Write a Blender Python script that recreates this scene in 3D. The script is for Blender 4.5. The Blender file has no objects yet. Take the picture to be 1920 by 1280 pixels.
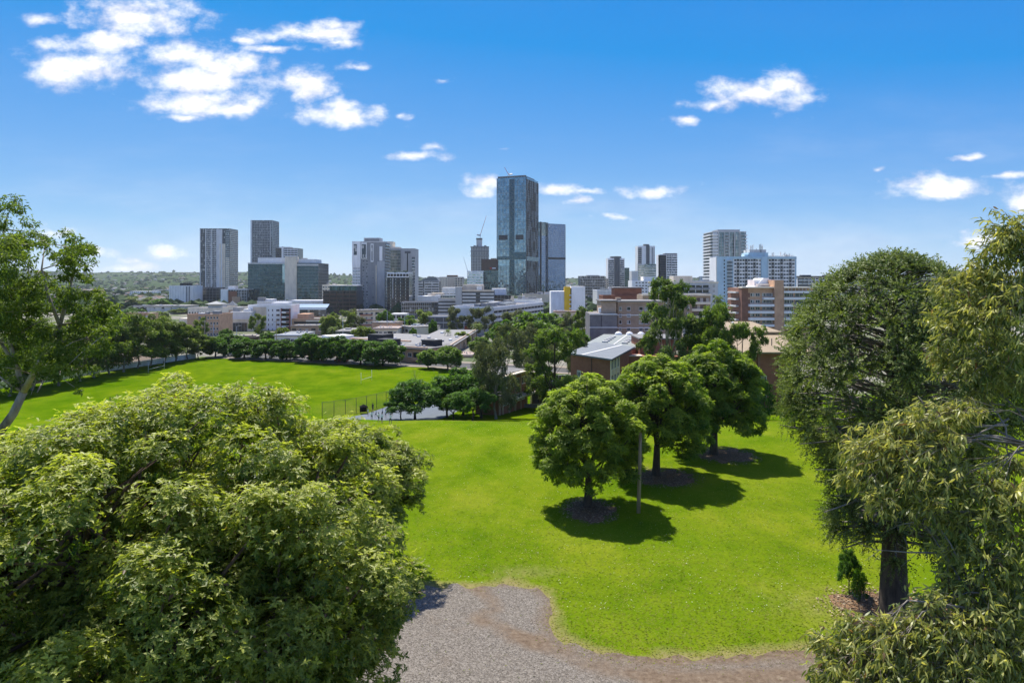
import bpy, math, random
import numpy as np
from mathutils import Vector, Matrix

# ------------------------------------------------------------------ camera, sky, sun, exposure
SC = bpy.context.scene
COL = SC.collection
R = math.radians
F, HZ, CZ = 1280.0, 525.0, 19.5          # focal length in photo pixels, eye level row, eye height (m)
cam_d = bpy.data.cameras.new('camera'); cam = bpy.data.objects.new('camera', cam_d); COL.objects.link(cam)
cam_d.lens = 24; cam_d.sensor_width = 36; cam_d.shift_y = -(640 - HZ) / 1920
cam_d.clip_start = 0.2; cam_d.clip_end = 40000
cam.location = (0, 0, CZ); cam.rotation_euler = (R(90), 0, 0)
SC.camera = cam
SUN_EL, SUN_AZ = R(59), R(-22)           # azimuth measured from +Y towards +X
SKY_STRENGTH, SUN_STRENGTH, EXPOSURE = 0.12, 3.8, 0.98

def sky_world():
    w = bpy.data.worlds.new('World'); SC.world = w; w.use_nodes = True
    nt = w.node_tree; N = nt.nodes; L = nt.links; N.clear()
    out = N.new('ShaderNodeOutputWorld'); bg = N.new('ShaderNodeBackground'); L.new(bg.outputs[0], out.inputs[0])
    bg.inputs['Strength'].default_value = SKY_STRENGTH
    sky = N.new('ShaderNodeTexSky'); sky.sky_type = 'NISHITA'; sky.sun_disc = False
    sky.sun_elevation = SUN_EL; sky.sun_rotation = SUN_AZ
    sky.altitude = 50; sky.air_density = 0.6; sky.dust_density = 0.0; sky.ozone_density = 5.0
    # grade: per channel power curves give the photograph's deep polarised blue
    sr = N.new('ShaderNodeSeparateColor'); L.new(sky.outputs[0], sr.inputs[0]); cr_ = N.new('ShaderNodeCombineColor')
    ex = 2 ** EXPOSURE * SKY_STRENGTH
    def m(op, a, b=None, c=None):
        n = N.new('ShaderNodeMath'); n.operation = op
        for i, v in enumerate((a, b, c)):
            if v is None: continue
            if isinstance(v, (int, float)): n.inputs[i].default_value = v
            else: L.new(v, n.inputs[i])
        return n.outputs[0]
    rr = m('MULTIPLY', m('POWER', m('MAXIMUM', m('SUBTRACT', sr.outputs[0], 1.2), .02), .68), .19)
    gg = m('MULTIPLY', m('POWER', m('DIVIDE', sr.outputs[1], 3.9), .8), .47)
    gg = m('DIVIDE', gg, m('POWER', m('ADD', m('POWER', m('DIVIDE', gg, .95), 4.0), 1.0), .25))
    bb = m('MULTIPLY', m('POWER', m('DIVIDE', sr.outputs[2], 9.5), .22), .95)
    for i, q in enumerate((rr, gg, bb)): L.new(m('DIVIDE', q, ex), cr_.inputs[i])
    tc = N.new('ShaderNodeTexCoord')
    sp = N.new('ShaderNodeSeparateXYZ'); L.new(tc.outputs['Generated'], sp.inputs[0])
    ay = m('MAXIMUM', m('ABSOLUTE', sp.outputs['Y']), 0.08)
    u = m('DIVIDE', sp.outputs['X'], ay); v = m('DIVIDE', sp.outputs['Z'], ay)
    cb = N.new('ShaderNodeCombineXYZ'); L.new(u, cb.inputs[0]); L.new(v, cb.inputs[1])
    def noise(scale, det, rough, sy=1.0, off=0.0):
        mp = N.new('ShaderNodeMapping'); mp.inputs['Scale'].default_value = (1, sy, 1); mp.inputs['Location'].default_value = (off, off, off)
        L.new(cb.outputs[0], mp.inputs[0])
        n = N.new('ShaderNodeTexNoise'); n.inputs['Scale'].default_value = scale; n.inputs['Detail'].default_value = det
        n.inputs['Roughness'].default_value = rough; L.new(mp.outputs[0], n.inputs['Vector']); return n
    n1 = noise(10, 5, .5, 1.5)
    def vm(op, a, b):
        n = N.new('ShaderNodeVectorMath'); n.operation = op
        for i, x in enumerate((a, b)):
            if x is None: continue
            if isinstance(x, tuple): n.inputs[i].default_value = x
            else: L.new(x, n.inputs[i])
        return n
    warp = vm('MULTIPLY', vm('SUBTRACT', n1.outputs['Color'], (.5, .5, .5)).outputs[0], (.085, .040, 0)).outputs[0]
    uv = vm('ADD', cb.outputs[0], warp).outputs[0]
    E = [(250,33,125,28),(70,40,38,11),(190,85,100,17),(150,132,104,27),(330,105,95,28),(375,150,120,24),(430,128,75,19),(380,185,115,22),
         (460,195,42,15),(345,214,45,6),(520,68,68,16),(615,66,50,19),(630,50,42,9),(640,84,32,8),(575,157,48,24),(640,215,95,15),
         (640,200,42,14),(665,124,30,5),(780,290,55,8),(820,275,20,7),(825,147,15,4),(770,212,15,8),(1425,180,100,24),(1465,160,56,24),
         (1335,190,55,9),(1270,218,26,8),(905,350,36,15),(1045,354,42,10),(1075,376,44,8),(1220,357,58,9),(1145,407,52,6),(1775,345,90,17),
         (1760,355,100,12),(1890,330,60,5),(1912,375,46,16),(1850,443,52,16),(1825,292,30,4),(320,473,56,14),(230,502,90,10),(180,472,42,10),
         (110,445,52,10),(245,489,32,6),(1790,512,32,7),(1100,355,30,5),(935,272,14,3),(1655,312,12,4),(520,100,60,8),(455,80,30,10)]
    best = None
    for (x, y, a, b) in E:
        c = vm('SUBTRACT', uv, ((x - 960) / F, (HZ - y) / F, 0)).outputs[0]
        c = vm('MULTIPLY', c, (F / (a * 1.3), F / (b * 1.55), 0))
        ln = N.new('ShaderNodeVectorMath'); ln.operation = 'LENGTH'; L.new(c.outputs[0], ln.inputs[0])
        st = .55 + .45 * min(1, max(0, (b - 4) / 13)); q = m('MULTIPLY_ADD', ln.outputs['Value'], -st, st); best = q if best is None else m('MAXIMUM', best, q)
    dens = m('MAXIMUM', best, -.6)
    n2 = noise(24, 8, .60, 1.5, 3.1)
    dens = m('ADD', dens, m('MULTIPLY', m('SUBTRACT', n2.outputs['Fac'], .5), 2.1))
    mr = N.new('ShaderNodeMapRange'); mr.interpolation_type = 'SMOOTHSTEP'; L.new(dens, mr.inputs[0])
    mr.inputs[1].default_value = -0.08; mr.inputs[2].default_value = .98; mr.inputs[3].default_value = 0; mr.inputs[4].default_value = .97
    # thin high veil, stretched, over all the sky
    n3 = noise(1.6, 5, .6, 5.0, 7.7)
    veil = N.new('ShaderNodeMapRange'); L.new(n3.outputs['Fac'], veil.inputs[0]); veil.interpolation_type = 'SMOOTHSTEP'
    veil.inputs[1].default_value = .42; veil.inputs[2].default_value = .85; veil.inputs[3].default_value = 0; veil.inputs[4].default_value = .34
    # denser cloud added overhead and behind the camera, unseen, to whiten the fill light
    nd = N.new('ShaderNodeVectorMath'); nd.operation = 'MULTIPLY'; L.new(tc.outputs['Generated'], nd.inputs[0]); nd.inputs[1].default_value = (1, 1, 1.6)
    n5 = N.new('ShaderNodeTexNoise'); n5.inputs['Scale'].default_value = 3.4; n5.inputs['Detail'].default_value = 7; n5.inputs['Roughness'].default_value = .56; L.new(nd.outputs[0], n5.inputs['Vector'])
    wide = N.new('ShaderNodeMapRange'); wide.interpolation_type = 'SMOOTHSTEP'; L.new(n5.outputs['Fac'], wide.inputs[0])
    wide.inputs[1].default_value = .505; wide.inputs[2].default_value = .645; wide.inputs[4].default_value = .95
    above = N.new('ShaderNodeMapRange'); L.new(v, above.inputs[0]); above.inputs[1].default_value = .42; above.inputs[2].default_value = .52
    behind = m('LESS_THAN', sp.outputs['Y'], 0.0); up_ = m('GREATER_THAN', sp.outputs['Z'], 0.02)
    rest = m('MULTIPLY', m('MULTIPLY', wide.outputs[0], m('MAXIMUM', above.outputs[0], behind)), up_)
    low = N.new('ShaderNodeMapRange'); L.new(v, low.inputs[0]); low.inputs[1].default_value = .10; low.inputs[2].default_value = .30; low.inputs[3].default_value = 1; low.inputs[4].default_value = .05
    fac = m('MAXIMUM', m('MAXIMUM', mr.outputs[0], m('MULTIPLY', veil.outputs[0], low.outputs[0])), rest)
    n4 = noise(18, 4, .55, 2.2, 1.3)
    ccol = N.new('ShaderNodeMix'); ccol.data_type = 'RGBA'
    k = 1.0 / (SKY_STRENGTH * 2 ** EXPOSURE)
    ccol.inputs[6].default_value = (.76 * k, .75 * k, .92 * k, 1); ccol.inputs[7].default_value = (1.25 * k, 1.23 * k, 1.24 * k, 1)
    cm = N.new('ShaderNodeMapRange'); L.new(n4.outputs['Fac'], cm.inputs[0]); cm.inputs[1].default_value = .36; cm.inputs[2].default_value = .56
    L.new(m('MULTIPLY', m('ADD', m('MULTIPLY', cm.outputs[0], .55), m('MAXIMUM', m('MULTIPLY', dens, .85), m('MULTIPLY', rest, .6))), 1.0), ccol.inputs[0])
    mx = N.new('ShaderNodeMix'); mx.data_type = 'RGBA'
    L.new(fac, mx.inputs[0]); L.new(cr_.outputs[0], mx.inputs[6]); L.new(ccol.outputs[2], mx.inputs[7])
    L.new(mx.outputs[2], bg.inputs['Color'])
sky_world()
S = Vector((math.sin(SUN_AZ) * math.cos(SUN_EL), math.cos(SUN_AZ) * math.cos(SUN_EL), math.sin(SUN_EL)))
sl = bpy.data.lights.new('sun', 'SUN'); sl.energy = SUN_STRENGTH; sl.angle = R(0.9); sl.color = (1.0, .955, .88)
so = bpy.data.objects.new('sun', sl); COL.objects.link(so); so.location = S * 500
so.rotation_euler = (-S).to_track_quat('-Z', 'Y').to_euler()
vs = SC.view_settings; vs.view_transform = 'Standard'; vs.look = 'None'; vs.exposure = EXPOSURE; vs.gamma = 1; vs.use_curve_mapping = False
cy = SC.cycles; cy.max_bounces = 6; cy.diffuse_bounces = 3; cy.glossy_bounces = 3; cy.transmission_bounces = 4; cy.transparent_max_bounces = 8
cy.volume_bounces = 1; cy.use_denoising = True; cy.sample_clamp_indirect = 6; cy.caustics_reflective = False; cy.caustics_refractive = False

# ------------------------------------------------------------------ helpers
def sstep(a, b, x):
    t = np.clip((np.asarray(x, float) - a) / (b - a), 0, 1); return t * t * (3 - 2 * t)
def gz(x, y):
    """height of the ground"""
    x = np.asarray(x, float); y = np.asarray(y, float)
    z = -6.0 * sstep(86, 132, y) - 6.0 * sstep(236, 420, y)
    z = z + 0.22 * np.sin(x * .21 + 1.0) * np.sin(y * .17) * sstep(46, 62, y) * (1 - sstep(180, 240, y))
    a = x / np.maximum(y, 1)
    amp = np.interp(a, [-1.2, -.52, -.25, .09, .6, 1.2], [90, 98, 66, 42, 46, 60])
    hill = sstep(2300, 5400, y) * (1 - .5 * sstep(5600, 9000, y))
    rip = 1 + .16 * np.sin(x / 410 + y / 900) + .08 * np.sin(x / 150 + 1.7) + .05 * np.sin(x / 63 + y / 300)
    return z + hill * amp * rip
def gzf(x, y): return float(gz(x, y))
def PX(px, d): return (px - 960) / F * d
def PZ(py, d): return CZ + (HZ - py) / F * d
def P3(px, py, d): return Vector((PX(px, d), d, PZ(py, d)))
def GP(px, py):
    """point of the ground seen at a pixel of the photograph"""
    lo, hi = 8.0, 4000.0
    for _ in range(60):
        d = (lo + hi) / 2
        if PZ(py, d) > gzf(PX(px, d), d): lo = d
        else: hi = d
    d = (lo + hi) / 2
    return Vector((PX(px, d), d, gzf(PX(px, d), d)))

def tag(o, label=None, cat=None, group=None, kind=None):
    for k, v in (('label', label), ('category', cat), ('group', group), ('kind', kind)):
        if v: o[k] = v
    return o
def empty(name, loc, rz=0.0):
    o = bpy.data.objects.new(name, None); COL.objects.link(o); o.location = loc; o.rotation_euler = (0, 0, rz)
    o.empty_display_size = .3; return o
def link(name, me, parent=None, loc=None):
    o = bpy.data.objects.new(name, me); COL.objects.link(o)
    if loc is not None: o.location = loc
    if parent is not None: o.parent = parent
    return o

class MB:
    """collects simple solids (in world or local metres) for one mesh"""
    def __init__(s): s.v = []; s.f = []; s.m = []; s.pc = []
    def poly(s, pts, faces, mi=0):
        b = len(s.v); s.pc.append((b, len(s.f))); s.v += [tuple(p) for p in pts]; s.f += [tuple(i + b for i in q) for q in faces]; s.m += [mi] * len(faces)
    def hexa(s, p, mi=0):        # 8 points: bottom ring then top ring
        s.poly(p, [(3, 2, 1, 0), (4, 5, 6, 7), (0, 1, 5, 4), (1, 2, 6, 5), (2, 3, 7, 6), (3, 0, 4, 7)], mi)
    def box(s, x0, x1, y0, y1, z0, z1, mi=0):
        s.hexa([(x0, y0, z0), (x1, y0, z0), (x1, y1, z0), (x0, y1, z0), (x0, y0, z1), (x1, y0, z1), (x1, y1, z1), (x0, y1, z1)], mi)
    def prism(s, pts, z0, z1, mi=0):
        n = len(pts); s.poly([(p[0], p[1], z0) for p in pts] + [(p[0], p[1], z1) for p in pts],
            [tuple(range(n - 1, -1, -1)), tuple(range(n, 2 * n))] + [(i, (i + 1) % n, n + (i + 1) % n, n + i) for i in range(n)], mi)
    def tube(s, pts, rad, n=7, mi=0):
        pts = [Vector(p) for p in pts]; rings = []
        if isinstance(rad, (int, float)): rad = [rad] * len(pts)
        b = len(s.v)
        for i, p in enumerate(pts):
            t = (pts[min(i + 1, len(pts) - 1)] - pts[max(i - 1, 0)]); t = t.normalized() if t.length > 1e-9 else Vector((0, 0, 1))
            a = Vector((1, 0, 0)) if abs(t.x) < .8 else Vector((0, 1, 0))
            u = t.cross(a).normalized(); w = t.cross(u)
            for k in range(n):
                c, q = math.cos(2 * math.pi * k / n), math.sin(2 * math.pi * k / n)
                s.v.append(tuple(p + (u * c + w * q) * rad[i]))
        for i in range(len(pts) - 1):
            for k in range(n):
                a0 = b + i * n + k; a1 = b + i * n + (k + 1) % n
                s.f.append((a0, a1, a1 + n, a0 + n)); s.m.append(mi)
        s.f.append(tuple(b + k for k in range(n - 1, -1, -1))); s.m.append(mi)
        e = b + (len(pts) - 1) * n; s.f.append(tuple(e + k for k in range(n))); s.m.append(mi)
    def dome(s, c, r, rz, seg=12, rings=4, mi=0):
        pts = [(c[0] + r * math.cos(R(90) * j / rings) * math.cos(2 * math.pi * i / seg), c[1] + r * math.cos(R(90) * j / rings) * math.sin(2 * math.pi * i / seg), c[2] + rz * math.sin(R(90) * j / rings)) for j in range(rings) for i in range(seg)] + [(c[0], c[1], c[2] + rz)]
        fs = [(j * seg + i, j * seg + (i + 1) % seg, (j + 1) * seg + (i + 1) % seg, (j + 1) * seg + i) for j in range(rings - 1) for i in range(seg)]
        fs += [((rings - 1) * seg + i, (rings - 1) * seg + (i + 1) % seg, rings * seg) for i in range(seg)] + [tuple(range(seg - 1, -1, -1))]
        s.poly(pts, fs, mi)
    def mesh(s, name, mats, origin=None, smooth=False):
        me = bpy.data.meshes.new(name)
        v = s.v if origin is None else [(p[0] - origin[0], p[1] - origin[1], p[2] - origin[2]) for p in s.v]
        me.from_pydata(v, [], s.f)
        for m_ in (mats if isinstance(mats, (list, tuple)) else [mats]): me.materials.append(m_)
        if any(s.m): me.polygons.foreach_set('material_index', s.m)
        if smooth: me.polygons.foreach_set('use_smooth', [True] * len(s.f))
        me.update(); return me
    def build(s, name, mats, parent=None, smooth=False, origin=None):
        if parent is not None and origin is None: origin = parent.matrix_world.translation if parent.parent else parent.location
        return link(name, s.mesh(name, mats, origin, smooth), parent)
# ------------------------------------------------------------------ materials
MATS = {}
def nodes(name):
    m = bpy.data.materials.new(name); m.use_nodes = True; nt = m.node_tree; nt.nodes.clear()
    o = nt.nodes.new('ShaderNodeOutputMaterial'); b = nt.nodes.new('ShaderNodeBsdfPrincipled'); nt.links.new(b.outputs[0], o.inputs[0])
    return m, nt, b, o
def ntex(nt, scale, det=4, rough=.55, vec=None, sc=(1, 1, 1)):
    t = nt.nodes.new('ShaderNodeTexNoise'); t.inputs['Scale'].default_value = scale; t.inputs['Detail'].default_value = det; t.inputs['Roughness'].default_value = rough
    g = nt.nodes.new('ShaderNodeNewGeometry') if vec is None else None
    src = g.outputs['Position'] if vec is None else vec
    if sc != (1, 1, 1):
        mp = nt.nodes.new('ShaderNodeMapping'); mp.inputs['Scale'].default_value = sc; nt.links.new(src, mp.inputs[0]); src = mp.outputs[0]
    nt.links.new(src, t.inputs['Vector']); return t
def ramp(nt, fac, stops):
    r = nt.nodes.new('ShaderNodeValToRGB'); e = r.color_ramp.elements
    while len(e) < len(stops): e.new(.5)
    for k, (p, c) in zip(e, stops): k.position = p; k.color = (*c, 1)
    nt.links.new(fac, r.inputs[0]); return r.outputs[0]
def mix(nt, fac, a, b, typ='MIX'):
    x = nt.nodes.new('ShaderNodeMix'); x.data_type = 'RGBA'; x.blend_type = typ
    for i, v in ((0, fac), (6, a), (7, b)):
        if isinstance(v, (int, float)): x.inputs[i].default_value = v
        elif isinstance(v, tuple): x.inputs[i].default_value = (*v, 1)
        else: nt.links.new(v, x.inputs[i])
    return x.outputs[2]
def bump(nt, b, h, strength=.3, dist=.05):
    bp = nt.nodes.new('ShaderNodeBump'); bp.inputs['Strength'].default_value = strength; bp.inputs['Distance'].default_value = dist
    nt.links.new(h, bp.inputs['Height']); nt.links.new(bp.outputs[0], b.inputs['Normal'])
def wall(name, col, rough=.8, amt=.22, scale=.35, streak=True, spec=.3):
    """painted / rendered / stone surface with weathering"""
    if name in MATS: return MATS[name]
    m, nt, b, o = nodes(name)
    n = ntex(nt, scale, 6, .6, sc=(1, 1, .3) if streak else (1, 1, 1)); n2 = ntex(nt, 6, 3, .6)
    dark = tuple(c * (1 - amt) for c in col); lite = tuple(min(1, c * (1 + amt * .5)) for c in col)
    c = ramp(nt, n.outputs['Fac'], [(.3, dark), (.62, lite)])
    c = mix(nt, .25, c, ramp(nt, n2.outputs['Fac'], [(.3, dark), (.7, lite)]))
    nt.links.new(c, b.inputs['Base Color']); b.inputs['Roughness'].default_value = rough; b.inputs['Specular IOR Level'].default_value = spec
    MATS[name] = m; return m
def brick(name, c1, c2, mortar, scale=1.0):
    if name in MATS: return MATS[name]
    m, nt, b, o = nodes(name)
    g = nt.nodes.new('ShaderNodeNewGeometry'); sp = nt.nodes.new('ShaderNodeSeparateXYZ'); nt.links.new(g.outputs['Position'], sp.inputs[0])
    ad = nt.nodes.new('ShaderNodeMath'); ad.operation = 'ADD'; nt.links.new(sp.outputs[0], ad.inputs[0]); nt.links.new(sp.outputs[1], ad.inputs[1])
    cb = nt.nodes.new('ShaderNodeCombineXYZ'); nt.links.new(ad.outputs[0], cb.inputs[0]); nt.links.new(sp.outputs[2], cb.inputs[1])
    t = nt.nodes.new('ShaderNodeTexBrick'); nt.links.new(cb.outputs[0], t.inputs['Vector'])
    t.inputs['Color1'].default_value = (*c1, 1); t.inputs['Color2'].default_value = (*c2, 1); t.inputs['Mortar'].default_value = (*mortar, 1)
    t.inputs['Scale'].default_value = scale; t.inputs['Brick Width'].default_value = .24; t.inputs['Row Height'].default_value = .086; t.inputs['Mortar Size'].default_value = .008
    n = ntex(nt, .5, 6, .65); c = mix(nt, .55, t.outputs['Color'], ramp(nt, n.outputs['Fac'], [(.3, tuple(x * .7 for x in c1)), (.7, tuple(x * 1.15 for x in c2))]))
    nt.links.new(c, b.inputs['Base Color']); b.inputs['Roughness'].default_value = .9; b.inputs['Specular IOR Level'].default_value = .2
    MATS[name] = m; return m
def glass(name, col, col2=None, rough=.08, cell=(1.6, 3.4), spec=.6, blind=.0, metal=0.0):
    """window glazing: every pane a slightly different tint and tilt"""
    if name in MATS: return MATS[name]
    m, nt, b, o = nodes(name); col2 = col2 or tuple(c * 1.8 for c in col)
    g = nt.nodes.new('ShaderNodeNewGeometry'); sp = nt.nodes.new('ShaderNodeSeparateXYZ'); nt.links.new(g.outputs['Position'], sp.inputs[0])
    def mm(op, a, bb):
        n = nt.nodes.new('ShaderNodeMath'); n.operation = op
        for i, v in enumerate((a, bb)):
            if v is None: continue
            if isinstance(v, (int, float)): n.inputs[i].default_value = v
            else: nt.links.new(v, n.inputs[i])
        return n.outputs[0]
    ux = mm('FLOOR', mm('DIVIDE', mm('ADD', sp.outputs[0], mm('MULTIPLY', sp.outputs[1], .73)), cell[0]), None)
    uz = mm('FLOOR', mm('DIVIDE', sp.outputs[2], cell[1]), None)
    cb = nt.nodes.new('ShaderNodeCombineXYZ'); nt.links.new(ux, cb.inputs[0]); nt.links.new(uz, cb.inputs[1])
    wn = nt.nodes.new('ShaderNodeTexWhiteNoise'); wn.noise_dimensions = '3D'; nt.links.new(cb.outputs[0], wn.inputs['Vector'])
    n = ntex(nt, .035, 3, .5)
    f = mm('ADD', mm('MULTIPLY', wn.outputs['Value'], .65), mm('MULTIPLY', mm('SUBTRACT', n.outputs['Fac'], .3), .8))
    c = ramp(nt, f, [(.1, col), (.9, col2)])
    if blind > 0:
        k = mm('LESS_THAN', wn.outputs['Value'], blind); c = mix(nt, k, c, (.42, .41, .38))
    nt.links.new(c, b.inputs['Base Color']); b.inputs['Roughness'].default_value = rough; b.inputs['Specular IOR Level'].default_value = spec; b.inputs['Metallic'].default_value = metal
    vm_ = nt.nodes.new('ShaderNodeVectorMath'); vm_.operation = 'SUBTRACT'; nt.links.new(wn.outputs['Color'], vm_.inputs[0]); vm_.inputs[1].default_value = (.5, .5, .5)
    v2 = nt.nodes.new('ShaderNodeVectorMath'); v2.operation = 'SCALE'; nt.links.new(vm_.outputs[0], v2.inputs[0]); v2.inputs['Scale'].default_value = .035
    v3 = nt.nodes.new('ShaderNodeVectorMath'); v3.operation = 'ADD'; nt.links.new(g.outputs['Normal'], v3.inputs[0]); nt.links.new(v2.outputs[0], v3.inputs[1])
    v4 = nt.nodes.new('ShaderNodeVectorMath'); v4.operation = 'NORMALIZE'; nt.links.new(v3.outputs[0], v4.inputs[0]); nt.links.new(v4.outputs[0], b.inputs['Normal'])
    MATS[name] = m; return m
def metal_roof(name, col, rough=.45, pitch=.6, along='x'):
    if name in MATS: return MATS[name]
    m, nt, b, o = nodes(name)
    g = nt.nodes.new('ShaderNodeNewGeometry'); w = nt.nodes.new('ShaderNodeTexWave'); w.wave_type = 'BANDS'; w.bands_direction = 'X' if along == 'x' else 'Y'
    w.inputs['Scale'].default_value = .314 / pitch; nt.links.new(g.outputs['Position'], w.inputs['Vector'])
    n = ntex(nt, .4, 5, .65); n2 = ntex(nt, 3, 3, .6)
    c = ramp(nt, n.outputs['Fac'], [(.3, tuple(x * .78 for x in col)), (.65, tuple(min(1, x * 1.1) for x in col))])
    c = mix(nt, .2, c, ramp(nt, n2.outputs['Fac'], [(.35, tuple(x * .5 for x in col)), (.6, col)]))
    c = mix(nt, .25, c, ramp(nt, w.outputs['Fac'], [(.0, tuple(x * .7 for x in col)), (.5, col)]))
    nt.links.new(c, b.inputs['Base Color']); b.inputs['Roughness'].default_value = rough; b.inputs['Specular IOR Level'].default_value = .4
    bump(nt, b, w.outputs['Fac'], .4, .04); MATS[name] = m; return m
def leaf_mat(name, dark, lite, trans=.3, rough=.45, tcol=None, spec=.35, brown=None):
    """foliage: tint attribute runs from the dark leaf colour to the pale one"""
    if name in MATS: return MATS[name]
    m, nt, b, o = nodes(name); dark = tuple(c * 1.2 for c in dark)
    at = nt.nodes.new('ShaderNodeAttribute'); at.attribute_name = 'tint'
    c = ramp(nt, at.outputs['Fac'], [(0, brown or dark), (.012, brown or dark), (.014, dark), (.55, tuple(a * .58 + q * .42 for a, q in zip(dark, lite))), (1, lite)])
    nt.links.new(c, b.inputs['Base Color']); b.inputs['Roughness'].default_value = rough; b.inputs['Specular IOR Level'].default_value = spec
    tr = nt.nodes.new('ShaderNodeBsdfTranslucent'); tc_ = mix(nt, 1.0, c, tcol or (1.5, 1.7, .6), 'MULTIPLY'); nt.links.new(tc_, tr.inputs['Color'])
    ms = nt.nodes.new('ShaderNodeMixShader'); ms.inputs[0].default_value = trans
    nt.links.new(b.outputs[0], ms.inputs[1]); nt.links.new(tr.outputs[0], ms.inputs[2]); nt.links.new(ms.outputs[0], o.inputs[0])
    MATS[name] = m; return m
def bark(name, c1, c2, scale=3.0, sc=(1, 1, .25)):
    if name in MATS: return MATS[name]
    m, nt, b, o = nodes(name); n = ntex(nt, scale, 6, .65, sc=sc)
    nt.links.new(ramp(nt, n.outputs['Fac'], [(.35, c1), (.62, c2)]), b.inputs['Base Color']); b.inputs['Roughness'].default_value = .9
    bump(nt, b, n.outputs['Fac'], .6, .06); MATS[name] = m; return m
def plain(name, col, rough=.6, metal=0.0, spec=.4): 
    if name in MATS: return MATS[name]
    m, nt, b, o = nodes(name); n = ntex(nt, 2.0, 4, .6)
    nt.links.new(ramp(nt, n.outputs['Fac'], [(.3, tuple(c * .85 for c in col)), (.7, tuple(min(1, c * 1.08) for c in col))]), b.inputs['Base Color'])
    b.inputs['Roughness'].default_value = rough; b.inputs['Metallic'].default_value = metal; b.inputs['Specular IOR Level'].default_value = spec
    MATS[name] = m; return m

def ground_mat():
    m, nt, b, o = nodes('grass_ground')
    at = nt.nodes.new('ShaderNodeAttribute'); at.attribute_name = 'dry'
    ac = nt.nodes.new('ShaderNodeAttribute'); ac.attribute_name = 'city'
    ah = nt.nodes.new('ShaderNodeAttribute'); ah.attribute_name = 'hill'
    fine = ntex(nt, 5.5, 6, .7); mid = ntex(nt, .42, 5, .62); big = ntex(nt, .06, 4, .55); fib = ntex(nt, 2.2, 6, .75, sc=(1, .55, 1))
    c = ramp(nt, mid.outputs['Fac'], [(.3, (0.0736, 0.1408, 0.0029)), (.5, (0.1116, 0.1861, 0.0043)), (.68, (0.1584, 0.2144, 0.0084))])
    c = mix(nt, .45, c, ramp(nt, fine.outputs['Fac'], [(.3, (0.0406, 0.0858, 0.0021)), (.5, (0.1116, 0.1777, 0.0043)), (.7, (0.2280, 0.2634, 0.0170))]))
    c = mix(nt, .32, c, ramp(nt, fib.outputs['Fac'], [(.35, (0.0481, 0.1041, 0.0021)), (.65, (0.1900, 0.2450, 0.0113))]))
    c = mix(nt, .5, c, ramp(nt, big.outputs['Fac'], [(.35, (0.0786, 0.1531, 0.0029)), (.65, (0.1647, 0.2021, 0.0100))]))
    pat = ntex(nt, .16, 6, .68, sc=(1, .7, 1)); c = mix(nt, .8, c, mix(nt, 1.0, c, ramp(nt, pat.outputs['Fac'], [(.32, (.52, .68, .5)), (.5, (1, 1, 1)), (.66, (1.45, 1.18, 2.2))]), 'MULTIPLY'))
    dn = nt.nodes.new('ShaderNodeMath'); dn.operation = 'MULTIPLY_ADD'; nt.links.new(fib.outputs['Fac'], dn.inputs[0]); dn.inputs[1].default_value = .9; nt.links.new(at.outputs['Fac'], dn.inputs[2])
    mr = nt.nodes.new('ShaderNodeMapRange'); nt.links.new(dn.outputs[0], mr.inputs[0]); mr.inputs[1].default_value = .62; mr.inputs[2].default_value = 1.35
    c = mix(nt, mr.outputs[0], c, (.24, .20, .085))
    af = nt.nodes.new('ShaderNodeAttribute'); af.attribute_name = 'field'
    c = mix(nt, af.outputs['Fac'], c, mix(nt, 1.0, c, (.76, .86, .45), 'MULTIPLY'))
    cn = ntex(nt, .05, 5, .6); cn2 = ntex(nt, .3, 3, .6)
    city = ramp(nt, cn.outputs['Fac'], [(.35, (.05, .09, .025)), (.44, (.10, .12, .05)), (.50, (.26, .24, .20)), (.7, (.19, .185, .175))])
    city = mix(nt, .3, city, ramp(nt, cn2.outputs['Fac'], [(.4, (.06, .09, .03)), (.6, (.32, .29, .25))]))
    c = mix(nt, ac.outputs['Fac'], c, city)
    hn = ntex(nt, .012, 6, .7); 
    hill = ramp(nt, hn.outputs['Fac'], [(.35, (.028, .05, .022)), (.55, (.05, .075, .03)), (.66, (.13, .13, .09))])
    c = mix(nt, ah.outputs['Fac'], c, hill)
    nt.links.new(c, b.inputs['Base Color']); b.inputs['Roughness'].default_value = 1.0; b.inputs['Specular IOR Level'].default_value = .0
    bump(nt, b, fine.outputs['Fac'], .7, .12)
    return m
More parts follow.
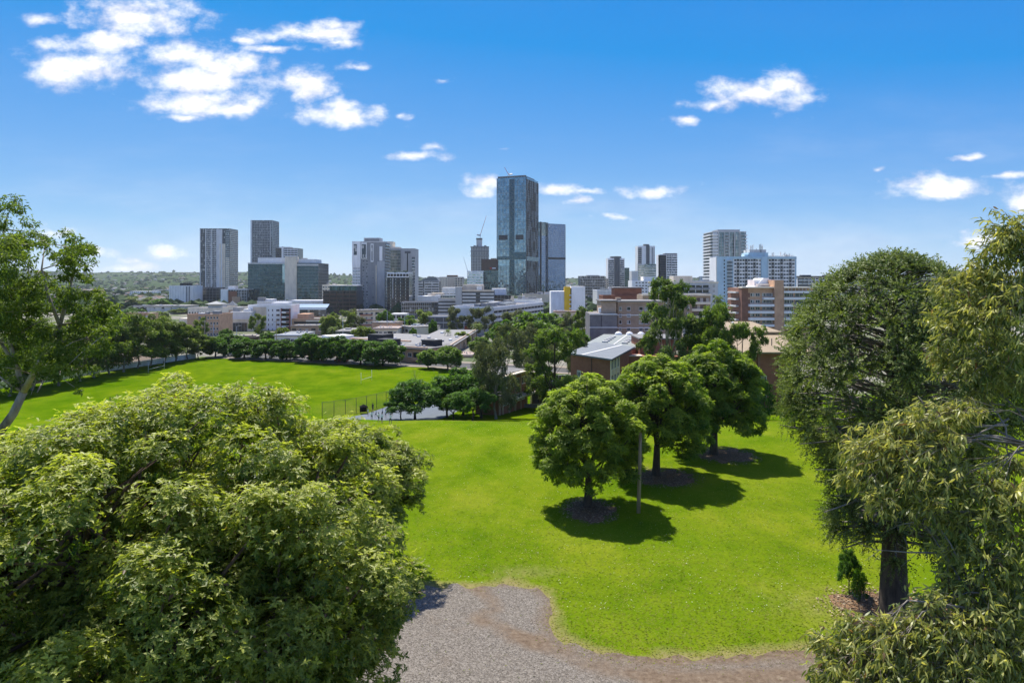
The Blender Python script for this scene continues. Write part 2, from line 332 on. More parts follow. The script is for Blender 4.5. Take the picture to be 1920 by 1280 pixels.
def gravel_mat():
    m, nt, b, o = nodes('gravel')
    g = nt.nodes.new('ShaderNodeNewGeometry'); v = nt.nodes.new('ShaderNodeTexVoronoi'); v.inputs['Scale'].default_value = 12; nt.links.new(g.outputs['Position'], v.inputs['Vector'])
    v2 = nt.nodes.new('ShaderNodeTexVoronoi'); v2.inputs['Scale'].default_value = 28; nt.links.new(g.outputs['Position'], v2.inputs['Vector'])
    sp = nt.nodes.new('ShaderNodeSeparateColor'); nt.links.new(v.outputs['Color'], sp.inputs[0])
    sp2 = nt.nodes.new('ShaderNodeSeparateColor'); nt.links.new(v2.outputs['Color'], sp2.inputs[0])
    c = ramp(nt, sp.outputs[0], [(0, (.055, .045, .034)), (.5, (.145, .124, .097)), (1, (.285, .25, .205))])
    c = mix(nt, .5, c, ramp(nt, sp2.outputs[0], [(0, (.044, .036, .028)), (.6, (.155, .134, .108)), (1, (.315, .28, .235))]))
    n = ntex(nt, .35, 5, .65); at = nt.nodes.new('ShaderNodeAttribute'); at.attribute_name = 'dry'
    dn = nt.nodes.new('ShaderNodeMath'); dn.operation = 'ADD'; nt.links.new(n.outputs['Fac'], dn.inputs[0]); nt.links.new(at.outputs['Fac'], dn.inputs[1])
    mr = nt.nodes.new('ShaderNodeMapRange'); nt.links.new(dn.outputs[0], mr.inputs[0]); mr.inputs[1].default_value = .58; mr.inputs[2].default_value = 1.05
    nd = ntex(nt, 3.0, 6, .7)
    c = mix(nt, mr.outputs[0], c, ramp(nt, nd.outputs['Fac'], [(.3, (.085, .055, .033)), (.55, (.16, .115, .075)), (.7, (.22, .17, .115))]))
    nt.links.new(c, b.inputs['Base Color']); b.inputs['Roughness'].default_value = .92; b.inputs['Specular IOR Level'].default_value = .2
    bump(nt, b, v.outputs['Distance'], .4, .04); return m
def speckle(name, stops, scale, rough=.95, bstr=.6):
    m, nt, b, o = nodes(name); n = ntex(nt, scale, 6, .75)
    nt.links.new(ramp(nt, n.outputs['Fac'], stops), b.inputs['Base Color']); b.inputs['Roughness'].default_value = rough; b.inputs['Specular IOR Level'].default_value = .15
    bump(nt, b, n.outputs['Fac'], bstr, .06); return m
# ------------------------------------------------------------------ the ground
def fbm(x, y, s, seed=0):
    r = np.random.RandomState(seed); t = 0; a = 1; tot = 0
    for k in range(4):
        for _ in range(3):
            th = r.rand() * 6.283; ph = r.rand() * 6.283; f = (2 ** k) / s * (0.7 + .6 * r.rand())
            t = t + a * np.sin((x * math.cos(th) + y * math.sin(th)) * f * 6.283 + ph); tot += a
        a *= .55
    return t / tot * 2.2
def seg_dist(x, y, pts):
    best = None
    for (ax, ay), (bx, by) in zip(pts[:-1], pts[1:]):
        t = np.clip(((x - ax) * (bx - ax) + (y - ay) * (by - ay)) / ((bx - ax) ** 2 + (by - ay) ** 2), 0, 1)
        d = np.hypot(x - ax - t * (bx - ax), y - ay - t * (by - ay)); best = d if best is None else np.minimum(best, d)
    return best
# outline of the gravel drive: its far edge, the corner of the lawn and the verge along the frame's bottom
DRIVE = [(-16, 42.2), (-9.5, 42.8), (-5.2, 43.4), (-2.4, 43.6), (-.2, 43.8), (1.6, 43.2), (2.3, 42.0), (2.35, 40.4), (2.1, 38.8), (2.3, 37.5), (3.2, 36.4), (4.7, 35.6),
         (6.6, 35.2), (9.5, 35.35), (12.5, 35.6), (15.5, 36.0), (19, 36.2), (27, 36.8), (27, 14), (-16, 14)]
def in_poly(x, y, pts):
    c = np.zeros(np.shape(x), bool); n = len(pts)
    for i in range(n):
        (ax, ay), (bx, by) = pts[i], pts[(i + 1) % n]
        k = ((ay > y) != (by > y)) & (x < (bx - ax) * (y - ay) / ((by - ay) if by != ay else 1e-9) + ax); c ^= k
    return c
FIELD_L = [(-135, 60), (-124, 130), (-113.5, 178), (-101, 223)]     # left edge of the playing field
FIELD_F = [(-101, 223), (-55, 208), (-13.5, 193), (14, 184)]        # far edge along the street
def terrain():
    ys = np.concatenate([np.linspace(-300, 0, 7), np.arange(4, 30, 2.0), np.arange(30, 48, .3), np.arange(48, 140, 1.0), np.arange(140, 260, 2.5), np.arange(262, 700, 9), np.geomspace(710, 12000, 110)])
    ss = np.concatenate([np.linspace(-3.2, -.75, 14), np.linspace(-.74, .74, 300), np.linspace(.75, 3.2, 14)])
    YY, SS = np.meshgrid(ys, ss, indexing='ij')
    XX = SS * np.maximum(YY, 60 - YY * .4)
    ZZ = gz(XX, YY)
    ny, nx = XX.shape
    V = np.stack([XX, YY, ZZ], -1).reshape(-1, 3)
    idx = np.arange(ny * nx).reshape(ny, nx)
    Q = np.stack([idx[:-1, :-1], idx[:-1, 1:], idx[1:, 1:], idx[1:, :-1]], -1).reshape(-1, 4)
    me = bpy.data.meshes.new('ground'); me.from_pydata(V.tolist(), [], Q.tolist())
    x, y = V[:, 0], V[:, 1]
    dE = seg_dist(x, y, DRIVE[:18]); dry = np.clip(1.15 - dE / (1.0 + .5 * fbm(x, y, 5, 3)), 0, 1) * .8
    dry += .5 * np.clip(1 - np.hypot((x - 1.0) / 5.0, (y - 45.6) / 1.9), 0, 1) + .28 * np.clip(1 - np.hypot((x - 17) / 6, (y - 41) / 8), 0, 1)
    for (cx, cy, rr) in ((6.4, 58.5, 3.3), (14.4, 68, 4), (23.2, 77, 4.5), (22, 40, 4.5)): dry += .3 * np.clip(1.25 - np.hypot(x - cx, y - cy) / rr, 0, 1)
    dry += .45 * np.clip(1 - np.hypot((x + 30) / 16, (y - 132) / 12), 0, 1) + .22 * np.clip(1 - np.hypot((x + 58) / 50, (y - 142) / 14), 0, 1) + .35 * np.clip(1 - np.hypot((x - 43) / 5, (y - 92) / 5), 0, 1)
    far = np.interp(x, [-101, -55, -13.5, 14, 60], [223, 208, 193, 184, 150]); lef = np.interp(y, [60, 130, 178, 223], [-135, -124, -113.5, -101])
    city = np.clip(np.maximum((y - far - 2) / 4, np.where(y > 60, (lef - 1 - x) / 3, 0)), 0, 1); city = np.where((x > 14) & (y < 118), 0, city)
    hill = np.clip((y - 700) / 900, 0, 1)
    for nm, a in (('dry', np.clip(dry, 0, 1)), ('city', city), ('hill', hill), ('field', np.clip((y - 92) / 30, 0, 1))):
        at = me.attributes.new(nm, 'FLOAT', 'POINT'); at.data.foreach_set('value', a.astype(np.float32))
    me.polygons.foreach_set('use_smooth', [True] * len(me.polygons)); me.materials.append(ground_mat()); me.update()
    tag(link('ground', me), 'green mown grass of the park and playing field', None, None, 'structure')
terrain()
def ragged(name, pts, z, mat, label, step=.35, amp=.3, seed=1, inner=True, kind='structure', dryf=None):
    """flat sheet with an uneven outline lying on the ground"""
    out = []
    for (ax, ay), (bx, by) in zip(pts, pts[1:] + pts[:1]):
        n = max(1, int(math.hypot(bx - ax, by - ay) / step))
        for i in range(n): out.append((ax + (bx - ax) * i / n, ay + (by - ay) * i / n))
    q = np.array(out); cx = q.mean(0); w = fbm(q[:, 0], q[:, 1], 2.2, seed) * amp
    dv = q - cx; dv /= np.maximum(np.linalg.norm(dv, axis=1, keepdims=True), 1e-6); q = q + dv * w[:, None]
    import bmesh
    from mathutils.geometry import delaunay_2d_cdt
    lo, hi = q.min(0), q.max(0); gx, gy = np.meshgrid(np.arange(lo[0], hi[0], step * 1.6), np.arange(lo[1], hi[1], step * 1.6)); ins = in_poly(gx, gy, [tuple(t) for t in q])
    gp = np.stack([gx[ins], gy[ins]], -1); n = len(q)
    vv = [Vector(t) for t in q] + [Vector(t) for t in gp]
    vo, _, fo, *_ = delaunay_2d_cdt(vv, [(i, (i + 1) % n) for i in range(n)], [], 1, 1e-5)
    xs = np.array([v[0] for v in vo]); yy = np.array([v[1] for v in vo]); zz = gz(xs, yy) + z
    me = bpy.data.meshes.new(name); me.from_pydata(list(zip(xs, yy, zz)), [], [tuple(f) for f in fo])
    if dryf is not None:
        a = me.attributes.new('dry', 'FLOAT', 'POINT'); a.data.foreach_set('value', dryf(xs, yy).astype(np.float32))
    me.materials.append(mat); me.update(); o = link(name, me); tag(o, label, None, None, kind); return o
def drive_dry(x, y):
    e = seg_dist(x, y, DRIVE[3:18]); d = np.clip(1.0 - e / 1.0, 0, 1) * .42
    d += .42 * np.clip(1.3 - seg_dist(x, y, [(-2.2, 43), (-1.2, 41.5), (-1.0, 40.5), (-2.0, 39.6), (-1, 38.6), (.8, 37.2), (2.5, 35.6), (4.5, 34.2), (8, 33.2), (14, 33.6)]) / .75, 0, 1)
    d += .35 * np.clip(1 - np.hypot((x - .6) / 1.8, (y - 37) / 1.2), 0, 1) + .3 * sstep(4, 9, x)
    return d
ragged('gravel_drive', DRIVE, .012, gravel_mat(), 'grey gravel drive with bare dirt patches below the lawn', .3, .5, 4, dryf=drive_dry)
M_mulch = speckle('mulch', [(.3, (.075, .04, .018)), (.5, (.20, .115, .06)), (.66, (.36, .25, .15))], 9)
def disc(cx, cy, rx, ry, n=26): return [(cx + rx * math.cos(6.2832 * i / n), cy + ry * math.sin(6.2832 * i / n)) for i in range(n)]
for cx, cy, rx, ry, lb in ((6.6, 58.0, 1.75, 2.6, 'brown leaf mulch ring under the foremost tree of the lawn row'), (14.9, 67.0, 2.7, 2.8, 'brown leaf mulch ring under the middle tree of the lawn row'),
                       (23.6, 76.2, 2.9, 3.2, 'brown leaf mulch ring under the rearmost tree of the lawn row'), (22.6, 39.8, 3.3, 3.0, 'brown bark mulch bed round the bunya pine trunk')):
    ragged('mulch_bed', disc(cx, cy, rx, ry), .02, M_mulch, lb, .25, .7, int(cx * 3))
M_asph = speckle('asphalt', [(.3, (.065, .064, .062)), (.7, (.125, .12, .115))], 3, .9, .2)
M_pave = speckle('paving', [(.3, (.21, .175, .135)), (.7, (.31, .265, .215))], 2, .9, .2)
M_court = speckle('court', [(.3, (.105, .125, .145)), (.7, (.15, .17, .19))], 1.2, .85, .1)
def strip(name, line, off0, off1, z, mat, label, kind='structure', thick=0.0):
    mb = MB(); n = len(line); L_, R_ = [], []
    for i, (x, y) in enumerate(line):
        a, b = line[max(0, i - 1)], line[min(n - 1, i + 1)]; t = Vector((b[0] - a[0], b[1] - a[1])).normalized(); nn = Vector((-t.y, t.x))
        L_.append((x + nn.x * off0, y + nn.y * off0)); R_.append((x + nn.x * off1, y + nn.y * off1))
    def sub(l):
        o = []
        for (ax, ay), (bx, by) in zip(l[:-1], l[1:]):
            o += [(ax + (bx - ax) * i / 12, ay + (by - ay) * i / 12) for i in range(12)]
        return o + [l[-1]]
    L_, R_ = sub(L_), sub(R_); pts = [(x, y, gzf(x, y) + z) for x, y in L_] + [(x, y, gzf(x, y) + z) for x, y in R_]; n = len(L_)
    fs = [(i, n + i, n + i + 1, i + 1) for i in range(n - 1)]
    if thick:
        m_ = len(pts); pts += [(x, y, zz - thick) for x, y, zz in pts]
        fs += [(i, i + 1, m_ + i + 1, m_ + i) for i in range(n - 1)] + [(n + i + 1, n + i, m_ + n + i, m_ + n + i + 1) for i in range(n - 1)]
    mb.poly(pts, fs); o = mb.build(name, mat); return tag(o, label, None, None, kind)
FF = FIELD_F + [(45, 172)]
strip('footpath', FF, 1.0, 4.2, .12, M_pave, 'pale footpath along the far edge of the playing field', thick=.3)
strip('road', FF, 4.25, 13.5, .06, M_asph, 'asphalt street behind the row of dark street trees', thick=.2)
strip('pavement', FF, 13.55, 17, .16, M_pave, 'pale pavement in front of the brick flats', thick=.3)
strip('side_road', FIELD_L, 5.0, 14, .06, M_asph, 'asphalt side road behind the row of gum trees', thick=.2)
strip('dirt_verge', FIELD_L, 14.1, 30, .10, speckle('verge', [(.3, (.10, .075, .05)), (.7, (.20, .15, .11))], .8), 'brown bare verge beyond the side road', thick=.2)
COURT = [(-31.5, 118.5), (-24.6, 141.5), (-9, 137), (-15.2, 117.5), (-21.5, 114.6)]
ragged('ball_court', COURT, .02, M_court, 'blue grey asphalt ball court where pupils play', .8, .12, 2)
def nrm(a): return a / np.maximum(np.linalg.norm(a, axis=-1, keepdims=True), 1e-9)
# tufts standing up out of the near lawn, and pale clover heads and fallen leaves lying on it
def scatter_grass():
    r = np.random.RandomState(5); n = 95000
    s = r.rand(n) * 1.15 - .45; y = 33 + (r.rand(n) ** 1.7) * 75; x = s * y * .8
    edge = seg_dist(x, y, DRIVE[:18]); inside = in_poly(x, y, DRIVE); keep = (~inside) | ((edge < .3 + .9 * r.rand(n) ** 2) & (r.rand(n) < .45)) | (r.rand(n) < .012)
    for (cx, cy, rx, ry) in ((6.6, 58.0, 1.6, 2.4), (14.9, 67, 2.5, 2.6), (23.6, 76.2, 2.7, 3), (22.6, 39.8, 3.1, 2.8)): keep &= (np.hypot((x - cx) / rx, (y - cy) / ry) > .95 + .1 * r.rand(n))
    x, y, edge = x[keep], y[keep], edge[keep]; n = len(x); z = gz(x, y)
    h = .02 + .045 * r.rand(n); w = .03 + .04 * r.rand(n); a = r.rand(n) * 6.283; lean = nrm(r.randn(n, 2)) * (.10 + .10 * r.rand(n))[:, None]
    B = np.stack([x, y, z], -1); dx = np.stack([np.cos(a), np.sin(a), 0 * a], -1)
    V = np.empty((n, 3, 3)); V[:, 0] = B - dx * w[:, None] - [0, 0, .01]; V[:, 1] = B + dx * w[:, None] - [0, 0, .01]; V[:, 2] = B + np.stack([lean[:, 0], lean[:, 1], h], -1)
    t = np.clip(.5 + .28 * fbm(x, y, 9, 2) + .25 * r.randn(n), 0, 1); t = np.where(edge < .9, 1.0, t)
    me = tri_mesh('grass_tufts', V, t); me.materials.append(leaf_mat('grass_blade', (.115, .165, .006), (.25, .255, .03), .3, .6, (1.1, 1.2, .6), .1))
    tag(link('grass_tufts', me), 'short blades of the bright green lawn', None, None, 'stuff')
    n = 2600; y = 40 + (r.rand(n) ** 1.3) * 55; x = (r.rand(n) * .95 - .17) * y * .8; k = ~in_poly(x, y, DRIVE); x, y = x[k], y[k]; n = len(x)
    z = gz(x, y) + .07; s_ = .018 + .026 * r.rand(n); a = r.rand(n) * 6.283
    V = np.empty((n, 3, 3))
    for j in range(3): V[:, j] = np.stack([x + s_ * np.cos(a + j * 2.09), y + s_ * np.sin(a + j * 2.09), z + .02 * r.rand(n)], -1)
    me = tri_mesh('clover_heads', V, r.rand(n)); me.materials.append(leaf_mat('clover', (.35, .33, .2), (.75, .74, .68), .2, .7))
    tag(link('clover_heads', me), 'tiny pale clover heads dotted over the lawn', None, None, 'stuff')
    # loose stones on the drive
    n = 8000; x = -8 + r.rand(n) * 24; y = 31 + r.rand(n) * 12.8; k = in_poly(x, y, DRIVE) & (drive_dry(x, y) + .3 * r.rand(n) < .55); x, y = x[k], y[k]; n = len(x); s_ = .012 + .026 * r.rand(n) ** 2; a = r.rand(n) * 6.283
    c = np.stack([x, y, 0 * x + .012], -1); V = np.empty((n * 4, 3, 3)); ring = [np.stack([s_ * np.cos(a + j * 1.571), s_ * np.sin(a + j * 1.571) * .8, 0 * a], -1) for j in range(4)]
    top = c + np.stack([0 * s_, 0 * s_, s_ * .8], -1)
    for j in range(4): V[j * n:(j + 1) * n, 0] = c + ring[j]; V[j * n:(j + 1) * n, 1] = c + ring[(j + 1) % 4]; V[j * n:(j + 1) * n, 2] = top
    me = tri_mesh('loose_stones', V, np.tile(r.rand(n), 4)); me.materials.append(leaf_mat('stone', (.07, .058, .045), (.36, .32, .27), .0, .85))
    tag(link('loose_stones', me), 'loose grey stones lying on the gravel drive', None, None, 'stuff')
    # chips and fallen leaves on the mulch rings
    Vs = []; ts = []
    for (cx, cy, rx, ry) in ((6.6, 58.0, 1.9, 2.8), (14.9, 67, 2.9, 3), (23.6, 76.2, 3.1, 3.4), (22.6, 39.8, 3.5, 3.2)):
        n = 2200; q = np.sqrt(r.rand(n)) * (1.0 + .45 * r.rand(n) ** 2); a = r.rand(n) * 6.283; x = cx + q * rx * np.cos(a); y = cy + q * ry * np.sin(a); z = gz(x, y) + .03 + .03 * r.rand(n); s_ = .04 + .07 * r.rand(n); b = r.rand(n) * 6.283
        V = np.empty((n, 3, 3))
        for j, kk in enumerate((0, 1.9, 3.6)): V[:, j] = np.stack([x + s_ * np.cos(b + kk), y + s_ * np.sin(b + kk), z + .04 * r.rand(n)], -1)
        Vs.append(V); ts.append(r.rand(n) ** 2.2 * (.4 + .6 * q))
    me = tri_mesh('fallen_leaves', np.concatenate(Vs), np.clip(np.concatenate(ts), 0, 1)); me.materials.append(leaf_mat('litter', (.08, .045, .022), (.5, .38, .25), .0, .8))
    tag(link('fallen_leaves', me), 'dry leaves and chips lying on the mulch rings', None, None, 'stuff')
def tri_mesh(name, V, t):
    n = len(V); me = bpy.data.meshes.new(name); me.vertices.add(n * 3); me.vertices.foreach_set('co', V.reshape(-1).astype(np.float32))
    me.loops.add(n * 3); me.loops.foreach_set('vertex_index', np.arange(n * 3, dtype=np.int32)); me.polygons.add(n)
    me.polygons.foreach_set('loop_start', np.arange(0, n * 3, 3, dtype=np.int32))
    at = me.attributes.new('tint', 'FLOAT', 'POINT'); at.data.foreach_set('value', np.repeat(t, 3).astype(np.float32)); me.update(); return me
scatter_grass()
# ------------------------------------------------------------------ trees
def leaf_mesh(name, P, A, N, Ln, W, t, mat, fold=.18, droop=.12, split=False):
    """folded pointed leaves: P base, A direction, N face normal; split adds a bent second half"""
    A = nrm(A); Sd = nrm(np.cross(A, N)); N = nrm(np.cross(Sd, A)); Ln = Ln[:, None]; W = W[:, None]; n = len(P)
    if not split:
        V = np.empty((n, 4, 3)); V[:, 0] = P; V[:, 1] = P + A * Ln * .45 + Sd * W * .5 + N * W * fold; V[:, 2] = P + A * Ln - N * Ln * droop; V[:, 3] = P + A * Ln * .45 - Sd * W * .5 + N * W * fold
        T = np.array([[0, 1, 2], [0, 2, 3]])
    else:
        V = np.empty((n, 6, 3)); g = np.array([0, 0, -1.0]); B = nrm(A + g * .35)
        mid = P + A * Ln * .5
        V[:, 0] = P; V[:, 1] = P + A * Ln * .3 + Sd * W * .5; V[:, 2] = P + A * Ln * .3 - Sd * W * .5 + N * W * fold
        V[:, 3] = mid + B * Ln * .12 + Sd * W * .42; V[:, 4] = mid + B * Ln * .12 - Sd * W * .42 + N * W * fold; V[:, 5] = mid + B * Ln * .5 + Sd * W * .5
        T = np.array([[0, 1, 2], [1, 3, 4], [1, 4, 2], [3, 5, 4]])
    k = V.shape[1]; Fi = (np.arange(n)[:, None, None] * k + T[None]).reshape(-1, 3); nf = len(Fi)
    me = bpy.data.meshes.new(name); me.vertices.add(n * k); me.vertices.foreach_set('co', V.reshape(-1).astype(np.float32))
    me.loops.add(nf * 3); me.loops.foreach_set('vertex_index', Fi.reshape(-1).astype(np.int32)); me.polygons.add(nf)
    me.polygons.foreach_set('loop_start', np.arange(0, nf * 3, 3, dtype=np.int32))
    at = me.attributes.new('tint', 'FLOAT', 'POINT'); at.data.foreach_set('value', np.repeat(np.clip(t, 0, 1), k).astype(np.float32))
    me.materials.append(mat); me.update(); return me
def sph(r, n, up=0.0):
    v = nrm(r.randn(n, 3)); v[:, 2] = v[:, 2] + up; return nrm(v)
def puff(r, clumps, dens, L, W, up=.35, droop=.25, flat=.75, shell=(.72, 1.05), rosette=0, tbase=.35, tvar=.18, sub=0, jag=.0):
    """leaves over the surface of each clump; returns arrays for leaf_mesh"""
    Ps, As, Ns, Ls, Ws, Ts = [], [], [], [], [], []
    for (cx, cy, cz, cr) in clumps:
        n = max(6, int(dens * cr * cr * (1 if not rosette else 1 / rosette)))
        d = sph(r, n, up)
        if sub:      # gather the leaves into smaller tufts on the clump's surface
            m_ = max(4, int(sub * cr * cr)); td = sph(r, m_, up); k = r.randint(0, m_, n); d = nrm(td[k] + r.randn(n, 3) * (.42 / math.sqrt(max(1, sub * cr * cr / 6))))
            rad = (shell[0] + (shell[1] - shell[0]) * r.rand(m_))[k] + .07 * r.randn(n)
        else: rad = shell[0] + (shell[1] - shell[0]) * r.rand(n) ** .7
        p = np.array([cx, cy, cz]) + d * (cr * rad)[:, None] * np.array([1, 1, flat]) + r.randn(n, 3) * jag * cr
        tt = tbase + .08 + .33 * d[:, 2] * (rad / shell[1]) + tvar * r.randn(n) + .09 * r.randn()  # tint paler towards the top of each clump, darker below
        if rosette:
            axis = nrm(d * .65 + np.array([0, 0, .8]) + .35 * r.randn(n, 3)); h = nrm(np.cross(axis, r.randn(n, 3))); h2 = np.cross(axis, h)
            for j in range(rosette):
                a = 6.283 * j / rosette + .5 * r.rand(n); ri = nrm(h * np.cos(a)[:, None] + h2 * np.sin(a)[:, None])
                lift = (.05 + .55 * r.rand(n))[:, None]
                Ps.append(p); As.append(ri + axis * lift - np.array([0, 0, droop])); Ns.append(axis - ri * lift + .15 * r.randn(n, 3)); s = .5 + 1.0 * r.rand(n) ** 1.3
                Ls.append(L * s); Ws.append(W * s * (.8 + .4 * r.rand(n))); q_ = np.maximum(tt + .08 * r.randn(n), .03); q_[r.rand(n) < .018] = 0; Ts.append(q_)
        else:
            nn = nrm(d * .7 + np.array([0, 0, .35]) + .55 * r.randn(n, 3)); s = .65 + .7 * r.rand(n)
            Ps.append(p); As.append(nrm(np.cross(nn, r.randn(n, 3))) + d * .35 - np.array([0, 0, droop])); Ns.append(nn); Ls.append(L * s); Ws.append(W * s); Ts.append(tt)
    return [np.concatenate(q) for q in (Ps, As, Ns, Ls, Ws, Ts)]
def dome_clumps(r, c, Rx, Hz, n, cr, zlow=-.25, fill=.25, Ry=None, lump=.08):
    """clump centres over a dome: c the centre of its widest ring"""
    out = []; g = 2.39996; Ry = Ry or Rx
    for i in range(n):
        z = 1 - (i + .5) / n * (1 - zlow); q = math.sqrt(max(0, 1 - z * z)); a = i * g + .35 * r.randn(); s = 1 + lump * r.randn()
        k = cr * (.72 + .55 * r.rand())
        out.append((c[0] + (Rx - k * .6) * q * s * math.cos(a), c[1] + (Ry - k * .6) * q * s * math.sin(a), c[2] + (Hz - k * .5) * z * s, k))
    for i in range(int(n * fill)):
        d = sph(r, 1, .2)[0] * (.35 + .35 * r.rand()); out.append((c[0] + Rx * d[0], c[1] + Ry * d[1], c[2] + Hz * max(d[2], -.2), cr * (.7 + .4 * r.rand())))
    return out
def limbs(r, base, fork, clumps, r0, nmain=7, sides=7, sag=.12, twig=.03, lean=(0, 0), share=1.0):
    """tapered trunk, main limbs and the boughs that reach the clumps, one continuous skin of tubes"""
    mb = MB(); base = Vector(base); fork = Vector(fork)
    mid = base.lerp(fork, .5) + Vector((lean[0], lean[1], 0))
    mb.tube([base + Vector((0, 0, -.4)), base + Vector((0, 0, .15)), base.lerp(mid, .5), mid, fork], [r0 * 1.7, r0 * 1.25, r0 * 1.02, r0 * .92, r0 * .78], sides + 3)
    C = [Vector(c[:3]) for c in clumps]; idx = list(range(len(C))); r.shuffle(idx)
    main = []
    for i in idx:
        if len(main) >= nmain: break
        if all((C[i] - C[j]).length > 1.1 * clumps[i][3] for j in main): main.append(i)
    paths = []
    for i in main:
        v = C[i] - fork; st = base.lerp(fork, .72 + .28 * r.rand()) if r.rand() < .6 else fork
        p1 = st.lerp(C[i], .33) + Vector((0, 0, v.length * sag)) + Vector(r.randn(3)) * v.length * .04; p2 = st.lerp(C[i], .68) + Vector((0, 0, v.length * sag * .8)) + Vector(r.randn(3)) * v.length * .04
        rr = r0 * (.34 + .16 * r.rand()); pts = [st, p1, p2, C[i]]; paths.append((pts, rr)); mb.tube(pts, [rr, rr * .72, rr * .48, rr * .2], sides)
    for i in idx:
        if i in main or r.rand() > share or not paths: continue
        pts, rr = min(paths, key=lambda q: min((C[i] - q[0][1]).length, (C[i] - q[0][2]).length)); k = 1 if (C[i] - pts[1]).length < (C[i] - pts[2]).length else 2
        k = 1.0 + 1.7 * r.rand(); st = pts[int(k)].lerp(pts[int(k) + 1], k % 1); v = C[i] - st; q = max(twig, rr * .42); mb.tube([st, st.lerp(C[i], .5) + Vector((0, 0, v.length * sag)) + Vector(r.randn(3)) * v.length * .05, C[i]], [q, q * .7, q * .3], max(4, sides - 2))
    return mb
def plant_tree(name, label, loc, parts, group=None, rz=0, sc=1.0, cat='tree'):
    """parts: [(part name, mesh)] in local metres"""
    e = empty(name, loc, rz); e.scale = sc if isinstance(sc, tuple) else (sc, sc, sc)
    for n_, me in parts: link(n_, me, e)
    tag(e, label, cat, group); return e

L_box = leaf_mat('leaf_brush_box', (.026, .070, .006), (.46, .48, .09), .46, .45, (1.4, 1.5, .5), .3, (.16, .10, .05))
L_row = leaf_mat('leaf_row', (.028, .080, .008), (.36, .41, .06), .48, .5, None, .2)
L_fig = leaf_mat('leaf_fig', (.018, .058, .008), (.125, .22, .02), .38, .5, None, .2)
L_gum = leaf_mat('leaf_gum', (.045, .080, .014), (.23, .27, .05), .40, .5, None, .2)
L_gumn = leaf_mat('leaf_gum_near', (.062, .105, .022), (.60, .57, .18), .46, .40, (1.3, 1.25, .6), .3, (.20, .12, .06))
L_lime = leaf_mat('leaf_lime', (.035, .08, .012), (.2, .28, .05), .38, .5, None, .2)
L_bun = leaf_mat('leaf_bunya', (.028, .050, .015), (.31, .35, .10), .28, .5, None, .2)
L_grey = leaf_mat('leaf_grey', (.055, .07, .032), (.20, .20, .11), .3, .55, None, .2)
B_dark = bark('bark_dark', (.022, .015, .011), (.075, .055, .04), 4)
B_red = bark('bark_red', (.05, .030, .020), (.15, .095, .065), 3)
B_pale = bark('bark_pale', (.13, .105, .07), (.38, .33, .25), 1.4, (1, 1, .35))
B_grey = bark('bark_grey', (.09, .075, .06), (.26, .23, .19), 2.5)

def brush_box(seed, Rr, H, low, cr, n, dens, L, W, mat, rosette=0, r0=.42, nmain=9, fork=.3, sub=0, zl=-.3, Ry=None, bark_=None, up=.45, tb=.4):
    r = np.random.RandomState(seed); zc = low + (H - low) * .36
    cl = dome_clumps(r, (0, 0, zc), Rr, H - zc, n, cr, zl, .18, Ry)
    tr = limbs(r, (0, 0, 0), (.1, 0, H * fork), cl, r0, nmain, 8, .05, .03)
    a = puff(r, cl, dens, L, W, up, .18, .72, (.7, 1.06), rosette, tb, .14, sub)
    return [('trunk', tr.mesh('trunk', bark_ or B_dark, None, True)), ('crown', leaf_mesh('crown', *a, mat))]
# the big brush box under the camera, its neighbour, and the three along the lawn
def foreground_box():
    r = np.random.RandomState(11); cx, cy = PX(325, 21.5), 21.5
    base = Vector((cx, cy, 0)); cl = dome_clumps(r, (0, 0, 9.2), 7.0, 6.6, 190, 1.25, -.6, .55, 7.4, .06)
    # a lower right shoulder and the left lobe that leaves the frame
    cl += dome_clumps(r, (3.3, -.8, 7.6), 3.7, 4.4, 34, 1.05, -.5, .1) + dome_clumps(r, (-5.5, -3.6, 6.6), 4.2, 4.6, 34, 1.1, -.3, .3) + dome_clumps(r, (-.5, -4.6, 6.4), 4.0, 4.4, 30, 1.1, -.3, .3) + dome_clumps(r, (-5.5, .5, 9), 4.6, 5.0, 34, 1.1, -.4, .1)
    tr = limbs(r, (0, 0, 0), (.3, 0, 3.8), cl, .45, 20, 9, .05, .035)
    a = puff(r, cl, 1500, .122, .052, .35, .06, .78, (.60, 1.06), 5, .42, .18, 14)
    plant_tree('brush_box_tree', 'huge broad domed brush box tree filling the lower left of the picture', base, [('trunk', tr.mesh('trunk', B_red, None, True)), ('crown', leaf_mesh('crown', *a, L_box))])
foreground_box()
p = brush_box(21, 4.2, 9.6, 2.0, 1.15, 62, 620, .24, .085, L_box, 5, .4, 10, .34, 8, tb=.30)
plant_tree('brush_box_tree', 'round brush box tree standing just behind the huge domed tree', (PX(668, 46), 46, 0), p)
G3 = 'brush box trees in a row on the lawn'
b1, b2, b3 = GP(1102, 948), GP(1230, 890), GP(1338, 851)
plant_tree('brush_box_tree', 'foremost brush box of the lawn row, yellow green dome beside the wooden pole', b1, brush_box(31, 4.5, 10.9, 2.4, .82, 150, 620, .30, .105, L_row, 4, .34, 9, .30, 7, -.52, tb=.46), G3)
plant_tree('brush_box_tree', 'middle brush box of the lawn row, behind the wooden pole', b2, brush_box(32, 4.9, 11.4, 2.4, .88, 150, 560, .32, .115, L_row, 4, .38, 9, .26, 7, -.5, tb=.38), G3)
plant_tree('brush_box_tree', 'rearmost and darkest brush box of the lawn row', b3, brush_box(33, 5.3, 12.0, 2.6, .95, 145, 480, .34, .125, L_row, 4, .42, 9, .26, 6, -.45, tb=.30), G3)

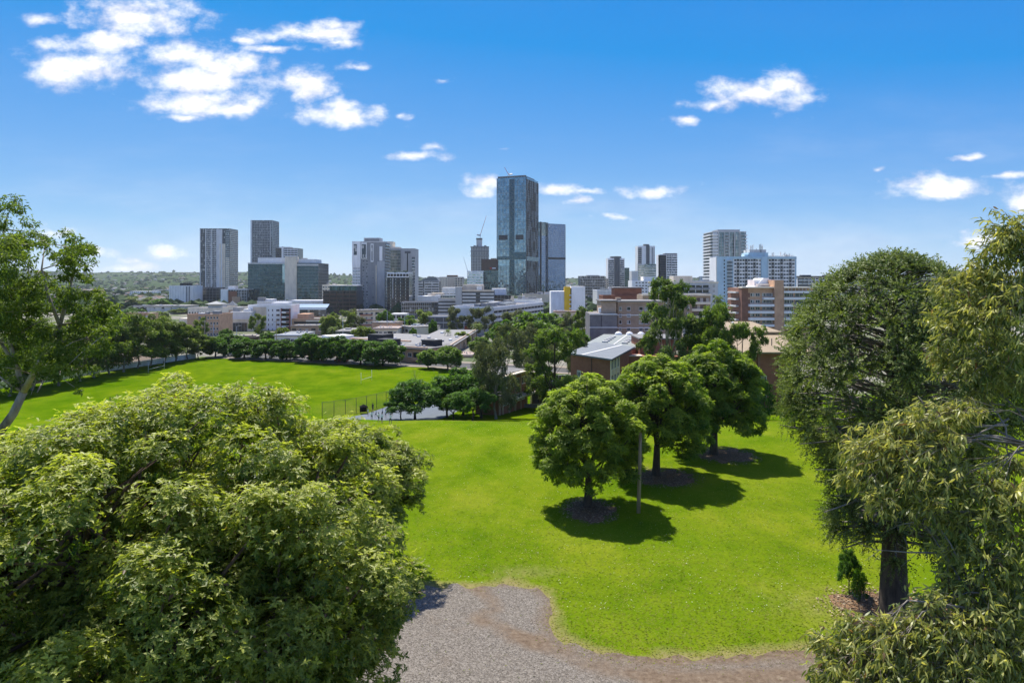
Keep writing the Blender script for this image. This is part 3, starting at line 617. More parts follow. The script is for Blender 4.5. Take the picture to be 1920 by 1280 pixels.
# bunya pine: whorls of long bare boughs ending in star-like bunches of spiky branchlets
def bunya():
    r = np.random.RandomState(7); H = 20.9; mb = MB(); P, A, N, Ln, W, T = [], [], [], [], [], []
    mb.tube([(0, 0, -.4), (0, 0, .2), (0, 0, 3), (.1, 0, 9), (.1, .05, 15), (.05, 0, H - .6)], [1.05, .82, .68, .5, .3, .06], 14)
    def fox(p, d, ln, wd, tint):
        """one branchlet: a rope clothed in short stiff leaves"""
        n = max(6, int(ln * 21)); s = np.linspace(.05, 1, n); d = np.array(d); sagv = np.array([0, 0, -.18]) * ln
        pp = np.array(p) + d[None] * (s * ln)[:, None] + sagv[None] * (s ** 2)[:, None]
        rad = nrm(np.cross(r.randn(n, 3), d)); P.append(pp); A.append(nrm(d * .65 + rad)); N.append(nrm(rad * -.4 + d + .2 * r.randn(n, 3))); Ln.append((wd * (1.15 - .5 * s)) * (.8 + .4 * r.rand(n))); W.append(np.full(n, wd * .55)); T.append(tint + .12 * r.randn(n) + .18 * s)
    def prof(z): return 5.95 * math.sqrt(max(0, 1 - ((z - 13.0) / 7.7) ** 2)) if z > 13.0 else 3.4 + 2.55 * sstep(8.0, 13.0, z)
    mbb = MB(); NS = 390
    for k in range(NS + 170):
        inner = k >= NS
        if not inner:
            t = (k + .5) / NS; z = 20.7 - 16.6 * t ** 1.08 if t > .12 else 20.75 - .9 * (t / .12) - .75 * (t / .12) ** 2
            z += .25 * r.randn() * (t > .06); a = k * 2.39996 + .25 * r.randn(); q = float(prof(min(z, 20.68))) * (.93 + .12 * r.rand())
        else: z = 5 + 14 * r.rand(); a = r.rand() * 6.283; q = float(prof(z)) * (.5 + .3 * r.rand())
        ca, sa = math.cos(a), math.sin(a); tip = Vector((ca * q, sa * q, z)); f = (z - 4) / 16.7
        st0 = Vector((0, 0, min(z - q * (.34 * f - .05), H - 1.2))); mid = st0.lerp(tip, .55) + Vector((0, 0, .08 * q)) + Vector(r.randn(3)) * .08; qq = .035 + .04 * (1 - f)
        mbb.tube([st0, mid, tip], [qq * 1.3, qq, qq * .4], 4)
        if z > 13.0: out = np.array([ca * q / 5.95 ** 2, sa * q / 5.95 ** 2, (z - 13.0) / 7.7 ** 2])
        else: out = np.array([ca, sa, .25 - .35 * (13.6 - z) / 10])
        out = out / np.linalg.norm(out); s1 = np.cross(out, [0.3, .2, 1.0]); s1 /= np.linalg.norm(s1); s2 = np.cross(out, s1); tb = .40 + .12 * r.randn() - (.22 if z < 9.5 else 0)  # lower crown's shade put into the colour as a darker leaf tint
        if z < 9.5 and k % 2: continue
        for m_ in range(26 if not inner else 12):
            th = 6.283 * m_ / 13 + .5 * r.rand(); ring = (s1 * math.cos(th) + s2 * math.sin(th)); up = .25 + .9 * r.rand()
            d = ring * (.55 + .6 * r.rand()) + out * up + np.array([0, 0, .12 if z > 7 else -.35]); d /= np.linalg.norm(d)
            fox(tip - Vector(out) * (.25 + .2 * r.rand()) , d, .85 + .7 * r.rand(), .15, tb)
    a = [np.concatenate(q) for q in (P, A, N, Ln, W, T)]
    # the long low boughs that hang out over the lawn
    mb2 = MB(); P, A, N, Ln, W, T = [], [], [], [], [], []
    base = Vector((PX(1676, 40), 40, 0))
    for (px0, py0, px1, py1, dd, nh) in ((1640, 790, 1462, 796, 41, 26), (1640, 780, 1500, 832, 38.5, 12), (1660, 840, 1530, 880, 38, 24), (1660, 880, 1545, 960, 37.5, 26), (1670, 760, 1472, 716, 43, 24), (1660, 930, 1570, 1000, 37, 22), (1680, 950, 1760, 1000, 37, 20), (1670, 900, 1720, 960, 36.5, 20)):
        s0 = P3(px0, py0, 40) - base; s1 = P3(px1, py1, dd) - base; mid = s0.lerp(s1, .55) + Vector((0, 0, -.55)); mb2.tube([(0, 0, s0.z + .8), s0, mid, s1], [.10, .075, .05, .025], 5)
        for i in range(nh):
            t = .45 + .55 * i / nh; st = mid.lerp(s1, (t - .45) / .55) + Vector(r.randn(3)) * .06; fox2 = np.array([.25 * r.randn(), .25 * r.randn(), -1.0]); fox2 /= np.linalg.norm(fox2)
            n = 15; s = np.linspace(.03, 1, n); ln = .5 + .6 * r.rand(); pp = np.array(st) + fox2[None] * (s * ln)[:, None]; rad = nrm(np.cross(r.randn(n, 3), fox2))
            P.append(pp); A.append(nrm(fox2 * .7 + rad)); N.append(nrm(rad + .3 * r.randn(n, 3))); Ln.append(np.full(n, .13)); W.append(np.full(n, .055)); T.append(.28 + .14 * r.randn(n))
    b = [np.concatenate(q) for q in (P, A, N, Ln, W, T)]
    e = plant_tree('bunya_pine', 'massive dome shaped bunya pine with spiky branch ends and black trunk', base, [('trunk', mb.mesh('trunk', B_dark, None, True)), ('boughs', mbb.mesh('boughs', B_grey, None, True)), ('low_boughs', mb2.mesh('low_boughs', B_grey, None, True)),
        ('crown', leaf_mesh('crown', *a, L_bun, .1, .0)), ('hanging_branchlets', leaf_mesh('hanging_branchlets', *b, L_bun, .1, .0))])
bunya()

# gum tree leaning into the picture close on the right: sprays of long hanging leaves on thin pale twigs
def near_gum():
    r = np.random.RandomState(17); D0 = 12.6; base = Vector((PX(2030, D0), D0 + .6, 0)); mb = MB()
    top = P3(2015, 360, D0 + .6); mb.tube([(0, 0, -.4), (0, 0, .3), Vector((-.1, 0, 9)), P3(2030, 800, D0 + .5) - base, top - base], [.5, .4, .3, .2, .1], 10)
    # (px, py, depth, radius in photo px) of every leafy mass
    C = [(1905,425,12.5,52),(1868,470,12.6,46),(1915,500,12.4,62),(1850,535,12.8,50),(1800,560,13.0,48),(1895,575,12.2,64),(1838,610,12.5,60),(1780,625,12.9,46),(1915,650,12,64),(1850,680,12.3,60),(1795,690,12.8,50),
         (1757,665,13.1,30),(1905,725,12,50),(1830,745,12.4,44),(1770,590,13.2,34),(1760,540,13.3,22),(1885,445,12.5,42),(1822,505,12.9,34),
         (1800,775,11.8,40),(1745,790,11.9,56),(1690,800,12,50),(1640,830,12.1,46),(1600,850,12.2,38),(1690,850,11.7,56),(1640,885,11.8,52),(1755,850,11.5,50),(1700,905,11.4,50),(1650,935,11.5,40),(1780,905,11.2,46),(1600,900,12.1,28),(1735,950,11.2,44),
         (1850,915,11,48),(1900,880,11.2,34),(1900,945,10.8,58),(1840,975,10.9,54),(1790,985,11.1,34),(1905,1015,10.6,62),(1845,1045,10.7,58),(1900,1085,10.5,62),(1780,1040,11,30),(1835,1110,10.5,58),(1780,1100,10.8,44),(1895,1150,10.3,64),
         (1740,1140,10.6,40),(1700,1165,10.6,34),(1830,1180,10.2,62),(1770,1190,10.3,56),(1710,1210,10.4,54),(1650,1190,10.6,46),(1600,1175,10.8,36),(1600,1225,10.6,48),(1545,1215,10.9,40),(1560,1260,10.6,46),(1650,1250,10.3,58),(1720,1270,10.2,62),
         (1790,1265,10,62),(1860,1240,10,62),(1910,1225,10,60),(1900,1290,9.8,62),(1820,1310,9.9,60),(1620,1300,10.3,52),(1540,1300,10.6,40),(1700,1330,10,60)]
    hubs = [P3(1990, 560, 12.6), P3(1990, 700, 12.4), P3(1985, 850, 11.8), P3(1985, 1010, 11.2), P3(1990, 1180, 10.6), P3(1900, 830, 11.6), P3(1850, 1150, 10.6)]
    tr = [P3(2030, 600, D0 + .5), P3(2030, 740, D0 + .5), P3(2030, 900, D0 + .5), P3(2030, 1060, D0 + .5), P3(2030, 1230, D0 + .5), P3(1985, 850, 11.8), P3(1990, 1180, 10.6)]
    for a, b in zip(tr, hubs): mb.tube([a - base, a.lerp(b, .5) - base + Vector((0, 0, .05)), b - base], [.09, .07, .055], 7)
    Ps, As, Ns, Ls, Ws, Ts = [], [], [], [], [], []
    for (px, py, d, rp) in C:
        c = P3(px, py, d); rr = rp / F * d; h = min(hubs, key=lambda q: (q - c).length + (1.5 if q.x < c.x else 0)); v = c - h
        h = h + Vector((.55 * r.rand() * (1 if r.rand() < .7 else -.4), .25 * r.randn(), .22 * r.randn())); v = c - h; m1 = h.lerp(c, .5) + Vector((0, 0, .10 * v.length)) + Vector(r.randn(3)) * .12; mb.tube([h - base, h.lerp(m1, .5) - base + Vector(r.randn(3)) * .06, m1 - base, c - base], [.02, .016, .012, .006], 5)
        for s in range(int(20 + 38 * (rp / 50) ** 2)):        # sprays
            o = Vector(sph(r, 1, .1)[0]) * rr * (.35 + .75 * r.rand()); o.y *= 1.25; e = c + o; st = c + o * .2 if r.rand() < .6 else m1.lerp(c, r.rand())
            if r.rand() < .55: mb.tube([st - base, st.lerp(e, .55) - base + Vector((0, 0, .05)), e - base], [.006, .0045, .003], 3)
            n = r.randint(7, 14); u = np.array((e - st).normalized()); k = r.rand(n)[:, None]; pp = np.array(st) + (np.array(e) - np.array(st)) * (.45 + .6 * k) + .025 * r.randn(n, 3)
            Ps.append(pp); As.append(nrm(u * .5 + .55 * r.randn(n, 3) + np.array([0, 0, -.75]))); Ns.append(nrm(r.randn(n, 3) + np.array([0, -.2, .45]))); q = .7 + .6 * r.rand(n)
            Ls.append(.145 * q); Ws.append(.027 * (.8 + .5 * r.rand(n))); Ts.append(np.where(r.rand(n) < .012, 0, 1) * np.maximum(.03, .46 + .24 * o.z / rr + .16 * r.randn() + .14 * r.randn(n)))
    # bare dead twigs among the leaves
    for (px, py, d, qx, qy) in ((2010, 835, 11.9, 1842, 862), (2000, 905, 11.4, 1850, 822), (1960, 930, 11.3, 1690, 938), (1900, 1060, 11, 1640, 1030), (1850, 960, 11, 1680, 985), (1985, 790, 12, 1750, 742)):
        a, b = P3(px, py, d) - base, P3(qx, qy, d + .3) - base; pts = [a, a.lerp(b, .4) + Vector((0, 0, .1)), a.lerp(b, .75) + Vector((0, 0, .02)), b]; mb.tube(pts, [.028, .02, .012, .004], 5)
        for t in range(7): s = pts[1].lerp(pts[3], r.rand()); mb.tube([s, s + Vector((-.25 + .1 * r.randn(), .1 * r.randn(), .18 * r.randn()))], [.006, .002], 3)
    P, A, N, Ln, W, T = [np.concatenate(q) for q in (Ps, As, Ns, Ls, Ws, Ts)]; P = P - np.array(base)
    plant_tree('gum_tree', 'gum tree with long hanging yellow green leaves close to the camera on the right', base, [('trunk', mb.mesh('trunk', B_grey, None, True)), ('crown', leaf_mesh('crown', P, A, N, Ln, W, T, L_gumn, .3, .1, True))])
near_gum()

# tall pale-barked gum at the left edge
def left_gum():
    r = np.random.RandomState(23); D0 = 34.0; base = Vector((PX(-190, D0), D0, 0)); mb = MB()
    def q(px, py, d=D0): return P3(px, py, d) - base
    stem = [Vector((0, 0, -.4)), Vector((0, 0, .4)), q(-120, 980), q(-30, 850), q(25, 775), q(44, 735)]; mb.tube(stem, [.42, .34, .28, .23, .20, .18], 11)
    B = [[(44, 735), (32, 690), (18, 640), (28, 585), (10, 500), (6, 430)], [(44, 735), (78, 672), (112, 610), (126, 560), (140, 500), (150, 470)], [(78, 672), (95, 655), (120, 640), (165, 632), (200, 625)], [(112, 610), (92, 560), (78, 505), (84, 460)],
         [(32, 690), (0, 640), (-30, 600)], [(28, 585), (52, 540), (55, 470)], [(126, 560), (160, 545), (195, 545)], [(44, 735), (10, 715), (-20, 690)], [(50, 725), (82, 712), (70, 735), (92, 700)], [(95, 655), (70, 705), (58, 740)], [(18, 640), (60, 610), (100, 590)], [(112, 610), (160, 600), (190, 590)]]
    w = [.14, .16, .10, .10, .12, .08, .08, .09, .06, .05, .07, .07]
    for bb, rr in zip(B, w): n = len(bb); mb.tube([q(x, y, D0 + .6 * math.sin(i * 1.7 + x)) if i else q(x, y) for i, (x, y) in enumerate(bb)], [rr * (1 - .82 * i / (n - 1)) for i in range(n)], 7)
    C = [(8,395,38),(0,445,46),(50,425,28),(10,500,50),(45,470,34),(55,525,34),(10,560,52),(95,450,15),(80,448,14),(140,455,26),(120,475,30),(150,490,32),(165,470,20),(130,510,24),(100,475,16),(165,515,18),(75,560,38),(115,560,30),(150,560,32),(185,560,26),(205,575,22),
         (30,610,52),(85,610,42),(135,605,40),(180,605,38),(212,598,18),(0,660,48),(45,655,40),(100,650,34),(150,640,32),(195,630,22),(20,700,36),(-20,520,50),(-30,600,50),(75,690,26),(110,690,26),(130,700,20),(60,580,34),(165,585,26),(25,545,32),(100,530,16),(152,732,9),(120,660,26),(0,480,40),(60,640,40),(150,665,30),(190,650,24),(210,612,22),(30,680,34),(90,670,30),(165,690,20)]
    cl = []
    for (x, y, k) in C:
        for s in range(3): c = q(x + k * .45 * r.randn(), y + k * .35 * r.randn(), D0 + 1.6 * r.randn()); cl.append((c.x, c.y, c.z, k * .74 / F * D0 * (.7 + .5 * r.rand())))
    hubs = [q(*b[j], D0) for b in B for j in range(len(b) // 2, len(b))]
    for c in cl[::2]:
        v = Vector(c[:3]); h = min(hubs, key=lambda t: (t - v).length); mb.tube([h, h.lerp(v, .5) + Vector((0, 0, .1)), v], [.035, .022, .008], 4)
    a = puff(r, cl, 640, .19, .06, .15, .55, .7, (.35, 1.1), 0, .36, .17, 14, .05)
    plant_tree('gum_tree', 'tall gum tree with smooth pale leaning trunk at the left edge', base, [('trunk', mb.mesh('trunk', B_pale, None, True)), ('crown', leaf_mesh('crown', *a, L_gum, .2, .15))])
left_gum()

# generic trees of the middle distance: variants built once, then copied tree by tree
def v_round(seed, Rr, H, low, cr, n, dens, L, W, mat, bk, fork=.32, r0=.25, zl=-.5, up=.35, tb=.36, share=.5, fill=.25, droop=.2):
    r = np.random.RandomState(seed); zc = low + (H - low) * .45; cl = dome_clumps(r, (0, 0, zc), Rr, H - zc, n, cr, zl, fill, None, .13)
    tr = limbs(r, (0, 0, 0), (.05, 0, H * fork), cl, r0, 6, 6, .04, .04, (.1 * r.randn(), .1 * r.randn()), share)
    a = puff(r, cl, dens, L, W, up, droop, .8, (.6, 1.1), 0, tb, .15, 5); return [('trunk', tr.mesh('trunk', bk, None, True)), ('crown', leaf_mesh('crown', *a, mat))]
def v_gum(seed, H, spread, n, cr, dens, L, W, mat, bk, r0=.24, low=.45, lean=.6, tb=.38):
    """open gum: several rising limbs, separate leafy heads with sky between"""
    r = np.random.RandomState(seed); cl = []
    for i in range(n):
        t = (i + .5) / n; a = i * 2.4 + .6 * r.randn(); z = H * (low + (1 - low) * t ** .85); q = spread * math.sqrt(max(.05, 1 - (abs(t - .35) / .72) ** 2)) * (.55 + .5 * r.rand())
        x, y = q * math.cos(a), q * math.sin(a)
        for s in range(3): cl.append((x + cr * .6 * r.randn(), y + cr * .6 * r.randn(), z - cr * .5 + cr * .4 * r.randn(), cr * (.55 + .5 * r.rand())))
    fork = (lean * r.randn() * .4, lean * r.randn() * .4, H * low * .95); tr = limbs(r, (0, 0, 0), fork, cl, r0, 9, 6, .06, .035, (.2 * r.randn(), .2 * r.randn()), .6)
    tr.tube([fork, (fork[0] * 1.2, fork[1] * 1.2, H * .8), (fork[0] * 1.3, fork[1] * 1.3, H * .93)], [r0 * .7, r0 * .35, r0 * .1], 6)
    a = puff(r, cl, dens, L, W, .2, .5, .75, (.35, 1.1), 0, tb, .15, 6, .04); return [('trunk', tr.mesh('trunk', bk, None, True)), ('crown', leaf_mesh('crown', *a, mat, .2, .15))]
def v_palm(seed, H, r0=.2):
    r = np.random.RandomState(seed); mb = MB(); mb.tube([(0, 0, -.3), (.1, 0, H * .5), (.15, .05, H)], [r0 * 1.3, r0, r0 * .85], 7); P, A, N, Ln, W, T = [], [], [], [], [], []
    for i in range(26):
        a = i * 2.4; up = .9 - 1.5 * (i / 26); d = np.array([math.cos(a), math.sin(a), up]); d /= np.linalg.norm(d); L_ = 2.6 + .6 * r.rand(); s = np.linspace(.15, 1, 14)
        pp = np.array([.15, .05, H]) + d[None] * (s * L_)[:, None] - np.array([0, 0, 1.0])[None] * (s ** 2 * L_ * .42)[:, None]; side = nrm(np.cross(d, [0, 0, 1.0]))
        for sg in (-1, 1): P.append(pp); A.append(np.tile(side * sg + d * .5, (14, 1)) + np.array([0, 0, -.35])); N.append(np.tile([0, 0, 1.0], (14, 1)) + .2 * r.randn(14, 3)); Ln.append(.75 - .3 * s); W.append(np.full(14, .16)); T.append(.4 + .15 * r.randn(14))
    a = [np.concatenate(q) for q in (P, A, N, Ln, W, T)]; return [('trunk', mb.mesh('trunk', B_grey, None, True)), ('crown', leaf_mesh('crown', *a, L_gum))]
V_small = [v_round(41 + i, 4.0, 8.6, 2.0, 1.1, 30, 330, .42, .17, leaf_mat('leaf_clump', (.02, .060, .012), (.15, .26, .04), .40, .5, None, .2), B_dark, .30, .2, tb=.38) for i in range(2)]
V_fig = [v_round(51 + i, 4.9, 8.8, 1.2, 1.35, 36, 230, .55, .27, L_fig, B_dark, .26, .32, -.75, tb=.36) for i in range(3)]
V_lime = [v_round(61, 4.2, 8.4, 1.4, 1.25, 30, 230, .5, .25, L_lime, B_dark, .28, .25, -.6, tb=.40)]
V_gum = [v_gum(71 + i, 15.5, 4.8, 17, 1.75, 130, .62, .2, L_gum, B_grey, .22, .27) for i in range(4)]
V_tall = [v_gum(81, 20, 5.6, 15, 1.3, 250, .5, .17, leaf_mat('leaf_tall', (.03, .06, .016), (.19, .24, .065), .40, .5, None, .2), B_pale, .36, .38, .3), v_gum(82, 14.5, 4.4, 15, 1.5, 230, .45, .16, leaf_mat('leaf_tall2', (.03, .068, .014), (.24, .30, .05), .42, .5, None, .2), B_dark, .3, .22, .3)]
V_greyg = [v_gum(91, 13.5, 6.0, 15, 1.9, 150, .5, .15, L_grey, B_grey, .3, .3)]
V_city = [v_round(101 + i, 5.2, 10, .8, 1.6, 22, 105, .85, .42, (L_fig, L_lime, L_gum)[i], B_dark, .2, .3, -.7, tb=.4, share=.2) for i in range(3)]
V_cgum = [v_gum(111 + i, 15, 5.0, 11, 1.9, 80, .85, .34, (L_gum, L_grey)[i], B_grey, .25, .25) for i in range(2)]
V_shrub = [v_round(121 + i, 1.3, 1.9, .1, .55, 12, 420, .22, .09, (L_fig, L_lime)[i], B_dark, .2, .06, -.6) for i in range(2)]
V_palm = [v_palm(131, 8)]
SZ = {}
def height(v): return max(c[2] for c in v[1][1].vertices[0:0] or [(0, 0, 0)])
def place(var, name, label, px, py, d, top=None, wpx=None, group=None, seed=0, H=1.0, R0=1.0, cat='tree'):
    """stand a copy on the ground at column px, depth d; top row py gives its height, wpx its crown width in photo pixels"""
    x = PX(px, d); g = gzf(x, d); h = PZ(py, d) - g; sz = h / H; sx = (wpx / F * d / 2) / R0 if wpx else sz
    return plant_tree(name, label, (x, d, g), var, group, (seed * 2.399) % 6.283, (sx, sx, sz), cat)
def fit(v):
    co = np.empty(len(v[1][1].vertices) * 3); v[1][1].vertices.foreach_get('co', co); co = co.reshape(-1, 3); return float(np.percentile(co[:, 2], 99.7)), float(np.percentile(np.hypot(co[:, 0], co[:, 1]), 97))
FIT = {id(v): fit(v) for grp in (V_small, V_fig, V_lime, V_gum, V_tall, V_greyg, V_city, V_cgum, V_shrub, V_palm) for v in grp}
def put(var, name, label, px, py, d, wpx, group=None, seed=0, cat='tree'):
    H, R0 = FIT[id(var)]; return place(var, name, label, px, py, d, None, wpx, group, seed, H, R0, cat)
ORD = ['first', 'second', 'third', 'fourth', 'fifth', 'sixth', 'seventh', 'eighth', 'ninth', 'tenth', 'eleventh', 'twelfth', 'thirteenth', 'fourteenth', 'fifteenth', 'sixteenth', 'seventeenth']
# the clump of small trees beside the court
for i, (px, py, d, w) in enumerate([(778, 712, 121, 100), (752, 745, 119, 62), (838, 706, 126, 90), (868, 690, 128, 104), (902, 694, 124, 96), (886, 728, 117, 84), (850, 738, 122, 60)]):
    put(V_small[i % 2], 'small_tree', ['bushy small tree nearest the ball court, on a forked trunk', 'low dark small tree hanging over the near edge of the ball court', 'dark small tree in the middle of the grove beside the court',
        'tallest small tree at the back of the grove beside the court', 'small tree at the right end of the grove, near the brick school wall', 'small tree in front of the right end of the grove', 'slim small tree shaded within the grove beside the court'][i], px, py, d, w, 'grove beside the ball court', i)
# street trees along the far edge of the field
for i, (px, py, d, w) in enumerate([(458, 634, 222, 62), (498, 636, 219, 58), (537, 637, 217, 60), (583, 627, 213, 66), (603, 636, 216, 50), (632, 630, 211, 70), (676, 637, 206, 68), (718, 639, 203, 78)]):
    put(V_fig[i % 3], 'street_tree', f'{ORD[i]} from the left of the dark round street trees edging the field', px, py, d, w, 'dark street trees along the field', i)
put(V_lime[0], 'street_tree', 'light green round street tree by the brick flats, rightmost on the street', 839, 650, 193, 58, None, 1)
put(V_lime[0], 'street_tree', 'mid green street tree with low skirt beside the light green one', 803, 655, 196, 46, None, 3)
# row of gums on the left
for i, (px, py, d, w) in enumerate([(18, 630, 150, 130), (60, 600, 158, 130), (110, 612, 165, 110), (150, 596, 172, 106), (176, 584, 178, 102), (205, 602, 186, 88), (232, 588, 190, 100), (258, 597, 198, 86), (282, 590, 203, 92), (308, 599, 210, 82), (330, 603, 215, 76), (352, 610, 219, 68), (372, 622, 222, 54)]):
    put(V_gum[i % 4], 'gum_tree', f'{ORD[i]} from the left in the row of gum trees beside the white hoarding', px, py, d, w, 'gum trees along the side road', i)
put(V_fig[1], 'street_tree', 'dark round tree closing the gum row at the corner of the field', 404, 634, 226, 50, None, 5)
put(V_fig[0], 'street_tree', 'broad dark tree behind the corner of the field under the orange flats', 430, 626, 250, 56, None, 6)
# trees about the school
T = [(V_greyg[0], 'gum_tree', 'wide grey brown gum in front of the brick school wing', 930, 610, 120, 122), (V_tall[1], 'gum_tree', 'dense yellow green gum beside the school entrance', 1040, 616, 132, 112), (V_tall[1], 'gum_tree', 'lower bushy gum joined to the school entrance gum', 1012, 680, 136, 62),
     (V_tall[0], 'gum_tree', 'tallest pale trunked gum standing before the tan flats', 1250, 524, 128, 148), (V_tall[1], 'gum_tree', 'dark bushy gum in front of the tan roofed hall', 1345, 572, 126, 96), (V_tall[1], 'gum_tree', 'dark full gum between the tallest gum and the tan roofed hall', 1302, 592, 131, 110), (V_tall[1], 'gum_tree', 'rounded dark gum at the wall of the tan roofed hall', 1392, 606, 124, 88),
     (V_greyg[0], 'gum_tree', 'grey green gum behind the school entrance gum', 990, 606, 172, 96), (V_city[1], 'tree', 'bright round tree behind the grey green school gum', 1005, 588, 230, 110), (V_city[0], 'tree', 'dark tree behind the metal roofed school block', 1085, 618, 195, 50), (V_greyg[0], 'gum_tree', 'pale gum at the left corner of the metal roof', 1084, 634, 158, 46),
     (V_city[1], 'tree', 'light tree between the car park and the yellow flats', 1040, 588, 330, 70), (V_cgum[1], 'gum_tree', 'olive gum below the yellow and white flats', 1070, 586, 300, 52), (V_cgum[0], 'gum_tree', 'slim gum left of the grey brick flats', 1095, 575, 255, 42),
     (V_cgum[1], 'gum_tree', 'thin grey gum at the end of the car park', 968, 582, 300, 64), (V_shrub[0], 'shrub', 'hedge like shrub at the foot of the tan roofed hall', 1432, 712, 122, 44)]
for i, t in enumerate(T): put(t[0], t[1], t[2], t[3], t[4], t[5], t[6], None, i, 'shrub' if t[1] == 'shrub' else 'tree')
# trees between the buildings of the town
T = [(V_cgum[0], 'leafy gum left of the beige flats', 640, 582, 360, 50), (V_cgum[1], 'grey gum touching the dark brown office', 664, 580, 375, 44), (V_city[2], 'bushy tree left of the green shed', 620, 592, 350, 40), (V_city[2], 'pale leaved tree before the green shed', 680, 612, 300, 44), (V_city[0], 'dark tree at the corner of the beige flats', 722, 583, 400, 36),
     (V_city[1], 'light tree below the grey lattice office', 770, 592, 400, 34), (V_city[0], 'dark tree beside the light one below the lattice office', 752, 596, 390, 26), (V_cgum[0], 'broad gum below the lattice office', 800, 581, 390, 52), (V_city[0], 'small conical tree by the vacant green block', 812, 600, 330, 18),
     (V_cgum[1], 'tall grey gum left in front of the banded car park', 852, 575, 370, 42), (V_cgum[1], 'second grey gum in front of the banded car park', 885, 578, 375, 36), (V_cgum[1], 'third grey gum in front of the banded car park', 910, 575, 365, 48), (V_city[1], 'light tree before the striped car park', 930, 612, 300, 40),
     (V_cgum[0], 'slender gum before the white flats', 482, 588, 330, 32), (V_cgum[0], 'sparse gum before the orange flats', 375, 596, 300, 34), (V_city[0], 'round dark tree beside the glazed cream hall', 423, 616, 320, 24), (V_city[0], 'dark tree under the white flats', 505, 622, 300, 34), (V_city[2], 'tree beside the white roofed shop', 528, 614, 330, 30),
     (V_city[0], 'dark tree left of the white ribbed block', 300, 560, 700, 44), (V_city[2], 'tree at the foot of the white ribbed block', 340, 578, 640, 50), (V_cgum[0], 'gum group left of the ribbed block', 265, 556, 760, 60), (V_city[0], 'dark crown behind the gum row', 250, 578, 560, 46), (V_city[2], 'tree behind the gum row near the blue train shed', 290, 584, 500, 50),
     (V_cgum[0], 'gum in front of the grey flats roof', 1232, 530, 240, 34), (V_cgum[0], 'rounded gum top before the grey flats', 1268, 527, 230, 40), (V_city[0], 'dark tree at the foot of the pale blue slab', 1355, 568, 330, 30), (V_city[0], 'dark tree left of the banded cream flats', 1385, 572, 290, 26),
      (V_city[1], 'shrubby tree right of the brick flats wing', 900, 632, 240, 46), (V_city[2], 'tree behind the brick flats courtyard', 868, 622, 270, 34), (V_city[0], 'dark tree by the blue townhouse', 775, 615, 300, 16), (V_city[0], 'dark crown by the grey gum school', 950, 600, 260, 60)]
for i, t in enumerate(T): put(t[0], 'tree' if t[0] in V_city else 'gum_tree', t[1], t[2], t[3], t[4], t[5], 'trees among the town buildings', i + 3)
for i, t in enumerate([('palm tree beside the green shed', 624, 612, 300, 22), ('palm tree on the vacant green block', 840, 617, 270, 16), ('palm tree left of the car park gums', 894, 606, 290, 26), ('palm at the foot of the pale blue slab', 1347, 553, 300, 26)]):
    put(V_palm[0], 'palm_tree', t[0], t[1], t[2], t[3], t[4], None, i)
# saplings and shrubs by the bunya, bare saplings by the court
put(V_shrub[0], 'shrub', 'small dark shrub on the mulch beside the bunya trunk', 1613, 1068, 41.5, 34, None, 1, 'shrub')
put(V_small[0], 'sapling', 'little dark sapling on a thin stem left of the bunya trunk', 1592, 1030, 42.8, 44, None, 2, 'tree')
put(V_shrub[0], 'shrub', 'big dark shrub on the lawn behind the lamp post', 1490, 735, 92, 56, None, 1, 'shrub')
put(V_shrub[1], 'shrub', 'dark leafy shrub at the left edge beside the huge domed tree', 6, 806, 60, 60, None, 4, 'shrub')
def bare(px, py, d, label, seed):
    r = np.random.RandomState(seed); x = PX(px, d); g = gzf(x, d); h = PZ(py, d) - g; mb = MB(); mb.tube([(0, 0, -.2), (.05, 0, h * .5), (0, .05, h)], [.08, .05, .015], 6)
    for i in range(16): z = h * (.4 + .55 * r.rand()); a = r.rand() * 6.28; l = .5 + .8 * r.rand(); mb.tube([(0.02, 0, z), (l * .6 * math.cos(a), l * .6 * math.sin(a), z + l * .5), (l * math.cos(a), l * math.sin(a), z + l * 1.1)], [.03, .018, .006], 4)
    cl = [(.7 * r.randn(), .7 * r.randn(), h * (.7 + .3 * r.rand()), .4) for _ in range(5)]; a = puff(r, cl, 50, .25, .1); plant_tree('sapling', label, (x, d, g), [('trunk', mb.mesh('trunk', B_grey, None, True)), ('crown', leaf_mesh('crown', *a, L_lime))])
bare(778, 693, 150, 'nearly bare sapling rising behind the bushy small tree', 3); bare(822, 700, 148, 'thin yellowing sapling behind the grove by the court', 4)
# ------------------------------------------------------------------ buildings
W_white = wall('render_white', (.87, .86, .83), .8, .14); W_cream = wall('render_cream', (.82, .72, .56)); W_beige = wall('render_beige', (.70, .59, .45)); W_grey = wall('concrete_grey', (.44, .44, .43)); W_lgrey = wall('concrete_light', (.64, .63, .60))
W_dgrey = wall('panel_dark_grey', (.12, .125, .13)); W_mgrey = wall('panel_mid_grey', (.28, .285, .285)); W_black = wall('panel_black', (.035, .036, .04)); W_brown = wall('panel_brown', (.10, .065, .05)); W_blue = wall('render_pale_blue', (.44, .60, .68)); W_yel = wall('panel_yellow', (.75, .48, .03))
W_tan = brick('brick_tan', (.40, .28, .19), (.48, .35, .25), (.45, .38, .32)); W_red = brick('brick_red', (.26, .095, .055), (.34, .14, .08), (.30, .21, .16)); W_org = brick('brick_orange', (.54, .32, .19), (.62, .38, .24), (.55, .44, .34)); W_gbr = brick('brick_grey', (.19, .175, .175), (.26, .24, .235), (.27, .25, .25)); W_maroon = brick('brick_brown', (.23, .11, .075), (.30, .155, .105), (.28, .2, .16))
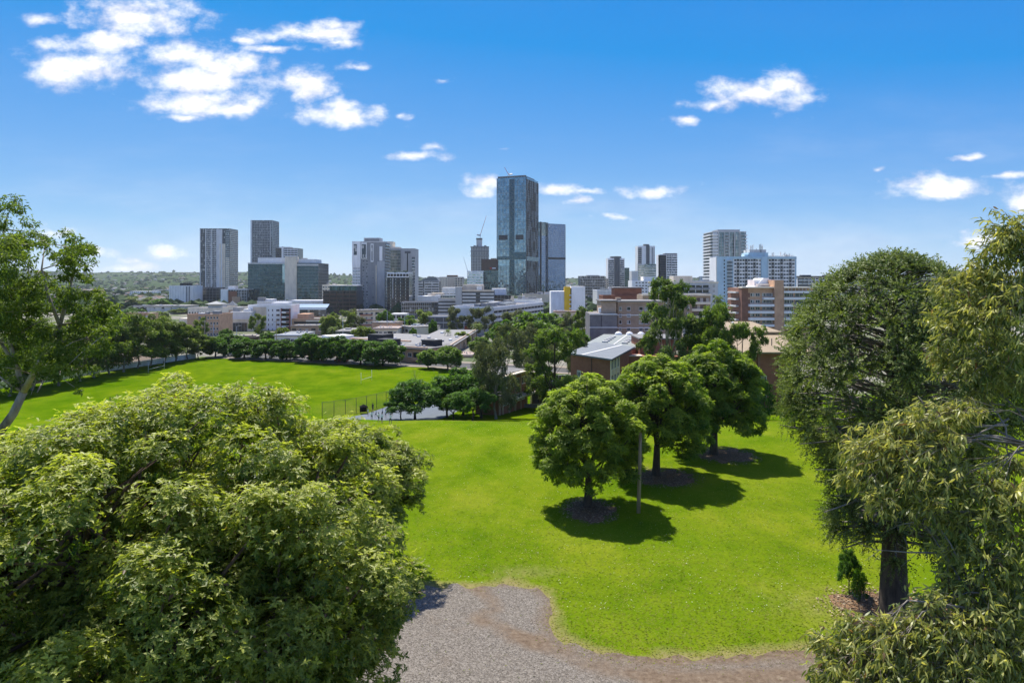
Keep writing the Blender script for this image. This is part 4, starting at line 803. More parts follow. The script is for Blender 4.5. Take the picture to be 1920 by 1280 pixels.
G_teal = glass('glass_teal', (.022, .055, .064), (.06, .115, .125), .07, (1.6, 3.4), .6, 0, .7); G_blue = glass('glass_blue', (.13, .225, .24), (.42, .53, .53), .06, (2.2, 4.0), .8, 0, .8); G_dark = glass('glass_dark', (.014, .018, .022), (.05, .06, .07), .1, (1.4, 3.2), .5, .10); G_viol = glass('glass_violet', (.10, .155, .25), (.22, .29, .40), .07, (1.6, 3.6), .8, 0, .8)
G_black = glass('glass_black', (.008, .009, .012), (.03, .033, .04), .12, (1.4, 3.2), .4); G_apt = glass('glass_flats', (.02, .026, .032), (.09, .11, .125), .1, (1.3, 3.0), .5, .22); G_green = glass('glass_green', (.08, .12, .12), (.25, .30, .29), .08, (1.6, 3.0), .6, .08, .6); G_bal = glass('balcony_glass', (.24, .28, .29), (.42, .47, .48), .12, (1.5, 3), .6, 0, .4)
RF_grey = metal_roof('roof_metal_grey', (.17, .185, .195), .6); RF_pale = metal_roof('roof_metal_pale', (.24, .26, .24), .6); RF_tan = metal_roof('roof_metal_tan', (.33, .245, .14), .65, .8); RF_white = metal_roof('roof_white', (.215, .205, .195), .75); RF_flat = wall('roof_membrane', (.19, .18, .17), .9, .3, .4, False); RF_pink = metal_roof('roof_pinkish', (.34, .25, .21), .7)
M_steel = plain('steel', (.30, .31, .32), .4, .7); M_white = plain('paint_white', (.78, .78, .76), .5); M_dk = plain('paint_dark', (.03, .03, .032), .5); M_rail = plain('rail_paint', (.5, .5, .49), .5)

ONE = {'floor_bands': 'floor_band', 'piers': 'pier', 'windows': 'window', 'window_sills': 'window_sill', 'balcony_slabs': 'balcony_slab', 'balustrades': 'balustrade', 'ribs': 'rib', 'mullions': 'mullion', 'louvre_fins': 'louvre_fin', 'screens': 'screen', 'dark_doors': 'dark_door', 'dark_columns': 'dark_column', 'posts': 'post', 'side_fins': 'side_fin', 'side_bands': 'side_band', 'antennas': 'antenna', 'walls': 'wall', 'stair_flights': 'stair_flight', 'crown_posts': 'crown_post', 'white_sashes': 'white_sash', 'left_wing_bands': 'left_wing_band', 'stone_joints': 'stone_joint'}
class Bld:
    """a block standing on the ground; A-B is its front edge as seen from the park, depth t behind it"""
    def __init__(s, name, label, pxL, pxR, ytop, d, t, wall_, dR=None, cat='building', core='walls', zbase=None, zt=None):
        dR = dR or d; s.A = Vector((PX(pxL, d), d)); s.B = Vector((PX(pxR, dR), dR)); e = (s.B - s.A); s.w = e.length; s.u = e / s.w; s.n = Vector((s.u.y, -s.u.x))
        s.t = t; s.C = s.B - s.n * t; s.D = s.A - s.n * t; dm = (d + dR) / 2; s.d = dm; m = (s.A + s.C) / 2
        s.z0 = (min(gzf(q.x, q.y) for q in (s.A, s.B, s.C, s.D)) - .3) if zbase is None else zbase; s.z1 = PZ(ytop, d) if zt is None else zt
        s.root = empty(name, (m.x, m.y, s.z0)); tag(s.root, label, cat); s.parts = {}; s.wallm = wall_
        if core: s.mb(core, wall_).prism([s.A, s.B, s.C, s.D], s.z0, s.z1)
    def mb(s, part, mat):
        k = (part, mat.name); s.parts.setdefault(k, (MB(), mat)); return s.parts[k][0]
    def face(s, f):
        return {'F': (s.A, s.u, s.n, s.w), 'R': (s.B, -s.n, s.u, s.t), 'L': (s.D, s.n, -s.u, s.t), 'K': (s.C, -s.u, -s.n, s.w)}[f]
    def pts(s, f, a, b, za, zb, n0, n1):
        o, u, n, w = s.face(f); q = lambda uu, nn: o + u * uu + n * nn
        r = [q(a, n1), q(b, n1), q(b, n0), q(a, n0)]; return [(*p, za) for p in r] + [(*p, zb) for p in r]
    def fb(s, part, mat, f, a, b, za, zb, n0=-.05, n1=.2):
        """box on face f: a..b metres along, za..zb heights, n0..n1 outwards"""
        s.mb(part, mat).hexa(s.pts(f, a, b, za, zb, n0, n1))
    def ff(s, part, mat, f, a, b, ya, yb, n0=-.05, n1=.2):
        """like fb with a,b as shares of the face and ya (lower), yb (upper) as photo rows"""
        w = s.face(f)[3]; s.fb(part, mat, f, a * w, b * w, s.Z(ya), s.Z(yb), n0, n1)
    def Z(s, py): return PZ(py, s.d)
    def lattice(s, f, bay=3.2, floor=3.3, pier=.5, span=1.0, proud=.25, mat=None, a=0.0, b=1.0, za=None, zb=None, pmat=None, edge=True, n0=-.02):
        w = s.face(f)[3]; u0, u1 = a * w, b * w; za = s.z0 + .3 if za is None else za; zb = s.z1 if zb is None else zb; mat = mat or s.wallm; pmat = pmat or mat
        nf = max(1, round((zb - za) / floor)); fh = (zb - za) / nf; nb = max(1, round((u1 - u0) / bay)); bw = (u1 - u0) / nb
        if span: 
            for i in range(nf): s.fb('floor_bands', mat, f, u0, u1, za + i * fh, za + i * fh + span, n0, proud)
            s.fb('floor_bands', mat, f, u0, u1, zb - span * .5, zb + .002, n0, proud)
        if pier:
            for i in range(nb + 1):
                if not edge and i in (0, nb): continue
                c = min(max(u0 + i * bw, u0 + pier / 2), u1 - pier / 2); s.fb('piers', pmat, f, c - pier / 2, c + pier / 2, za, zb - .004, n0 - .01, proud + .06)
    def punched(s, f, bay, floor, ww, wh, gl=None, a=0.0, b=1.0, za=None, zb=None, sill=.9, rim=None):
        """windows set as dark recess frames: pane slightly behind a raised surround"""
        w = s.face(f)[3]; u0, u1 = a * w, b * w; za = s.z0 + .3 if za is None else za; zb = s.z1 - .6 if zb is None else zb; gl = gl or G_apt
        nf = max(1, round((zb - za) / floor)); fh = (zb - za) / nf; nb = max(1, round((u1 - u0) / bay)); bw = (u1 - u0) / nb
        for i in range(nf):
            for j in range(nb):
                c = u0 + (j + .5) * bw; z = zb - (i + 1) * fh + sill; s.fb('windows', gl, f, c - ww / 2, c + ww / 2, z, z + wh, -.1, .04)
                if rim: s.fb('window_sills', rim, f, c - ww / 2 - .1, c + ww / 2 + .1, z - .12, z, -.05, .16)
    def balconies(s, f, floor, out=1.3, a=0.0, b=1.0, za=None, zb=None, slab=None, bal=None, hb=1.05, cols=1, gap=.3, st=.22):
        w = s.face(f)[3]; u0, u1 = a * w, b * w; za = s.z0 + 3 if za is None else za; zb = s.z1 if zb is None else zb; nf = max(1, round((zb - za) / floor)); fh = (zb - za) / nf; slab = slab or W_lgrey; bal = bal or G_bal; cw = (u1 - u0) / cols
        for i in range(nf):
            z = zb - (i + 1) * fh
            for j in range(cols):
                p, q = u0 + j * cw + gap, u0 + (j + 1) * cw - gap
                s.fb('balcony_slabs', slab, f, p, q, z - st, z, -.05, out); s.fb('balustrades', bal, f, p, q, z + .003, z + hb, out - .08, out - .02); s.fb('balustrades', bal, f, p, p + .05, z + .003, z + hb, .0, out - .09); s.fb('balustrades', bal, f, q - .05, q, z + .003, z + hb, .0, out - .09)
    def parapet(s, h=.9, th=.35, mat=None, over=.12):
        mat = mat or s.wallm; o = over
        for f in 'FRLK': w = s.face(f)[3]; e = 0 if f in 'FK' else o + th; s.fb('parapet', mat, f, -o if f in 'FK' else -o + th + o, w + o if f in 'FK' else w - th, s.z1 - .12, s.z1 + h, -th, o)
        s.mb('roof', RF_flat).prism([s.A - s.n * .4 + s.u * .4, s.B - s.n * .4 - s.u * .4, s.C + s.n * .4 - s.u * .4, s.D + s.n * .4 + s.u * .4], s.z1 - .05, s.z1 + .06)
    def on_top(s, part, mat, a, b, c, d_, h, z=None):
        """box on the roof: shares a..b along the front, c..d of the depth, h metres high"""
        z = s.z1 if z is None else z; q = lambda i, j: s.A + s.u * (i * s.w) - s.n * (j * s.t); s.mb(part, mat).prism([q(a, c), q(b, c), q(b, d_), q(a, d_)], z - .02, z + h)
    def plant(s, seed=1, n=4, h=2.2):
        r = random.Random(seed)
        for i in range(n): a = .12 + .65 * r.random(); c = .15 + .6 * r.random(); s.on_top('roof_plant', r.choice([W_lgrey, W_mgrey, M_steel]), a, a + .08 + .14 * r.random(), c, c + .1 + .15 * r.random(), h * (.5 + .7 * r.random()))
    def window(s, f, a, b, za, zb, gl=None, frame=None, sill=True, mull=1):
        """one real window: pane, raised frame bars and sill"""
        o = MB(); o.hexa(s.pts(f, a, b, za, zb, -.1, .03)); w = o.build('window', gl or G_apt, s.root)
        fr = MB(); t = .07
        for (p, q, y, z) in ((a, b, zb - t, zb), (a, b, za, za + t), (a, a + t, za + t, zb - t), (b - t, b, za + t, zb - t)): fr.hexa(s.pts(f, p, q, y, z, -.05, .09))
        for k in range(mull): c = a + (b - a) * (k + 1) / (mull + 1); fr.hexa(s.pts(f, c - t / 2, c + t / 2, za + t, zb - t, -.05, .08))
        if sill: fr.hexa(s.pts(f, a - .08, b + .08, za - .1, za, -.05, .18))
        link('frame', fr.mesh('frame', frame or M_white, s.root.location), w); return w
    def piece(s, name, mat, f, a, b, za, zb, n0, n1):
        o = MB(); o.hexa(s.pts(f, a, b, za, zb, n0, n1)); return o.build(name, mat, s.root)
    def done(s):
        for (p, _), (mb, mat) in s.parts.items():
            if 1 < len(mb.pc) <= 10:        # a few pieces: each a part of its own
                for (v0, f0), (v1, f1) in zip(mb.pc, mb.pc[1:] + [(len(mb.v), len(mb.f))]):
                    k = MB(); k.poly(mb.v[v0:v1], [tuple(i - v0 for i in f) for f in mb.f[f0:f1]]); k.build(ONE.get(p, p), mat, s.root)
            else:
                o = mb.build(p if len(mb.pc) > 1 else ONE.get(p, p), mat, s.root)
                if len(mb.pc) > 1: o['kind'] = 'stuff'
        return s

# ---- far left: residential towers and the teal offices
b = Bld('apartment_tower', 'tall slab tower with pale ribbed flank, leftmost on the skyline', 375, 431, 430, 1150, 34, G_dark)
b.lattice('F', 3.0, 3.15, .35, .8, .3, W_lgrey, .19, .60); b.lattice('F', 5, 3.15, .3, .25, .2, W_mgrey, 0, .19)
for a in (.0, .185, .37, .56, .60, .64, .68, .72): b.ff('ribs', W_white, 'F', a, a + .022, 541, 430, -.05, .9)
b.ff('flank', W_lgrey, 'F', .585, .75, 545, 431, -.05, .5); b.ff('ribs', W_cream, 'F', .66, .70, 545, 457, .4, 1.0); b.ff('ribs', W_cream, 'F', .73, .85, 545, 457, -.05, .8); b.ff('ribs', W_beige, 'F', .77, .79, 545, 458, .5, 1.2); b.ff('ribs', W_cream, 'F', .87, .99, 545, 482, -.05, 1.1); b.ff('ribs', W_beige, 'F', .92, .94, 545, 483, 1, 1.4)
b.balconies('F', 3.15, 1.6, .86, 1.0, None, None, W_lgrey, G_bal); b.lattice('R', 4, 3.15, .5, .9, .2, W_cream); b.parapet(1.4); b.plant(3); b.done()
b = Bld('apartment_tower', 'tallest of the left towers, dark gridded with a white edge fin', 470, 511, 414, 1300, 36, G_dark)
b.lattice('F', 3.2, 3.15, .4, .9, .3, W_grey, .1, 1); b.ff('edge_fin', W_white, 'F', 0, .07, 545, 414, -.05, 1.2); b.ff('edge_fin', W_lgrey, 'F', .9, .93, 478, 420, -.05, .9); b.balconies('F', 3.15, 1.3, .93, 1.03); b.lattice('R', 4, 3.15, .4, 1, .3, W_grey); b.parapet(1.0); b.done()
b = Bld('apartment_tower', 'small dark tower with white banded right half behind the teal offices', 517, 558, 466, 1150, 30, G_black)
b.lattice('F', 3, 3.3, .25, .5, .2, W_dgrey, 0, .25); b.lattice('F', 6, 3.3, .3, 1.4, .4, W_white, .38, 1); b.ff('edge_fin', W_white, 'F', .27, .36, 510, 462, -.05, .7); b.on_top('roof_plant', W_lgrey, .1, .6, .2, .7, 3); b.parapet(.8); b.done()
b = Bld('office_building', 'wide teal glass office block with a cream lift core', 465, 597, 493, 800, 44, G_teal)
b.lattice('F', 1.7, 3.7, .10, .42, .12, W_dgrey, .185, .52, None, b.Z(494)); b.lattice('F', 1.7, 3.7, .10, .18, .08, W_mgrey, 0, .185); b.lattice('F', 1.7, 3.7, .12, .4, .12, W_mgrey, .70, 1)
b.ff('lift_core', W_cream, 'F', .53, .695, 570, 481, -6, 1.6); b.ff('glass_slot', G_blue, 'F', .49, .525, 530, 495, -.05, .35); b.ff('cornice', W_lgrey, 'F', 0, .53, 495, 492.5, -.3, .5); b.ff('cornice', W_lgrey, 'F', .695, 1, 498, 495, -.3, .5)
b.on_top('penthouse', W_white, .12, .53, .1, .7, 6.3); b.on_top('penthouse', W_white, .70, .94, .1, .7, 4.5); b.on_top('roof_plant', M_steel, .72, .8, .2, .3, 6); b.lattice('R', 1.7, 3.7, .1, .4, .1, W_mgrey); b.done()
b = Bld('civic_building', 'white ribbed windowless block left of the black glass offices', 317, 361, 536, 800, 26, W_white); 
for i in range(9): b.ff('ribs', W_mgrey if i in (6, 7) else W_lgrey, 'F', .05 + i * .112, .062 + i * .112 + (.05 if i in (6, 7) else 0), 590, 537, -.05, .35)
b.on_top('roof_plant', W_black, .42, .78, .1, .5, 3.4); b.parapet(.4); b.done()
b = Bld('office_building', 'low black glass office beside the white ribbed block', 361, 418, 541, 830, 24, G_black); b.lattice('F', 4, 3.6, .2, .35, .25, W_mgrey); b.on_top('roof_plant', W_dgrey, .2, .5, .2, .6, 1.8); b.on_top('roof_plant', W_dgrey, .6, .9, .2, .6, 1.4); b.done()
b = Bld('office_building', 'brick and glass block with a white end wall below the leftmost tower', 414, 463, 543, 780, 24, G_dark); b.lattice('F', 3, 3.4, .3, .5, .25, W_lgrey, .28, 1); b.ff('end_wall', W_white, 'F', 0, .27, 600, 543, -.05, .5); b.ff('brick_panel', W_red, 'F', .3, .62, 600, 546, -.05, .7); b.ff('brick_panel', W_org, 'F', .44, .75, 600, 556, -.05, 1.2); b.on_top('roof_plant', W_white, .2, .48, .2, .6, 4); b.parapet(.5, .3, W_white); b.done()
b = Bld('apartment_building', 'distant white block of flats above the left tree row', 243, 292, 546, 1350, 20, W_white); b.punched('F', 4, 3, 2, 1.4); b.done()
b = Bld('apartment_building', 'distant grey flats between the white flats and ribbed block', 286, 320, 543, 1450, 20, W_grey); b.balconies('F', 3, 1.5, 0, 1, None, None, W_lgrey, G_bal, 1, 3); b.done()
b = Bld('train_shed', 'long low blue and white shed seen over the gum row', 192, 260, 582, 640, 10, W_white); b.lattice('F', 4, 6, .4, 1, .2, W_blue); b.ff('blue_panel', plain('shed_blue', (.12, .27, .42)), 'F', .02, .55, 590, 583.5, -.05, .3); b.done()

# ---- left low town
b = Bld('civic_building', 'long cream civic building with small square windows', 352, 416, 578, 600, 30, W_cream); b.punched('F', 2.4, 4, 1.1, 1.6, G_dark, .02, .5, b.Z(590), b.Z(579)); b.on_top('gable_tower', W_lgrey, .55, .98, .1, .6, 3.6); b.mb('gable_roof', RF_grey).poly([(*(b.A + b.u * b.w * .5 + b.n * .4), b.z1 + 3.6), (*(b.A + b.u * b.w * 1.0 + b.n * .4), b.z1 + 3.6), (*(b.A + b.u * b.w * .75 - b.n * 6), b.z1 + 6.2), (*(b.A + b.u * b.w * .5 - b.n * 14), b.z1 + 3.6), (*(b.A + b.u * b.w - b.n * 14), b.z1 + 3.6)], [(0, 1, 2), (1, 4, 2), (4, 3, 2), (3, 0, 2), (0, 3, 4, 1)]); b.parapet(.5); b.done()
b = Bld('civic_building', 'cream stone block with pyramid roofed stair tower', 415, 466, 577, 585, 26, W_cream); b.punched('F', 5, 5, 2, 2.5, G_dark, .0, .35); b.ff('brick_panel', W_org, 'F', .28, 1, 590, 581, -.05, .5); q = b.A + b.u * b.w * .32 - b.n * 5; b.mb('stair_tower', W_cream).prism([(q.x - 3.2, q.y - 3.2), (q.x + 3.2, q.y - 3.2), (q.x + 3.2, q.y + 3.2), (q.x - 3.2, q.y + 3.2)], b.z1, b.z1 + 2); b.mb('pyramid_roof', RF_grey).poly([(q.x - 3.5, q.y - 3.5, b.z1 + 2.01), (q.x + 3.5, q.y - 3.5, b.z1 + 2.01), (q.x + 3.5, q.y + 3.5, b.z1 + 2.01), (q.x - 3.5, q.y + 3.5, b.z1 + 2.01), (q.x, q.y, b.z1 + 6)], [(0, 1, 4), (1, 2, 4), (2, 3, 4), (3, 0, 4), (3, 2, 1, 0)]); b.parapet(.4); b.done()
b = Bld('apartment_building', 'orange brick flats with rows of small windows behind the gum row', 351, 411, 591, 372, 18, W_org)
w = b.w
for i in range(5):
    for j in range(4): b.window('F', w * (.63 + j * .095), w * (.63 + j * .095) + .9, b.z1 - 3.0 * (i + 1) + 1.0, b.z1 - 3.0 * (i + 1) + 2.3, G_dark, None, True, 0)
    b.window('F', w * .35, w * .35 + 1.4, b.z1 - 3.0 * (i + 1) + .9, b.z1 - 3 * (i + 1) + 2.4, G_apt); b.piece('balcony', W_beige, 'F', w * .44, w * .56, b.z1 - 3 * (i + 1) + .1, b.z1 - 3 * (i + 1) + 1.1, -.05, .8)
b.ff('recess', W_dgrey, 'F', .565, .595, 640, 592, -.05, .1); b.parapet(.6); b.plant(5, 3, 1.6); b.done()
b = Bld('apartment_building', 'low cream wing attached behind the orange brick flats', 336, 352, 597, 385, 12, W_cream); b.balconies('F', 3, 1, 0, 1, None, None, W_cream, W_white); b.done()
b = Bld('hall', 'cream hall with a tall dark glazed corner', 408, 474, 600, 420, 24, W_beige); b.ff('stone_joints', W_cream, 'F', 0, .45, 606, 605, -.05, .08); b.ff('glazed_corner', G_dark, 'F', .44, .84, 628, 605, -.05, .25)
for i in range(6): b.ff('mullions', W_mgrey, 'F', .44 + i * .08, .446 + i * .08, 628, 605, -.05, .42)
b.on_top('upper_storey', W_lgrey, .28, .9, .15, .8, 5); b.on_top('roof_plant', W_mgrey, .3, .5, .3, .6, 7.5); b.on_top('roof_plant', W_lgrey, .6, .8, .3, .6, 6.5); b.parapet(.6); b.done()
b = Bld('apartment_building', 'white flats with a blank beige end and red framed balconies', 465, 545, 574, 430, 18, W_white); w = b.w
b.ff('end_wall', W_beige, 'F', .12, .43, 640, 575.5, -.05, .35); b.ff('end_wall', W_white, 'F', 0, .115, 640, 592, -.05, .3)
for i in range(7):
    z = b.z1 - 1.2 - 3.0 * (i + 1)
    for a, ww in ((.47, .7), (.56, .8), (.66, 2.2)): b.window('F', w * a, w * a + ww, z + 1.0, z + 2.3, G_dark, None, True, 0)
    b.piece('balcony', W_white, 'F', w * .80, w * .90, z - .1, z + .95, -.05, 1.4); b.piece('balcony', plain('frame_red', (.25, .07, .05)), 'F', w * .905, w * .985, z - .1, z + .5, -.05, 1.2); b.piece('balcony_door', G_black, 'F', w * .80, w * .985, z + .96, z + 2.6, -.05, .06)
b.ff('red_frame', plain('frame_red', (.25, .07, .05)), 'F', .785, .80, 625, 578, -.05, 1.5); b.ff('red_frame', plain('frame_red', (.25, .07, .05)), 'F', .985, 1.0, 625, 578, -.05, 1.5); b.on_top('roof_plant', W_white, .5, .88, .2, .7, 2.2); b.parapet(.8); b.done()
b = Bld('station_hall', 'low hall with sloping blue glass roof behind the white flats', 540, 612, 577, 520, 22, G_dark); b.mb('glass_roof', plain('roof_blue', (.13, .24, .38), .25)).hexa([(*(b.A + b.n * 1.5), b.z1 - 1.4), (*(b.B + b.n * 1.5), b.z1 - 1.4), (*(b.B - b.n * 9), b.z1 + 2.2), (*(b.A - b.n * 9), b.z1 + 2.2), (*(b.A + b.n * 1.5), b.z1 - 1.1), (*(b.B + b.n * 1.5), b.z1 - 1.1), (*(b.B - b.n * 9), b.z1 + 2.6), (*(b.A - b.n * 9), b.z1 + 2.6)]); b.lattice('F', 5, 4, .3, .4, .2, W_dgrey); b.done()
b = Bld('hall', 'long white roofed podium below the teal offices', 482, 612, 566, 640, 26, W_lgrey); b.on_top('roof_plant', W_white, .05, .2, .2, .6, 2.5); b.on_top('roof_plant', W_mgrey, .0, .09, .05, .3, 4.2); b.on_top('roof_plant', W_white, .45, .95, .3, .9, 1.4); b.parapet(.7, .4, W_white); b.done()
b = Bld('car_park', 'orange brick car park with open concrete decks', 543, 613, 599, 432, 24, W_org)
for i in range(4): b.ff('deck_opening', W_black, 'F', .50 if i else .12, .99, 606.5 + i * 6.4, 602.8 + i * 6.4, -.05, .1); b.ff('deck_edge', W_cream, 'F', .44, 1.0, 602.8 + i * 6.4, 600.2 + i * 6.4, -.05, .6)
b.on_top('stair_block', W_org, .18, .48, .1, .6, 3.4); b.parapet(.6, .3, W_org); b.done()
b = Bld('office_building', 'dark brown banded office block left of the grey tower', 606, 668, 545, 620, 30, G_black); b.lattice('F', 5.5, 3.4, .35, .9, .3, W_brown); b.on_top('upper_storey', G_teal, .18, 1, .05, .8, 4.4); b.on_top('roof_slab', W_lgrey, .16, 1.02, .04, .82, .5, b.z1 + 4.4); b.done()
b = Bld('office_building', 'cream office rising behind the dark brown one', 604, 640, 534, 760, 26, W_cream); b.punched('F', 3, 3.6, 2, 1.5, G_dark); b.plant(9, 4); b.done()
b = Bld('warehouse', 'grey low warehouse behind the brown office', 590, 612, 552, 900, 20, W_lgrey); b.parapet(.5); b.done()

# ---- grey tower cluster
b = Bld('apartment_tower', 'stepped grey and white apartment tower left of the centre', 661, 722, 454, 680, 26, W_mgrey); w = b.w
b.ff('white_bay', W_white, 'F', -.01, .25, 500, 452.5, -.05, 1.0); b.ff('white_bay', W_lgrey, 'F', 0, .25, 590, 500, -.05, .7); b.ff('bay_glass', G_apt, 'F', .045, .14, 478, 458, .6, 1.15); b.ff('white_bay', W_white, 'F', .27, .44, 485, 455, -.05, .8); b.ff('bay_glass', G_apt, 'F', .29, .42, 484, 458, .3, .95)
b.lattice('F', 2.4, 3.0, .25, .8, 1.25, W_white, .01, .25, None, b.Z(496)); b.balconies('F', 3, 1.3, .01, .25, None, b.Z(503), W_white, G_bal, 1, 2, .1)
b.punched('F', 3.0, 3.0, 1.5, 1.3, G_apt, .28, .50, None, b.Z(487), .8, W_white); b.punched('F', 5, 6.0, .8, 1.3, G_apt, .58, .68, None, b.Z(500), .8); b.ff('slot_frame', W_white, 'F', .56, .645, 491, 457, -.05, .5); b.ff('slot_glass', G_dark, 'F', .585, .62, 489, 459, .3, .58); b.lattice('F', 2, 3.0, .0, .5, .3, W_grey, .28, .44, b.Z(484), b.Z(457))
b.ff('right_bay', W_grey, 'F', .76, .99, 590, 490, -.05, 1.0); b.punched('F', 3.6, 3.0, 2.0, 1.0, G_apt, .78, .95, None, b.Z(492), .9, W_white); b.ff('edge_fin', W_cream, 'F', .72, .745, 588, 497, -.05, 1.2); b.ff('white_bay', W_white, 'F', .83, .92, 489, 462, -.05, .9)
for (p, f_) in (('windows', 'F'),): pass
o, u, n, _ = b.face('F')
k = b.parts.get(('windows', G_apt.name))
b.on_top('lift_overrun', W_lgrey, .32, .82, .15, .7, 4.6); b.on_top('lift_overrun', W_mgrey, .36, .80, .12, .14, 3.6); b.balconies('R', 3, 1.4, .05, .9); b.parapet(.8, .3, W_lgrey); b.done()
b = Bld('apartment_tower', 'glass and grey concrete tower just behind the stepped grey one', 720, 778, 467, 730, 28, W_grey)
b.ff('glass_wall', G_green, 'F', .06, .54, 590, 469, -.05, .3); b.lattice('F', 1.8, 3.1, .12, .35, .45, W_mgrey, .06, .54, None, b.Z(469)); b.ff('core_slot', W_black, 'F', .74, .775, 570, 475, -.05, .12); b.ff('core_cap', W_dgrey, 'F', .67, .86, 475, 471, -.05, .3); b.balconies('F', 3.1, 1.4, .90, 1.0, None, b.Z(482), W_white, G_bal, 1, 1, .05); b.ff('side_glass', G_apt, 'F', .905, .998, 590, 482, -.05, .1)
b.on_top('penthouse', W_cream, -.02, .25, .2, .8, 8.5); b.on_top('penthouse', W_cream, .25, .46, .2, .8, 2.6); b.parapet(.7); b.done()
b = Bld('apartment_tower', 'black glazed block with white framed top and roof garden', 726, 767, 512, 655, 22, G_black)
b.lattice('F', 3.0, 3.1, .15, .25, .2, W_dgrey, 0, 1, None, b.Z(520)); b.lattice('F', 3.2, 3.4, .35, .9, .7, W_white, 0, 1, b.Z(520), b.Z(512.5)); b.ff('white_sashes', M_white, 'F', .25, .27, 560, 521, -.05, .35); b.punched('F', 4.4, 3.1, .7, 1.6, G_bal, .05, .95, None, b.Z(521)); b.balconies('L', 3.1, 1.3, .05, .95, None, None, W_lgrey, G_bal); b.parapet(.9, .3, W_white)
r = random.Random(4)
for i in range(9): u_ = .06 + .1 * i; q = b.A + b.u * (b.w * u_) - b.n * 1.4; b.mb('roof_garden', leaf_mat('roof_plants', (.03, .06, .02), (.10, .14, .04))).dome((q.x, q.y, b.z1 + .3), 1.3 + .6 * r.random(), 1.4 + 1.2 * r.random(), 7, 3)
b.done()
b = Bld('office_building', 'low grey office with a fine vertical lattice front', 753, 842, 567, 560, 20, G_dark); b.lattice('F', 1.7, 3.6, .14, .35, .3, W_lgrey, 0, .62); b.lattice('F', 2.4, 3.6, .14, .3, .3, W_mgrey, .63, 1); b.parapet(.5, .3, W_mgrey); b.done()
b = Bld('shop_building', 'pale arcade with square openings beside the black block', 733, 762, 588, 470, 12, W_lgrey); b.lattice('F', 4, 4, .6, .9, .5, W_lgrey); b.punched('F', 4, 4, 2.8, 2.4, G_black); b.done()
b = Bld('office_building', 'grey banded office with slanted white roof in the middle distance', 784, 823, 527, 900, 24, G_dark); b.lattice('F', 12, 3.4, .4, 1.6, .4, W_lgrey, .3, 1); b.lattice('F', 9, 3.4, .3, 1.4, .4, W_lgrey, 0, .24); b.mb('slanted_roof', RF_grey).hexa([(*(b.A), b.z1), (*(b.B), b.z1), (*(b.C), b.z1), (*(b.D), b.z1), (*(b.A + b.u * b.w * .55), b.z1 + 5.5), (*(b.A + b.u * b.w * .85), b.z1 + 5.5), (*(b.C - b.u * b.w * .15), b.z1 + 5.5), (*(b.D + b.u * b.w * .55), b.z1 + 5.5)]); b.done()
b = Bld('apartment_building', 'cream gridded block behind the banded car park', 824, 868, 519, 960, 26, W_cream); b.lattice('F', 3.4, 3.3, 1.0, 1.2, .3, W_cream, 0, .3); b.punched('F', 3.6, 3.2, 2.2, 1.6, G_dark, .02, .98, None, b.Z(521)); b.ff('blank_panel', W_beige, 'F', .36, .62, 548, 520, -.05, .4); b.on_top('roof_plant', W_brown, .3, .75, .2, .6, 2.4); b.done()
b = Bld('office_building', 'small white stepped office in front of the cream gridded block', 829, 864, 539, 760, 20, W_white); b.lattice('F', 4, 3.5, .3, 1.5, .35, W_white); b.punched('F', 4, 3.5, 3.4, 1.7, G_dark); b.done()
b = Bld('office_building', 'little glass fronted office below the white stepped one', 826, 858, 554, 640, 14, G_green); b.lattice('F', 2, 3.4, .12, .4, .2, W_lgrey); b.done()
b = Bld('shop_building', 'jumble of pale low roofs left of the banded car park', 783, 832, 555, 700, 26, W_white); b.plant(12, 7, 2.5); b.on_top('upper_storey', W_beige, .5, .95, .2, .7, 3); b.done()

# ---- centre
b = Bld('car_park', 'grey car park with pale bands and a tall blank end wall', 854, 926, 545, 520, 28, W_dgrey)
b.ff('end_wall', W_grey, 'F', 0, .165, 600, 537.5, -10, .9)
for i in range(6): y = 552.5 + i * 6.4; b.ff('deck_band', W_lgrey, 'F', .18, .53, y, y - 3.0, -.05, .6); b.ff('deck_band', W_lgrey, 'F', .64, 1.0, y, y - 3.0, -.05, .6); b.ff('deck_band', G_dark, 'F', .535, .635, y, y - 3.2, -.05, .2)
b.ff('deck_band', W_beige, 'F', .17, 1.0, 546.3, 543.5, -.05, .7); b.on_top('stair_block', W_beige, .18, .72, .2, .7, 4.6); b.on_top('roof_tank', M_white, .55, .68, .05, .2, 3); b.done()
b = Bld('car_park', 'lower left wing of the grey banded car park', 822, 855, 560, 535, 22, W_dgrey)
for i in range(5): y = 564 + i * 6.4; b.ff('deck_band', W_lgrey, 'F', .0, 1.0, y, y - 2.6, -.05, .5)
b.done()
b = Bld('tower_under_construction', 'grey concrete tower under construction with a core above its roof', 883, 916, 463, 1420, 34, W_grey)
b.lattice('F', 3.2, 3.2, .8, .5, .4, W_lgrey); b.punched('F', 3.2, 3.2, 1.8, 1.9, G_black); b.on_top('lift_core', W_lgrey, .3, .62, .2, .6, 19); b.on_top('lift_core', W_dgrey, .29, .63, .19, .61, 3.5, b.z1 + 15.5); r = random.Random(2)
for i in range(10): a = r.random() * .9; b.on_top('formwork', r.choice([W_mgrey, W_lgrey]), a, a + .08, .02, .12, 1 + 4 * r.random())
for z_ in (462, 470, 478): b.ff('screens', W_mgrey, 'F', -.03, 1.03, z_ + 2, z_, -.05, 1.2)
b.done(); TC = b
b = Bld('office_building', 'white and pale blue office at the foot of the construction tower', 876, 906, 509, 930, 22, G_blue); b.lattice('F', 6, 3.6, .3, 1.7, .4, W_white); b.parapet(.8, .4, W_white); b.done()
